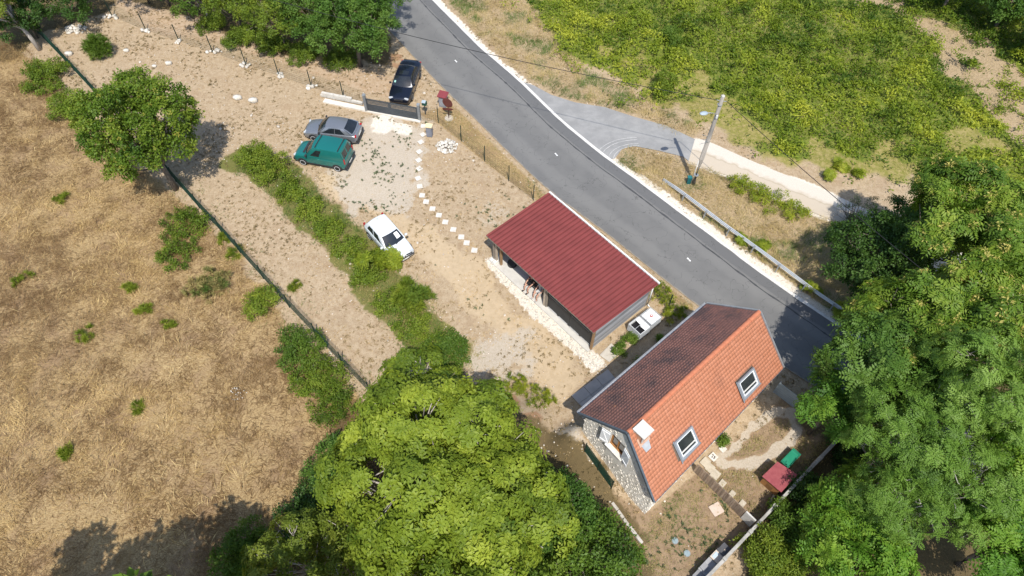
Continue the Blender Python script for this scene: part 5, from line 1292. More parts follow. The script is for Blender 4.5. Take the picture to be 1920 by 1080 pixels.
# small red roofed coop
cc_ = [np.array(p) for p in ((13.21, 12.63), (14.17, 13.45), (15.02, 12.73), (13.99, 11.78))]
cp = thing('hen_coop', 'small wooden hen coop with a dusty red roof in the yard corner', 'hen coop', (sum(c[0] for c in cc_) / 4, sum(c[1] for c in cc_) / 4, 0))
ctr = sum(cc_) / 4; inn = [tuple(ctr + (c - ctr) * .84) for c in cc_]
MB().prism(inn, .02, .80).build('walls', mat('honey_wood', (.36, .18, .06), (.28, .13, .045), 4, .8, stretch=(1, 1, 8)), cp)
rq = [tuple(c) for c in cc_]
MB().slab([rq[0] + (.84,), rq[1] + (.84,), rq[2] + (.95,), rq[3] + (.95,)], (0, 0, 1), .035).build('roof', mat('dusty_red', (.26, .060, .068), (.32, .085, .09), 5, .8, bump=.2), cp)
dm = (np.array(inn[0]) + np.array(inn[3])) / 2; dd = unit(np.array(inn[3]) - np.array(inn[0])); MB().box((dm[0], dm[1], .32), (.34, .03, .46), rz=math.atan2(dd[1], dd[0])).build('door', mat('coop_door', (.22, .11, .04)), cp)
MB().slab([tuple(np.array(inn[3]) - dd * .1) + (.03,), tuple(np.array(inn[3]) + dd * .02 - np.array([.45, .38])) + (.0,), tuple(np.array(inn[3]) + dd * .12 - np.array([.45, .38])) + (.0,), tuple(np.array(inn[3])) + (.03,)], (0, 0, 1), .03).build('ramp', pale_timber, cp)
gb = [np.array(p) for p in ((14.51, 13.64), (15.35, 14.4), (15.69, 14.03), (14.82, 13.24))]; gc = sum(gb) / 4
bn = thing('green_crate', 'green plastic chest with a dished lid beside the hen coop', 'storage chest', (gc[0], gc[1], 0))
gpl = mat('green_plastic', (.012, .15, .085), (.02, .19, .11), 3, .45)
MB().prism([tuple(gc + (c - gc) * .9) for c in gb], .0, .44).build('chest', gpl, bn, bevel=.04)
rim_ = MB(); per = [tuple(c) for c in gb]; inn2 = [tuple(gc + (c - gc) * .80) for c in gb]
for i in range(4): rim_.prism([per[i], per[(i + 1) % 4], inn2[(i + 1) % 4], inn2[i]], .44, .50)
rim_.build('lid_rim', gpl, bn, bevel=.012); MB().prism(inn2, .44, .465).build('lid', mat('green_plastic_light', (.02, .21, .12), (.03, .24, .14), 3, .4), bn)
hmid = (gb[0] + gb[3]) / 2; MB().box((hmid[0], hmid[1], .47), (.04, .3, .05), rz=math.atan2(*(gb[0] - gb[3])[::-1]) + R(90)).build('handle', mat('green_plastic_dark', (.008, .09, .05)), bn)
# boxes along the wall foot
def crate(name, lab, cat, c_, s, m1, m2, lidsize=None, extra=None):
    k = thing(name, lab, cat, c_ + (0,), rotz=math.atan2(wd[1], wd[0]))
    MB().box((0, 0, s[2] / 2), s).build('casing', m1, k, bevel=.015, local=True)
    l = lidsize or (s[0] * 1.04, s[1] * 1.04); MB().box((0, 0, s[2] + .02), (l[0], l[1], .04)).build('lid', m2, k, bevel=.01, local=True)
    if extra: MB().box(extra[0], extra[1]).build(extra[2], extra[3], k, bevel=.008, local=True)
dkm = mat('dark_cover', (.045, .045, .05), (.07, .07, .075), 5, .7)
crate('covered_barbecue', 'dark covered barbecue box against the yard wall', 'barbecue', (10.758, 8.943), (.55, .52, .6), dkm, mat('dark_lid', (.09, .09, .095), (.07, .07, .075), 5, .6), None, ((0, 0, .655), (.09, .09, .03), 'knob', pale_timber))
crate('beige_crate', 'beige storage crate with a pale blue tray between dark and grey boxes', 'crate', (10.424, 8.656), (.60, .55, .55), mat('beige_box', (.52, .44, .36), (.44, .37, .30), 4, .8), mat('beige_lid', (.62, .52, .43), (.54, .46, .38), 4, .8), None, ((.08, -.14, .60), (.34, .18, .03), 'tray', mat('pale_blue', (.50, .58, .64))))
grm = mat('grey_box', (.26, .26, .265), (.21, .21, .215), 4, .8)
crate('grey_chest', 'light grey storage chest against the yard wall with a smaller box on it', 'storage chest', (9.880, 8.167), (.80, .56, .45), grm, mat('grey_lid', (.34, .34, .345), (.28, .28, .285), 3, .8), None, ((.16, -.14, .53), (.36, .30, .12), 'top_box', mat('grey_top', (.30, .30, .305))))
crate('grey_planter', 'grey box at the end of the row by the yard wall', 'box', (9.449, 7.787), (.55, .5, .4), grm, grm)
# green net panel under the gable
nt = thing('net_panel', 'dark green shade net panel standing below the stone gable', 'screen', gp(.85, 0, .55)[:2] + (0,))
n0, n1 = np.array(gp(.85, 0, .55)[:2]), np.array(gp(3.0, 0, .55)[:2]); nd = unit(n1 - n0); nln = np.hypot(*(n1 - n0))
net_m = mat('green_net', (.012, .065, .042), (.02, .095, .06), 9, .8, bump=.3)
V = []; F = []
for i, s in enumerate(np.arange(0, nln, .035)):
    p = n0 + nd * s; q_ = p + nd * .027; z1_ = 1.0 + .05 * math.sin(s * 3); k0 = len(V); h_ = 1.28 - .36 * s; V += [(*p, h_), (*q_, h_), (*q_, h_ + z1_), (*p, h_ + z1_)]; F.append((k0, k0 + 1, k0 + 2, k0 + 3))
for z in np.arange(.05, 1.0, .035):
    k0 = len(V); h1_ = 1.28 - .36 * nln; V += [(*n0, z + 1.28), (*n1, z + h1_), (*n1, z + h1_ + .024), (*n0, z + 1.28 + .024)]; F.append((k0, k0 + 1, k0 + 2, k0 + 3))
link('net', raw_mesh('net', np.array(V) - OFF[nt.name], np.array(F)), net_m, nt)['kind'] = 'stuff'
for s in (0, .5, 1):
    p = n0 + nd * nln * s; MB().box((p[0], p[1], 1.7 - .36 * nln * s), (.05, .05, 1.3)).build('post', dark_post, nt)

# ------------------------------------------------------------------ two people sitting at the shed edge
def skin_mesh(name, verts, edges, radii, material, parent, lv=2):
    me = bpy.data.meshes.new(name); me.from_pydata([tuple(v) for v in verts], edges, []); me.update()
    o = link(name, me, material, parent)
    sk = o.modifiers.new('skin', 'SKIN'); sk.use_smooth_shade = True
    for v, r in zip(me.skin_vertices[0].data, radii): v.radius = (r, r)
    me.skin_vertices[0].data[0].use_root = True
    s = o.modifiers.new('sub', 'SUBSURF'); s.levels = lv; s.render_levels = lv
    return o
skin_m = mat('skin', (.52, .30, .21), (.46, .26, .18), 6, .6)
def sitter(lab, loc, rz, shirt, shorts, hair, shoes, cap=None):
    k = thing('person', lab, 'person', loc, 'people sitting at the shed edge', rotz=rz)
    # forward is -y; seat height .45
    V = [(0, .02, .50), (0, .03, .70), (0, .02, .92), (0, 0, 1.05), (0, -.01, 1.12), (0, -.02, 1.20), (0, -.03, 1.27)]; Rr = [.125, .13, .135, .085, .052, .085, .075]; E = [(i, i + 1) for i in range(6)]
    for sg in (-1, 1):
        i0 = len(V); V += [(.17 * sg, .01, 1.0), (.23 * sg, -.03, .78), (.20 * sg, -.26, .66), (.17 * sg, -.34, .62)]; Rr += [.058, .045, .036, .03]; E += [(3, i0), (i0, i0 + 1), (i0 + 1, i0 + 2), (i0 + 2, i0 + 3)]
        for f_ in range(4):
            j = len(V); V += [(.17 * sg + (f_ - 1.5) * .018, -.39 - .01 * (f_ in (1, 2)), .605), (.17 * sg + (f_ - 1.5) * .02, -.425, .58)]; Rr += [.010, .008]; E += [(i0 + 3, j), (j, j + 1)]
        j = len(V); V += [(.13 * sg, -.36, .60)]; Rr += [.011]; E += [(i0 + 3, j)]
        i1 = len(V); V += [(.10 * sg, -.02, .48), (.14 * sg, -.42, .49), (.15 * sg, -.46, .25), (.16 * sg, -.44, .07), (.17 * sg, -.58, .045)]; Rr += [.085, .06, .05, .036, .035]; E += [(0, i1), (i1, i1 + 1), (i1 + 1, i1 + 2), (i1 + 2, i1 + 3), (i1 + 3, i1 + 4)]
    skin_mesh('body', V, E, Rr, skin_m, k)
    V = [(0, .02, .52), (0, .03, .72), (0, .02, .92), (0, 0, 1.06)]; Rr = [.14, .145, .15, .095]; E = [(0, 1), (1, 2), (2, 3)]
    for sg in (-1, 1):
        i0 = len(V); V += [(.17 * sg, .01, 1.0), (.215 * sg, -.015, .86)]; Rr += [.07, .062]; E += [(3, i0), (i0, i0 + 1)]
    skin_mesh('shirt', V, E, Rr, shirt, k)
    V = [(0, .02, .50), ]; Rr = [.15]; E = []
    for sg in (-1, 1):
        i0 = len(V); V += [(.10 * sg, -.02, .485), (.135 * sg, -.33, .49)]; Rr += [.105, .088]; E += [(0, i0), (i0, i0 + 1)]
    skin_mesh('shorts', V, E, Rr, shorts, k)
    hd_ = MB().lathe([(0, -.02), (.08, -.015), (.098, .03), (.09, .075), (.05, .11), (0, .118)], (0, -.01, 1.25), 14).build('hair', hair, k, smooth=True, local=True)
    if cap:
        MB().lathe([(0, .03), (.108, .03), (.10, .08), (.06, .115), (0, .125)], (0, -.01, 1.25), 14).box((0, -.15, 1.29), (.15, .12, .015)).build('cap', cap, k, smooth=True, local=True)
    MB().box((0, -.105, 1.225), (.02, .03, .035)).build('nose', skin_m, k, local=True)
    for sg in (-1, 1):
        MB().box((.165 * sg, -.52, .04), (.095, .26, .08)).build('shoe', shoes, k, bevel=.03, local=True)
        MB().box((.035 * sg, -.098, 1.25), (.018, .01, .01)).build('eye', dark_trim, k, local=True)
rzP = math.atan2(sU[1], sU[0])
wsl = lambda u, v: sp_(u, v, .05)
bench = thing('bench', 'low dark bench at the open shed edge under two seated people', 'bench', wsl(4.05, .72), rotz=rzP)
MB().box((0, 0, .42), (1.7, .34, .05)).build('seat', dark_boards if False else mat('dark_boards', (.10, .085, .07)), bench, bevel=.01, local=True)
for x in (-.75, .75): MB().box((x, 0, .2), (.06, .3, .40)).build('leg', mat('dark_boards', (.10, .085, .07)), bench, local=True)
sitter('person in a red cap, black shirt and black shorts seated at the shed edge', wsl(3.65, .62), rzP, mat('black_cloth', (.015, .015, .017)), mat('black_cloth', (.015, .015, .017)), mat('brown_hair', (.06, .035, .02)), mat('black_shoe', (.012, .012, .012)), mat('red_cap_cloth', (.40, .05, .05)))
sitter('person in a grey shirt and pale shorts seated beside the shed partition', wsl(4.45, .64), rzP, mat('grey_cloth', (.30, .31, .33)), mat('pale_cloth', (.50, .49, .47)), mat('dark_hair', (.03, .02, .015)), mat('grey_shoe', (.35, .34, .33)))

# ------------------------------------------------------------------ trees and bushes
rv_ = np.random.default_rng(5)
lm_walnut = leaf_mat('walnut_leaf', (.075, .135, .015), (.225, .300, .030), (.39, .45, .055), 0.42)
lm_mid = leaf_mat('mid_leaf', (0.043, 0.092, 0.012), (0.112, 0.194, 0.024), (0.213, 0.288, 0.042), 0.36)
lm_oak = leaf_mat('oak_leaf', (0.033, 0.083, 0.013), (0.083, 0.169, 0.024), (0.163, 0.256, 0.045), 0.34)
lm_dark = leaf_mat('dark_leaf', (0.018, 0.051, 0.010), (0.045, 0.099, 0.016), (0.098, 0.180, 0.032), 0.28)
lm_seed = leaf_mat('seeded_leaf', (.044, .105, .012), (.128, .220, .024), (.26, .34, .04), 0.36, accent=(.52, .46, .13))
lm_fine = leaf_mat('fine_leaf', (.062, .125, .018), (.140, .250, .034), (.25, .37, .075), 0.38)
lm_frond = leaf_mat('frond_leaf', (0.040, 0.115, 0.011), (0.115, 0.247, 0.024), (0.265, 0.397, 0.046), 0.40)
lm_yellow = leaf_mat('yellow_green_leaf', (0.065, 0.111, 0.012), (0.163, 0.215, 0.026), (0.338, 0.364, 0.062), 0.38)
lm_t1 = leaf_mat('orchard_leaf', (.045, .105, .011), (.130, .205, .020), (.29, .34, .045), 0.34, accent=(.42, .38, .07))
lm_bram = leaf_mat('bramble_leaf', (0.065, 0.120, 0.013), (0.169, 0.240, 0.025), (0.312, 0.358, 0.045), 0.36)
lm_field = leaf_mat('field_leaf', (.065, .125, .012), (.220, .288, .024), (.43, .45, .048), 0.40)
lm_dry = leaf_mat('dry_grass', (.19, .115, .050), (.50, .350, .150), (.80, .62, .30), .22, .7)
lm_verge = leaf_mat('verge_grass', (.095, .165, .028), (.42, .325, .14), (.66, .52, .28), .22, .7)
lm_weed = leaf_mat('weed_leaf', (.05, .075, .03), (.10, .14, .06), (.17, .21, .10), .2)
bark = mat('bark', (.20, .165, .13), (.11, .09, .07), 4, .95, bump=.6, bscale=20, stretch=(3, 3, .6))
bark_pale = mat('pale_bark', (.46, .42, .37), (.30, .27, .24), 4, .95, bump=.5, bscale=20, stretch=(3, 3, .6))

TP = {}
TP['walnut'] = [tmpl_pinnate(6, 2, .42, .22, .105, rv_, .35, .4) for _ in range(5)]
TP['oak'] = [tmpl_cluster(34, .36, .16, .105, rv_) for _ in range(5)]
TP['mid'] = [tmpl_cluster(30, .34, .15, .085, rv_) for _ in range(5)]
TP['ailanthus'] = [tmpl_pinnate(7, 5, .85, .26, .10, rv_, .38, .5) for _ in range(5)]
TP['acacia'] = [tmpl_pinnate(5, 5, .44, .115, .055, rv_, .2, .4) for _ in range(5)]
TP['frond'] = [tmpl_pinnate(7, 6, .80, .20, .095, rv_, .45, .55) for _ in range(5)]
TP['bramble'] = [tmpl_cluster(22, .26, .13, .085, rv_, .7) for _ in range(5)]
TP['spray'] = [tmpl_tuft(26, .42, .030, rv_, 1.15) for _ in range(5)]

def crown_lobes(R0, Rz, rng, n=13, main=.60):
    L_ = [(0, 0, 0, R0 * main, R0 * main, Rz * main)]
    for i in range(n):
        a = 2 * math.pi * (i * .618 + rng.uniform(-.08, .08)); e = rng.uniform(-.25, 1.1)
        rr_ = rng.uniform(.20, .46); d = 1.04 - rr_ * rng.uniform(.7, 1.0)
        L_.append((R0 * d * math.cos(a) * math.cos(e), R0 * d * math.sin(a) * math.cos(e), Rz * d * math.sin(e), R0 * rr_, R0 * rr_, Rz * rr_ * 1.05))
    return np.array(L_)

def foliage(lobes, n, tm, scale, rng, gaps=.30, inner=.25, tint0=.5, tspread=.16, bottom=-.45, rc=.45, per=7, dens=.60, sp=1.6, deep=.42):
    """leafy clumps set on the shell of overlapping lobes, each clump a little dome of leaf sprays with air between"""
    w = lobes[:, 3] * lobes[:, 4]; w = w / w.sum(); C = []; D = []; M = max(6, int(n * dens / per))
    for _ in range(40):
        m = M * 3
        li = rng.choice(len(lobes), m, p=w); d = unit(rng.normal(size=(m, 3)))
        rad = 1.04 - deep * rng.random(m)
        p = lobes[li, :3] + d * lobes[li, 3:6] * rad[:, None]
        ok = (d[:, 2] > bottom)
        for k in range(len(lobes)):
            q = np.linalg.norm((p - lobes[k, :3]) / lobes[k, 3:6], axis=1); ok &= (q > .58) | (li == k)
        g = vnoise(p[:, 0] + .7 * p[:, 2], p[:, 1] - .6 * p[:, 2], np.mean(lobes[1:, 3]) * .75 + .1, 17)
        ok &= g > gaps * rng.uniform(.7, 1.2, m)
        for q, dd in zip(p[ok], d[ok]):
            if len(C) and np.min(((np.array(C) - q) ** 2).sum(1)) < (rc * sp) ** 2: continue
            C.append(q); D.append(dd)
            if len(C) >= M: break
        if len(C) >= M: break
    C = np.array(C); D = np.array(D); k = np.repeat(np.arange(len(C)), per)
    ax = unit(D + [0, 0, .8]); dr = unit(rng.normal(size=(len(k), 3)) + ax[k] * .9)
    cr = rc * rng.uniform(.65, 1.25, len(C))
    P_ = C[k] + dr * (cr[k] * rng.uniform(.55, 1.05, len(k)))[:, None] * [1, 1, .75]
    N_ = unit(dr * .9 + ax[k] * .6 + rng.normal(0, .22, (len(k), 3)))
    ct = rng.normal(0, tspread * .75, len(C))
    tn = tint0 + ct[k] + rng.normal(0, tspread * .35, len(k)) + tspread * .8 * (vnoise(P_[:, 0], P_[:, 1] + P_[:, 2], 1.6, 23) - .5)
    return P_, N_, stamp(tm, P_, N_, scale * rng.uniform(.7, 1.2, len(P_)), tn, rng)

def tree(name, label, base, zc, R0, Rz, kind, lm, n, scale, seed, group=None, rc=.42, bk=None, lean=(0, 0), gaps=.30, trunk_r=.16, accents=0, acc_s=1.0, twigs=40, tint0=.5, lobes=18):
    rng = np.random.default_rng(seed); bk = bk or bark
    t_ = thing(name, label, 'tree', (base[0], base[1], 0), group)
    lb = crown_lobes(R0, Rz, rng, lobes); lb[:, 0] += lean[0]; lb[:, 1] += lean[1]; lb[:, 2] += zc
    P_, N_, (v, f, tt) = foliage(lb, n, TP[kind], scale, rng, gaps, tint0=tint0, rc=rc)
    if accents:
        k = rng.integers(0, len(P_), accents); a = np.array(P_)[k] + N_[k] * .28
        tc2 = [tmpl_cluster(20, .22, .17, .075, rng) for _ in range(3)]
        v2, f2, t2 = stamp(tc2, a, N_[k], acc_s * rng.uniform(.6, 1.25, accents), np.full(accents, 1.1), rng)
        f = np.concatenate([f, f2 + len(v)]); v = np.concatenate([v, v2]); tt = np.concatenate([tt, np.clip(t2, .97, 1)])
    link('crown', raw_mesh('crown', v, f, tt), lm, t_)
    tr = MB(); top = np.array([lean[0] * .8, lean[1] * .8, zc + Rz * .3]); 
    pts = [np.array([0, 0, -.2]), np.array([lean[0] * .15 + rng.normal(0, .05), lean[1] * .15, zc * .3]), np.array([lean[0] * .45 + rng.normal(0, .1), lean[1] * .45 + rng.normal(0, .1), zc * .65]), top]
    tr.tube(pts, [trunk_r * 1.25, trunk_r, trunk_r * .75, trunk_r * .3], 9)
    tr.build('trunk', bk, t_, smooth=True, local=True)
    br = MB()
    for j in range(1, len(lb)):
        s_ = rng.uniform(.3, .8); o_ = pts[1] * (1 - s_) + pts[2] * s_ if s_ < .6 else pts[2]
        e_ = lb[j, :3]; m_ = o_ * .5 + e_ * .5 + np.array([0, 0, -.1 * R0]) + rng.normal(0, .12, 3)
        br.tube([o_, m_, e_], [trunk_r * .5, trunk_r * .34, trunk_r * .14], 6)
    for q in rng.integers(0, len(P_), twigs):
        j = np.argmin(((lb[:, :3] - P_[q]) ** 2).sum(1)); e_ = P_[q]; o_ = lb[j, :3] * .75 + e_ * .25
        br.tube([o_, o_ * .5 + e_ * .5 + rng.normal(0, .1, 3), e_], [trunk_r * .14, .018, .010], 5)
    br.build('branches', bk, t_, smooth=True, local=True)
    return t_

def bush(name, label, c, R0, Rz, kind, lm, n, scale, seed, group=None, cat='bush', gaps=.2, tint0=.5, lobes=8):
    rng = np.random.default_rng(seed)
    lb = crown_lobes(R0, Rz, rng, lobes, .6); lb[:, 2] += Rz * .30; lb = lb[lb[:, 2] > -.1]; lb[:, :2] *= rng.uniform(.85, 1.2, (len(lb), 2))
    P_, N_, (v, f, tt) = foliage(lb, n, TP[kind], scale, rng, gaps, inner=.45, tint0=tint0, bottom=-.1, rc=min(.30, .30 * R0), per=6, dens=.85, sp=1.25, deep=.6)
    v[:, 2] = np.maximum(v[:, 2], .0)
    o = link(name, raw_mesh(name, v, f, tt), lm); o.location = (c[0], c[1], max(0.0, float(ground_z(np.array([[c[0], c[1]]]))[0]) * .8))
    return tag(o, label, cat, group)

# meadow edge tree with its trunk by the green fence
tree('orchard_tree', 'round leafy tree with yellow flecks straddling the green mesh fence', (-23.545, 32.338), 4.6, 3.3, 3.7, 'oak', lm_t1, 1700, 1.05, 21, lean=(-.75, .75), gaps=.26, trunk_r=.17, acc_s=.5, accents=130, twigs=30, tint0=.46)
# big walnut below the plot
tree('walnut_tree', 'big bright yellow green tree below the plot, largest crown of the meadow side', (-3.266, 10.283, 5.300), 5.3, 4.4, 3.6, 'walnut', lm_walnut, 3000, 1.0, 31, lean=(.1, .3), gaps=.30, trunk_r=.24, twigs=90, bk=bark_pale, lobes=26, rc=.38)
tree('walnut_tree', 'bright green crown overlapping the big walnut on its house side', (0.638, 9.552, 4.200), 4.4, 2.4, 2.3, 'walnut', lm_walnut, 750, .95, 32, gaps=.28, trunk_r=.18, twigs=50, bk=bark_pale, tint0=.48)
tree('walnut_tree', 'smaller bright green crown where the green mesh fence meets the walnuts', (-4.930, 15.366, 2.900), 3.0, 2.4, 2.2, 'walnut', lm_walnut, 700, .9, 33, gaps=.30, trunk_r=.14, twigs=40, bk=bark_pale, tint0=.40)
tree('young_tree', 'pale yellow green tree among shrubs at the foot of the meadow', (-9.065, 7.190, 3.400), 3.6, 2.0, 1.9, 'walnut', lm_yellow, 460, .72, 34, gaps=.30, trunk_r=.10, twigs=50, bk=bark_pale, tint0=.56)
tree('young_tree', 'light green tree between the pale tree and the big walnut', (-6.310, 7.423, 3.200), 3.4, 2.3, 2.0, 'mid', lm_yellow, 760, .85, 35, gaps=.30, trunk_r=.10, twigs=40, bk=bark_pale, tint0=.45)
tree('dark_tree', 'dark green tree beside the white edging blocks', (2.288, 9.845, 3.000), 3.2, 1.8, 2.0, 'mid', lm_oak, 700, .95, 36, gaps=.28, trunk_r=.13, tint0=.46)
tree('dark_tree', 'dark leafy tree below the white edging blocks', (3.845, 7.788, 2.800), 3.0, 2.0, 2.0, 'oak', lm_mid, 750, .9, 37, gaps=.28, trunk_r=.13, tint0=.42)
bush('shrub', 'dark shrubs in the shade of the big walnut by the meadow', (-9.653, 10.030), 1.7, 1.5, 'mid', lm_dark, 420, .9, 38, tint0=.5)
bush('shrub', 'olive shrub at the foot of the meadow nearest the lower edge', (-12.340, 7.779), 1.6, 1.3, 'mid', lm_mid, 420, .8, 39)
bush('shrub', 'brownish green shrub between the walnut crowns and the dark tree', (1.683, 8.399), 1.6, 1.7, 'mid', lm_mid, 400, .85, 40)
bush('shrub', 'green shrub in the shade under the walnut crown facing the meadow', (-9.031, 12.689), 1.3, 1.5, 'mid', lm_oak, 300, .85, 41, tint0=.55)
tree('walnut_tree', 'lowest bright green crown, directly below the big walnut crown', (-2.237, 6.448, 4.600), 4.8, 3.4, 3.0, 'walnut', lm_walnut, 1300, 1.0, 42, gaps=.28, trunk_r=.2, twigs=30, bk=bark_pale, lobes=20)
# trees just beyond the lower edge that shade the meadow
for i, (x, y, z, r) in enumerate(((-13.2, -.1, 9.4, 4.2), (-8.0, .9, 8.6, 3.7), (-18.5, .6, 7.6, 3.6), (-10.4, 1.2, 7.4, 3.4))):
    tree('dark_tree', 'tall tree standing below the meadow and shading it', (x, y), z, r, 3.0, 'oak', lm_mid, 380, 2.3, 50 + i, group='trees shading the meadow', trunk_r=.2, twigs=4, lobes=9)
# top corner by the fences
tree('ash_tree', 'yellowish tree with a leaning pale trunk beside the green mesh fence end', (-39.409, 47.449), 4.4, 2.2, 1.7, 'walnut', lm_yellow, 420, .9, 61, lean=(-1.5, .3), gaps=.42, trunk_r=.16, bk=bark_pale, twigs=40)
tree('hedge_tree', 'dark bushy tree in the corner behind the white rubble pile', (-37.211, 51.014, 1.900), 1.9, 2.2, 1.9, 'oak', lm_dark, 420, 1.0, 62, trunk_r=.1, tint0=.62)
tree('hedge_tree', 'dark bushy tree behind the yellowish leaning tree', (-40.285, 49.048, 2.000), 2.0, 2.2, 2.0, 'oak', lm_dark, 420, 1.0, 63, trunk_r=.1, tint0=.6)
bush('shrub', 'olive shrub strip on the meadow side of the fence under the leaning tree', (-37.241, 43.629), 1.7, 1.0, 'bramble', lm_bram, 420, .9, 64, tint0=.42)
bush('shrub', 'olive shrub between the leaning trunk and the orchard tree', (-33.727, 40.283), 1.5, 1.0, 'bramble', lm_bram, 360, .9, 65, tint0=.48)
bush('shrub', 'small round green shrub alone on the dry plot near the north fence', (-34.212, 46.831), .95, 1.1, 'spray', lm_mid, 260, 1.0, 66, tint0=.5)
# hedge beyond the lane
tree('oak_tree', 'round green oak at the road end of the lane hedge', (-12.827, 46.473, 3.600), 3.6, 3.0, 3.0, 'oak', lm_oak, 1500, .95, 71, trunk_r=.18, gaps=.22, tint0=.62)
for i, (p, z, r, rz_, lm, ti, lab) in enumerate((((-19.428, 48.534, 2.500), 2.8, 2.7, 2.4, lm_bram, .48, 'olive green hedge tree next to the oak along the lane'), ((-16.288, 48.488, 3.100), 3.4, 2.6, 2.6, lm_oak, .6, 'darker hedge tree directly behind the oak'), ((-23.428, 50.508, 2.300), 2.6, 2.4, 2.2, lm_bram, .40, 'olive hedge tree halfway along the lane'), ((-26.800, 52.104, 2.500), 2.8, 2.5, 2.3, lm_mid, .42, 'green hedge tree with a bare pale stem by the lane'), ((-30.830, 54.176, 2.100), 2.4, 2.3, 2.2, lm_dark, .6, 'dark hedge tree above the corner of the north fence'), ((-11.691, 50.065, 4.100), 4.4, 2.8, 2.6, lm_oak, .55, 'tall oak beside the road behind the round oak'), ((-21.755, 52.548, 3.700), 4.0, 3.0, 2.6, lm_mid, .5, 'tall hedge tree farther back behind the olive trees'), ((-32.735, 54.483, 3.200), 3.5, 2.8, 2.4, lm_dark, .6, 'dark tree behind the north fence corner'))):
    tree('hedge_tree', lab, p, z, r, rz_, 'mid' if i % 2 else 'bramble', lm, 900 if i < 4 else 620, 1.05, 72 + i, trunk_r=.11, tint0=ti, twigs=20, bk=bark_pale if i == 3 else bark)
for i, (p, r, lab) in enumerate((((-26.134, 51.094), 1.2, 'low olive bramble at the lane foot of the hedge, first from the fence corner'), ((-23.169, 49.278), 1.3, 'low olive bramble at the lane foot of the hedge, second from the fence corner'), ((-20.282, 48.387), 1.3, 'low olive bramble under the olive hedge tree'), ((-17.461, 47.582), 1.3, 'low olive bramble beside the oak foot'), ((-14.470, 46.800), 1.2, 'low dark bramble under the round oak'))):
    bush('bramble_bush', lab, p, r, .9, 'bramble', lm_bram, 330, .9, 90 + i, tint0=.36)
# brambles dividing the drive from the meadow strip
HB = [((-18.654, 35.142), 1.20, 0.92, 0.64, 'bright bramble at the end of the hedge strip near the green van'), ((-17.162, 33.974), 1.36, 1.07, 0.60, 'tall bright bramble just below the green van'), ((-15.447, 32.291), 0.89, 0.46, 0.52, 'bramble in the hedge strip, next after the tall one below the van'), ((-13.954, 30.717), 0.98, 0.46, 0.64, 'yellow green bramble opposite the reddish litter'), ((-12.343, 29.023), 0.89, 0.46, 0.56, 'bramble in the hedge strip between the yellow green one and the white car'), ((-10.686, 27.358), 0.92, 0.46, 0.54, 'bramble just before the white car'), ((-9.162, 25.253), 0.95, 0.46, 0.50, 'dark bramble in the hedge strip below the white car'), ((-7.390, 23.272), 0.98, 0.41, 0.48, 'dark bramble in the hedge strip after the white car'), ((-5.889, 21.575), 0.95, 0.36, 0.52, 'grassy bramble near the lower end of the hedge strip'), ((-4.506, 20.501), 0.78, 0.31, 0.54, 'low grassy bramble at the lower end of the hedge strip')]
for i, (p, r, rz_, ti, lab) in enumerate(HB):
    bush('bramble_bush', lab, p, r, rz_, 'bramble', lm_bram, 250, .85, 110 + i, tint0=ti, group='brambles in the hedge strip', lobes=14)
bush('fern_shrub', 'pinnate leaved shrub overhanging the front corner of the white car', (-8.551, 26.252), 1.0, 1.1, 'frond', lm_field, 70, .7, 121, tint0=.5, gaps=.1)
bush('fern_shrub', 'bluish green feathery shrub in the hedge strip below the white car', (-6.448, 23.703), .95, .7, 'spray', lm_bram, 190, 1.1, 122, tint0=.62)
bush('fern_shrub', 'small feathery shoot standing out of the lower hedge strip', (-5.581, 23.332), .7, .9, 'spray', lm_mid, 90, 1.0, 123, tint0=.66)
bush('shrub', 'dark round shrub at the lower end of the hedge strip beside the walnut', (-3.650, 19.694), 1.1, 1.1, 'bramble', lm_mid, 330, .85, 124, tint0=.42)
# shrubs on the meadow side of the mesh fence
for i, (p, r, rz_, n, lm, kd, ti, lab) in enumerate((((-21.806, 29.005), 1.5, .7, 260, lm_bram, 'bramble', .30, 'sparse olive shrub on the meadow just below the orchard tree'), ((-21.584, 26.533), 1.2, .5, 150, lm_bram, 'bramble', .32, 'thin olive growth on the meadow farther below the orchard tree'), ((-18.736, 24.098), 1.1, .5, 170, lm_verge, 'spray', .30, 'greyish green dry shrub in the meadow between two green bushes'), ((-15.200, 22.813), 1.05, .9, 330, lm_bram, 'bramble', .62, 'bright green bush standing alone by the middle of the mesh fence'), ((-12.279, 19.707), 1.35, .8, 360, lm_mid, 'bramble', .50, 'green bramble by the lower mesh fence, upper one of the row'), ((-10.789, 17.929), 1.5, .8, 420, lm_bram, 'bramble', .38, 'green bramble by the lower mesh fence, middle one of the row'), ((-9.604, 16.364), 1.2, .7, 300, lm_bram, 'bramble', .30, 'green bramble by the lower mesh fence, beside the walnut'))):
    bush('meadow_bush', lab, p, r, rz_, kd, lm, n, .85, 130 + i, tint0=ti)
small = [((-25.219, 20.312), .5, 'lone green weed clump in the middle of the meadow'), ((-23.782, 23.926), .45, 'green weed clump uppermost in the meadow centre'), ((-22.340, 22.301), .45, 'green weed clump below the uppermost one in the meadow centre'), ((-20.500, 21.211), .35, 'dark little weed clump in the meadow centre'), ((-30.508, 24.312), .6, 'green weed patch far out in the meadow'), ((-30.894, 31.063), .5, 'pale weed clump in the upper meadow'), ((-20.570, 15.773), .4, 'small weed clump in the lower meadow'), ((-23.372, 13.157), .35, 'faint weed clump in the lower meadow far from the fence'), ((-19.128, 28.044), .4, 'bright weed clump touching the mesh fence'), ((-18.019, 26.746), .45, 'leafy weed clump at the foot of the mesh fence'), ((-13.535, 24.274), .3, 'small weed clump on the plot strip beside the mesh fence')]
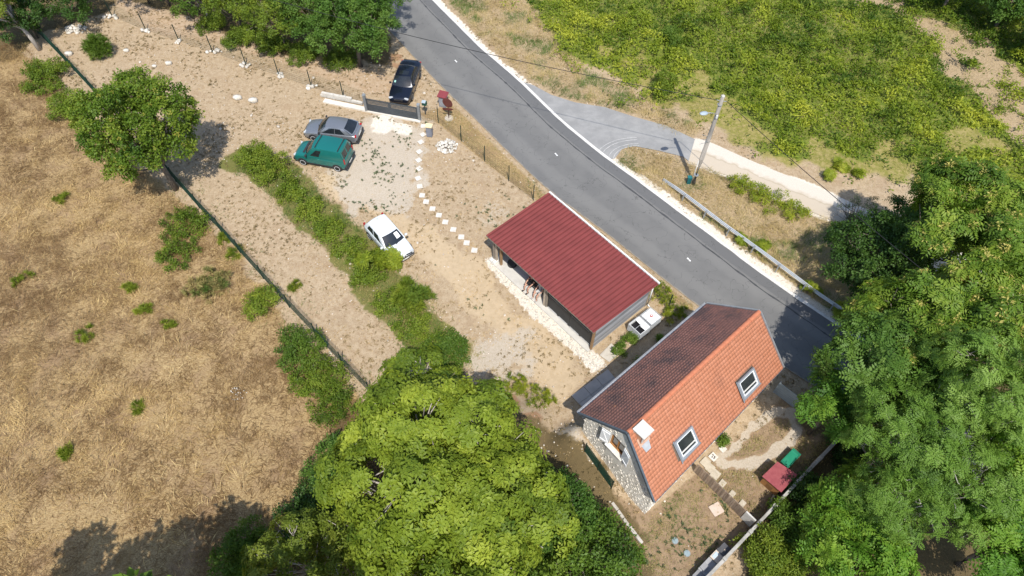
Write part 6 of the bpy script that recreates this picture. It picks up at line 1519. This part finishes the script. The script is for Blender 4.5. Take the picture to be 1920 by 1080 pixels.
for i, (p, r, lab) in enumerate(small):
    bush('weed_clump', lab, p, r * 1.0, .18, 'spray', lm_bram, 20, .7, 150 + i, cat='weed', tint0=.72, lobes=5, gaps=0)
heap_('flower_clump', 'patch of white flowers in the dry meadow', 'flowers', (-15.307, 16.947), .5, .45, 26, .035, white_rock, .3)
# east side of the road
bush('shrub', 'small green shrub by the cable on the far verge', (11.460, 44.281), 1.0, 1.3, 'mid', lm_bram, 190, .8, 170, tint0=.5)
bush('shrub', 'bluish green shrub alone in the green field', (12.938, 50.630), .85, 1.0, 'mid', lm_mid, 140, .8, 171, tint0=.6)
for i, (p, r, lab) in enumerate((((15.875, 33.987), .8, 'bright green bracken nearest the utility pole beside the track'), ((16.886, 33.307), .9, 'bright green bracken second from the utility pole beside the track'), ((18.027, 32.444), 1.1, 'bright green bracken third from the utility pole beside the track'), ((19.182, 31.600), 1.0, 'bright green bracken farthest from the utility pole beside the track'))):
    bush('bracken', lab, p, r, .6, 'bramble', lm_field, 110, .75, 175 + i, tint0=.68, gaps=.1)
for i, (p, r, lab) in enumerate((((15.293, 29.094), .5, 'green weed under the crash barrier near its middle'), ((16.339, 28.404), .55, 'green weed behind the crash barrier near its middle'), ((18.776, 25.166), .6, 'green weed growing through the crash barrier'), ((20.256, 23.400), .5, 'green weed near the lower end of the crash barrier'), ((21.229, 22.963), .5, 'green weed at the lower end of the crash barrier'), ((23.645, 36.249), .5, 'small green plant on the dry bank above the track'), ((22.398, 35.127), .4, 'smaller green plant on the dry bank above the track'), ((24.603, 35.478), .45, 'third green plant on the dry bank above the track'))):
    bush('weed_clump', lab, p, r, .45, 'frond', lm_field, 16, .42, 180 + i, cat='weed', tint0=.6, lobes=4, gaps=0)
# dead bush by the track
ds = thing('bare_bush', 'grey half bare bush where the track enters the trees', 'bush', (23.107, 30.875) + (0,)); b = MB(); rg = np.random.default_rng(8)
for i in range(46):
    a = rg.uniform(0, 6.28); e = rg.uniform(.4, 1.4); L_ = rg.uniform(1.0, 2.3); d = np.array([math.cos(a) * math.cos(e), math.sin(a) * math.cos(e), math.sin(e)])
    p0_ = rg.normal(0, .15, 3) * [1, 1, 0]; m_ = p0_ + d * L_ * .5 + rg.normal(0, .1, 3); b.tube([p0_, m_, p0_ + d * L_], [.022, .014, .007], 5)
    for q in range(3): e2 = m_ + unit(d + rg.normal(0, .6, 3)) * L_ * .4; b.tube([m_, e2], [.010, .005], 4)
b.build('twigs', mat('grey_twig', (.20, .18, .155), (.14, .12, .1), 5, .9), ds, local=True)
lb = crown_lobes(1.2, 1.1, rg, 8); lb[:, 2] += 1.2
v, f, tt = foliage(lb, 110, TP['mid'], .55, rg, .2)[2]; link('crown', raw_mesh('crown', v, f, tt), lm_weed, ds)
# woodland beside the house and road
EW = [('hazel_tree', 'dense dark green tree nearest the crash barrier and track', (22.108, 25.658, 2.300), 2.6, 2.9, 2.7, 'oak', lm_dark, 1250, 1.0, .62, 0),
      ('hazel_tree', 'dark tree behind the dense one along the gravel track', (25.191, 27.760, 2.700), 3.0, 2.4, 2.4, 'ailanthus', lm_oak, 260, .9, .5, 10),
      ('ailanthus_tree', 'tall tree with yellow seed bunches above the gravel track', (25.134, 25.740, 6.300), 6.6, 3.3, 2.4, 'ailanthus', lm_seed, 420, .95, .52, 130),
      ('ailanthus_tree', 'second tall yellow seeded tree, standing farther along the track', (27.132, 23.545, 6.500), 6.8, 3.0, 2.4, 'ailanthus', lm_seed, 380, .95, .58, 160),
      ('ailanthus_tree', 'yellow seeded tree in the middle of the wood', (24.116, 19.114, 6.300), 6.6, 3.1, 2.5, 'ailanthus', lm_seed, 430, .9, .6, 150),
      ('ailanthus_tree', 'yellow seeded tree leaning over the crash barrier end', (20.871, 18.829, 5.300), 5.6, 3.0, 2.3, 'ailanthus', lm_seed, 430, .9, .58, 110),
      ('shade_tree', 'dark green tree hanging over the shaded road bend', (18.899, 16.654, 4.900), 5.2, 2.6, 2.2, 'frond', lm_oak, 330, .95, .52, 8),
      ('shade_tree', 'dark frond leaved tree hanging over the grey fence panel', (16.605, 15.486, 3.200), 3.5, 1.6, 1.4, 'frond', lm_frond, 190, .85, .28, 0),
      ('acacia_tree', 'fine leaved mid green tree in front of the yard wall end', (18.420, 13.050, 5.000), 5.3, 2.6, 2.2, 'acacia', lm_fine, 1500, 1.05, .42, 0),
      ('acacia_tree', 'pale fine leaved tree above the middle of the wood', (22.142, 14.853, 6.900), 7.2, 2.8, 2.2, 'acacia', lm_fine, 1250, 1.05, .66, 0),
      ('acacia_tree', 'thin fine leaved tree with bare twigs showing', (20.427, 10.791, 4.700), 5.0, 2.3, 1.9, 'acacia', lm_fine, 620, 1.0, .50, 0),
      ('acacia_tree', 'fine leaved tree joining the middle tree lower down', (17.887, 10.607, 4.300), 4.6, 1.9, 1.7, 'acacia', lm_fine, 650, 1.0, .46, 0),
      ('frond_tree', 'bright star leaved tree below the yard wall', (16.618, 10.613, 2.200), 2.4, 1.8, 1.4, 'frond', lm_frond, 230, .95, .66, 0),
      ('frond_tree', 'bright star leaved tree in the lower corner of the wood', (16.220, 8.211, 2.400), 2.6, 2.0, 1.4, 'frond', lm_frond, 250, .95, .62, 0),
      ('frond_tree', 'duller green star leaved tree deep in the lower wood', (22.419, 8.754, 3.700), 4.0, 2.3, 1.8, 'frond', lm_frond, 260, .95, .40, 0),
      ('frond_tree', 'yellowish star leaved tree at the edge of the wood', (24.037, 12.490, 4.500), 4.8, 1.9, 1.7, 'frond', lm_frond, 180, .9, .70, 0),
      ('shade_tree', 'dark understorey tree between the wood trees', (22.823, 16.253, 2.300), 2.6, 2.6, 1.9, 'mid', lm_dark, 520, 1.1, .5, 0)]
for i, (nm, lab, p, zc, r, rz_, kd, lm, n, sc, ti, acc) in enumerate(EW):
    tree(nm, lab, p, zc, r, rz_, kd, lm, n, sc, 200 + i, gaps=.30, trunk_r=.13, twigs=50 if kd == 'acacia' else 24, accents=acc, tint0=ti, bk=bark_pale if kd == 'acacia' else bark)

for i, (p, r, rz_, lm, kd, n, ti, lab) in enumerate((((12.788, 8.819), 1.3, 1.2, lm_bram, 'mid', 330, .6, 'bright shrub directly behind the yard wall opposite the storage boxes'), ((14.367, 10.023), 1.3, 1.2, lm_mid, 'mid', 330, .5, 'green shrub behind the yard wall by the board fence end'), ((13.145, 7.957), 1.4, 1.2, lm_bram, 'mid', 330, .45, 'olive shrub behind the yard wall in the lower wood'), ((15.443, 11.815), 1.0, 1.0, lm_dark, 'mid', 220, .55, 'dark shrub behind the yard wall near the hen coop'), ((18.175, 13.763), 1.2, .9, lm_dark, 'mid', 200, .5, 'dark shrub behind the far end of the yard wall'))):
    bush('shrub', lab, p, r, rz_, kd, lm, n, .85, 230 + i, tint0=ti)
for i, (p, z, r, lab) in enumerate((((41.961, 54.435, 2.300), 2.4, 2.1, 'dark tree in the far corner of the green field'), ((43.494, 49.591, 2.300), 2.4, 2.1, 'dark tree at the edge of the green field beside the bare patch'), ((38.065, 56.748, 3.000), 3.0, 2.6, 'dark tree above the green field behind the bare patch'))):
    tree('field_tree', lab, p, z, r, 2.3, 'oak', lm_oak, 700, 1.1, 240 + i, trunk_r=.14, tint0=.45, twigs=16)
for i, (p, r, lab) in enumerate((((9.047, 21.122), .45, 'green weeds at the foot of the cut open water tank'), ((6.442, 20.486), .5, 'green weed clump between concrete pad and cut open tank'), ((7.057, 21.058), .45, 'leafy weed against the grey boarded shed wall'), ((9.224, 24.433), .8, 'tall green grass clump behind the shed by the road'), ((9.972, 23.060), .7, 'tall green grass at the corner wire fence'), ((7.450, 19.262), .55, 'broad leaved green plant in the shade strip by the house gutter'), ((11.650, 14.782), .4, 'green plant beside the white slab under the eave'), ((10.111, 9.516), .0, ''), ((1.683, 17.035), .9, 'green weeds along the soil heap'), ((0.313, 17.661), .8, 'green weeds between soil heap and walnut'))):
    if r: bush('weed_clump', lab, p, r, .5, 'bramble' if r < .65 else 'spray', lm_field if r > .65 else lm_mid, int(70 * r + 40), .62, 250 + i, cat='weed', tint0=.66, lobes=4, gaps=.05)

# ------------------------------------------------------------------ grasses, ground cover, stones: stuff
rg = np.random.default_rng(77)
def inview(P, m=2.0):
    c = np.array(CAM_R); d = np.column_stack([P, np.full(len(P), -35.0)]) @ c
    u = d[:, 0] / -d[:, 2]; v = d[:, 1] / -d[:, 2]
    return (np.abs(u) < .7536 + .03 * m) & (np.abs(v) < .4239 + .03 * m)
def blades(name, label, P, az, el, L, Wd, tint, material, z0=0.0):
    d = np.stack([np.cos(az) * np.cos(el), np.sin(az) * np.cos(el), np.sin(el)], 1)
    side = np.stack([-np.sin(az), np.cos(az), 0 * az], 1) * Wd[:, None] * .5
    b = np.column_stack([P, z0 if np.ndim(z0) else np.full(len(P), z0)])
    mid = b + d * L[:, None] * .55; tip = b + d * L[:, None]; tip[:, 2] -= L * .18 * np.cos(el); tip[:, 2] = np.maximum(tip[:, 2], b[:, 2] + .02)
    v = np.stack([b, mid + side, tip, mid - side], 1).reshape(-1, 3)
    k = np.arange(len(P))[:, None] * 4
    f = np.concatenate([k + [[0, 1, 3]], k + [[1, 2, 3]]], 1).reshape(-1, 3)
    o = link(name, raw_mesh(name, v, f, np.repeat(np.clip(tint, 0, 1), 4)), material)
    return tag(o, label, kind='stuff')
# the meadow: matted straw, lodged in swirls
box = (-50, 4, 4, 50)
def d_f(P):
    m = sstep(-.2, .5, poly_sd(P, FIELD)); n_ = fbm(P[:, 0], P[:, 1], 1.1, 40)
    return m * inview(P) * (.35 + .65 * sstep(.36, .60, n_)) * (.7 + .3 * sstep(.35, .55, fbm(P[:, 0], P[:, 1], 4.0, 39)))
Pm = scatter(520000, box, d_f, rg)
an = fbm(Pm[:, 0], Pm[:, 1], 3.0, 41, 3) * 14 + rg.normal(0, 1.0, len(Pm)); cl = fbm(Pm[:, 0], Pm[:, 1], .8, 42, 2)
near_ = 1.0
blades('meadow_straw', 'matted dry straw of the unmown meadow', Pm, an, np.abs(rg.normal(.28, .25, len(Pm))) + .04, rg.uniform(.2, .6, len(Pm)), rg.uniform(.010, .026, len(Pm)), .02 + .85 * (cl - .5) + .5 * (fbm(Pm[:, 0], Pm[:, 1], 3.2, 69) - .5) + rg.normal(0, .22, len(Pm)) + .55 * (vnoise(Pm[:, 0], Pm[:, 1], 5, 43) - .5), lm_dry, .01)
Pt = scatter(15000, box, lambda P: sstep(.3, 1.0, poly_sd(P, FIELD)) * inview(P) * sstep(.50, .66, fbm(P[:, 0], P[:, 1], 2.4, 44)), rg)
an = fbm(Pt[:, 0], Pt[:, 1], 2.2, 45, 2) * 16 + rg.normal(0, .55, len(Pt))
blades('tall_straw', 'tufts of longer pale straw lodged across the meadow', Pt, an, np.abs(rg.normal(.45, .2, len(Pt))), rg.uniform(.4, 1.0, len(Pt)), rg.uniform(.010, .024, len(Pt)), .72 + rg.normal(0, .13, len(Pt)), lm_dry, .03)
# verges of dry grass beyond the road
def d_v(P):
    m = np.maximum(sstep(-.1, .5, poly_sd(P, VERGE_E)), sstep(-.1, .4, poly_sd(P, VERGE_G))); return m * inview(P) * (.45 + .55 * sstep(.38, .62, fbm(P[:, 0], P[:, 1], 1.3, 46)))
Pv = scatter(380000, (-8, 26, 18, 62), d_v, rg)
gn_ = fbm(Pv[:, 0], Pv[:, 1], 2.0, 47)
blades('verge_grass', 'dry verge grass beyond the road and around the crash barrier', Pv, fbm(Pv[:, 0], Pv[:, 1], 2.0, 48) * 14 + rg.normal(0, .8, len(Pv)), np.abs(rg.normal(.6, .3, len(Pv))), rg.uniform(.2, .6, len(Pv)), rg.uniform(.010, .022, len(Pv)), .62 - .75 * sstep(.50, .72, gn_) + rg.normal(0, .14, len(Pv)), lm_verge, .0)
# road side verge strip of the plot and weeds by the fence
def d_s(P): return sstep(-.15, .3, poly_sd(P, STRIP)) * (.3 + .7 * sstep(.4, .6, fbm(P[:, 0], P[:, 1], 1.2, 49)))
Ps = scatter(110000, (-8, 14, 22, 48), d_s, rg)
blades('roadside_grass', 'short half dry grass on the verge in front of the yard fence', Ps, rg.uniform(0, 6.3, len(Ps)), np.abs(rg.normal(.7, .3, len(Ps))), rg.uniform(.10, .30, len(Ps)), rg.uniform(.010, .020, len(Ps)), .42 - .6 * sstep(.50, .62, fbm(Ps[:, 0], Ps[:, 1], 2.2, 50)) + rg.normal(0, .13, len(Ps)), lm_verge)
# green field of low brambles and nettles
def d_g(P):
    z_ = poly_sd(P, GREEN_E); x, y = P[:, 0], P[:, 1]
    bare = np.maximum(sstep(-.6, .6, poly_sd(P, BARE_E[0]) + wob(P, 2.2, 3.0, 4)), sstep(-.6, .6, poly_sd(P, BARE_E[1]) + wob(P, 2.2, 3.0, 5)))
    bare = bare * sstep(.62, .45, fbm(x, y, 1.8, 72))
    return sstep(-2.0, 2.0, z_ + wob(P, 3.2, 2.5, 6)) * (1 - bare * .95) * (.06 + .94 * green_patch(P)) * inview(P) * sstep(.0, -1.2, poly_sd(P, TRACK_POLY)) * sstep(.0, -.6, poly_sd(P, LANE))
Pg = scatter(30000, (-2, 60, 26, 64), d_g, rg)
hh = fbm(Pg[:, 0], Pg[:, 1], 1.3, 52, 3); tnt = .44 + 1.5 * (fbm(Pg[:, 0], Pg[:, 1], 2.2, 53) - .5) + .7 * (hh - .5) - .14 * sstep(4, 13, poly_sd(Pg, GREEN_E)) + rg.normal(0, .08, len(Pg))
nrm_ = unit(np.column_stack([-(fbm(Pg[:, 0] + .3, Pg[:, 1], 1.3, 52, 3) - hh) * 2.2, -(fbm(Pg[:, 0], Pg[:, 1] + .3, 1.3, 52, 3) - hh) * 2.2, np.full(len(Pg), .6)]) + rg.normal(0, .12, (len(Pg), 3)))
v, f, tt = stamp([tmpl_cluster(10, .25, .20, .10, rg, .6) for _ in range(6)], np.column_stack([Pg, .05 + 2.8 * np.maximum(0, hh - .42)]), nrm_, rg.uniform(.8, 1.4, len(Pg)), tnt, rg)
tag(link('field_greenery', raw_mesh('field_greenery', v, f, tt), lm_field), 'low green brambles and nettles spread over the far field', kind='stuff')
Pd = scatter(150000, (-2, 60, 26, 64), lambda P: sstep(-1, 1, poly_sd(P, GREEN_E)) * inview(P) * (.25 + .75 * sstep(.5, .35, fbm(P[:, 0], P[:, 1], 4.5, 7))) * .8, rg)
blades('field_straw', 'dry stalks between the green patches of the far field', Pd, fbm(Pd[:, 0], Pd[:, 1], 2.5, 54) * 14 + rg.normal(0, .9, len(Pd)), np.abs(rg.normal(.45, .3, len(Pd))), rg.uniform(.2, .55, len(Pd)), rg.uniform(.010, .022, len(Pd)), .45 + rg.normal(0, .18, len(Pd)), lm_verge, .04)
# sparse dead grass and litter on the plot
def d_p(P):
    x, y = P[:, 0], P[:, 1]; o_ = np.ones(len(P))
    for q in (FIELD, ROAD_POLY, GREEN_E, LANE, TRACK_POLY): o_ *= sstep(.1, -.3, poly_sd(P, q))
    o_ *= 1 - .85 * sstep(-.5, .8, poly_sd(P, DRIVE)); o_ *= (1 - sstep(-.1, .1, poly_sd(P, WHITE_STRIP)))
    o_ *= (1 - .8 * sstep(1.6, .3, line_dist(P, YARD_WORN[1]))) * (y < 60)
    return o_ * inview(P) * (.12 + .9 * sstep(.42, .66, fbm(x, y, 1.4, 55)) * sstep(.35, .6, fbm(x, y, 6, 56))) * .8
Pp = scatter(200000, (-45, 20, 8, 58), d_p, rg)
blades('plot_litter', 'thin dead grass and litter on the sandy plot', Pp, rg.uniform(0, 6.3, len(Pp)), np.abs(rg.normal(.35, .3, len(Pp))), rg.uniform(.05, .20, len(Pp)), rg.uniform(.012, .03, len(Pp)), .36 + rg.normal(0, .2, len(Pp)), lm_dry, ground_z(Pp) + .01)
lm_dead = leaf_mat('dead_tuft', (.13, .10, .045), (.23, .175, .085), (.36, .27, .14), .15, .8)
def d_t(P):
    k_ = fbm(P[:, 0], P[:, 1], 2.2, 61); return np.minimum(1, d_p(P) * .0 + base_plot(P) * (.12 + .88 * sstep(.42, .62, k_)) * (.35 + .65 * sstep(.35, .6, fbm(P[:, 0], P[:, 1], .6, 62))))
def base_plot(P):
    o_ = np.ones(len(P))
    for q in (FIELD, ROAD_POLY, GREEN_E, LANE, TRACK_POLY, STRIP): o_ *= sstep(.1, -.3, poly_sd(P, q))
    return o_ * (1 - .85 * sstep(-.5, .8, poly_sd(P, DRIVE))) * (1 - sstep(-.1, .1, poly_sd(P, WHITE_STRIP))) * (1 - .8 * sstep(1.4, .4, line_dist(P, YARD_WORN[1]))) * inview(P)
Pq = scatter(46000, (-42, 18, 8, 58), d_t, rg)
v, f, tt = stamp([tmpl_tuft(9, .13, .030, rg, 1.45) for _ in range(6)], np.column_stack([Pq, ground_z(Pq)]), np.tile([0, 0, 1.], (len(Pq), 1)), rg.uniform(.5, 1.3, len(Pq)), .5 + rg.normal(0, .2, len(Pq)) - .25 * sstep(.55, .7, fbm(Pq[:, 0], Pq[:, 1], 3, 63)), rg)
tag(link('dead_tufts', raw_mesh('dead_tufts', v, f, tt), lm_dead), 'small brown dead tufts speckling the sandy plot', kind='stuff')
def d_y(P):
    w_ = np.minimum(line_dist(P, YARD_WORN[0]) - .1, line_dist(P, YARD_WORN[1]) - .2)
    return sstep(-.1, .3, poly_sd(P, YARD)) * sstep(.05, .35, w_) * (.15 + .85 * sstep(.38, .62, fbm(P[:, 0], P[:, 1], 1.3, 64)))
Py = scatter(90000, (4, 19, 4, 21), d_y, rg)
gy_ = sstep(.42, .56, fbm(Py[:, 0], Py[:, 1], 2.4, 65)) * sstep(13.5, 9.5, Py[:, 0] + .2 * Py[:, 1])
blades('yard_grass', 'worn short grass, half green and half dry, in the yard behind the house', Py, rg.uniform(0, 6.3, len(Py)), np.abs(rg.normal(.6, .3, len(Py))), rg.uniform(.06, .2, len(Py)), rg.uniform(.012, .026, len(Py)), .34 - .42 * gy_ + rg.normal(0, .13, len(Py)), lm_verge)
Ph = scatter(120000, (-20, 0, 17, 38), lambda P: sstep(1.9, .9, line_dist(P, HEDGE_LINE) + wob(P, .6, 1.2, 66)) * (.3 + .7 * sstep(.4, .6, fbm(P[:, 0], P[:, 1], .9, 67))) * .7, rg)
blades('strip_grass', 'green and straw coloured grass at the foot of the hedge strip', Ph, rg.uniform(0, 6.3, len(Ph)), np.abs(rg.normal(.8, .3, len(Ph))), rg.uniform(.15, .45, len(Ph)), rg.uniform(.014, .03, len(Ph)), (.30 - .35 * sstep(.42, .58, fbm(Ph[:, 0], Ph[:, 1], 1.5, 68))) + rg.normal(0, .12, len(Ph)), lm_verge)
FOOT = [(-41.077, 49.793), (-37.285, 44.965), (-33.682, 41.213), (-30.354, 37.747), (-23.468, 32.089), (-19.095, 28.182), (-15.360, 24.212), (-11.254, 20.102), (-7.951, 16.907)]
Pe = scatter(60000, (-45, 0, 14, 58), lambda P: sstep(2.6, .4, line_dist(P, FOOT) + wob(P, 1.2, 1.6, 73)) * sstep(.46, .60, fbm(P[:, 0], P[:, 1], 1.8, 74)) * inview(P), rg)
blades('fence_foot_grass', 'greenish grass and weeds along the foot of the mesh fence', Pe, rg.uniform(0, 6.3, len(Pe)), np.abs(rg.normal(.7, .3, len(Pe))), rg.uniform(.12, .4, len(Pe)), rg.uniform(.014, .03, len(Pe)), .20 + rg.normal(0, .16, len(Pe)), lm_verge)
# grey green weeds on the drive and in the yard
def d_w(P):
    x, y = P[:, 0], P[:, 1]
    a = sstep(-.8, .5, poly_sd(P, DRIVE)) * sstep(.50, .62, fbm(x, y, 1.2, 57)) * .9
    c0 = np.array((-1.417, 30.938)); b = sstep(3.2, 1.0, np.hypot(*(P - c0).T)) * sstep(.45, .6, fbm(x, y, .9, 58)) * .6
    g = sstep(0, .5, poly_sd(P, [(7.284, 10.764), (10.787, 13.256), (12.387, 11.040), (10.007, 7.875), (5.569, 7.636)])) * sstep(.45, .6, fbm(x, y, 1.6, 59)) * .9
    s = sstep(0, 2, poly_sd(P, [(-7.301, 29.767), (1.313, 32.020), (-1.857, 28.572), (1.683, 21.633), (3.828, 18.109), (-1.822, 20.772), (-5.446, 25.381)])) * sstep(.60, .7, fbm(x, y, .9, 60)) * .5
    return np.maximum.reduce([a, b, g, s])
Pw = scatter(9000, (-14, 14, 7, 42), d_w, rg)
v, f, tt = stamp([tmpl_tuft(14, .16, .035, rg, 1.3) for _ in range(5)], np.column_stack([Pw, np.zeros(len(Pw))]), np.tile([0, 0, 1.], (len(Pw), 1)), rg.uniform(.5, 1.2, len(Pw)), .45 + rg.normal(0, .15, len(Pw)), rg)
tag(link('drive_weeds', raw_mesh('drive_weeds', v, f, tt), lm_weed), 'grey green weeds dotted over the gravel drive and yard', kind='stuff')
# stones: white rubble along the shed, pebbles on the plot
rks = [tmpl_rock(rg, rg.uniform(.8, 1.2), rg.uniform(.7, 1.1), rg.uniform(.45, .8)) for _ in range(8)]
def stones(name, label, P, size, material, tint=None):
    v, f, tt = stamp(rks, np.column_stack([P, ground_z(P) + size * .25]), np.tile([0, 0, 1.], (len(P), 1)) + rg.normal(0, .25, (len(P), 3)), size, rg.random(len(P)) if tint is None else tint, rg)
    tag(link(name, raw_mesh(name, v, f, tt), material), label, kind='stuff')
Pk = scatter(14000, (-3, 9, 17, 29), lambda P: sstep(-.12, .12, poly_sd(P, WHITE_STRIP)), rg)
stones('white_gravel', 'coarse white limestone gravel along the open shed', Pk, rg.uniform(.02, .055, len(Pk)), white_rock)
Pk = scatter(16000, (-40, 14, 8, 50), lambda P: d_p(P) * .4 + .8 * sstep(2.6, .8, np.hypot(*(P - np.array([2.9, 13.6])).T)) + .3 * sstep(1.8, .6, np.hypot(*(P - heap).T)) + .5 * sstep(3.0, .8, np.hypot(*((P - np.array((-0.689, 20.258))) / [1.5, 1]).T)) + .35 * sstep(4, 1, line_dist(P, [(-27.596, 41.470), (-21.746, 38.096), (-15.663, 35.530), (-19.386, 38.192)])), rg)
stones('pebbles', 'pale pebbles scattered over the plot', Pk, rg.uniform(.02, .065, len(Pk)) * (1 + 1.2 * (rg.random(len(Pk)) > .96)), mat('pale_pebble', (.60, .54, .46), (.46, .40, .32), 3, .95, tint=.2))
for i, (p, s, lab) in enumerate((((-32.326, 47.555), .22, 'white stone beside the round shrub on the dry plot'), ((-28.375, 46.044), .26, 'grey white stone on the dry plot, nearer the north fence'), ((-29.375, 45.655), .18, 'small white stone on the dry plot, beside a grey one'), ((-21.720, 42.033), .3, 'pale rock on the dry plot above the parked cars'), ((-20.453, 41.771), .32, 'larger pale rock on the dry plot above the parked cars'), ((-36.756, 46.858), .3, 'white stone beside the mesh fence under the leaning tree'), ((-11.298, 18.674), .2, 'white stone in the green bramble by the mesh fence'))):
    tv, tf, _ = tmpl_rock(rg, 1.2, .9, .7); c0 = p
    o = link('rock', raw_mesh('rock', tv * s, tf, np.full(len(tv), .6)), white_rock); o.location = (c0[0], c0[1], s * .25); tag(o, lab, 'rock')
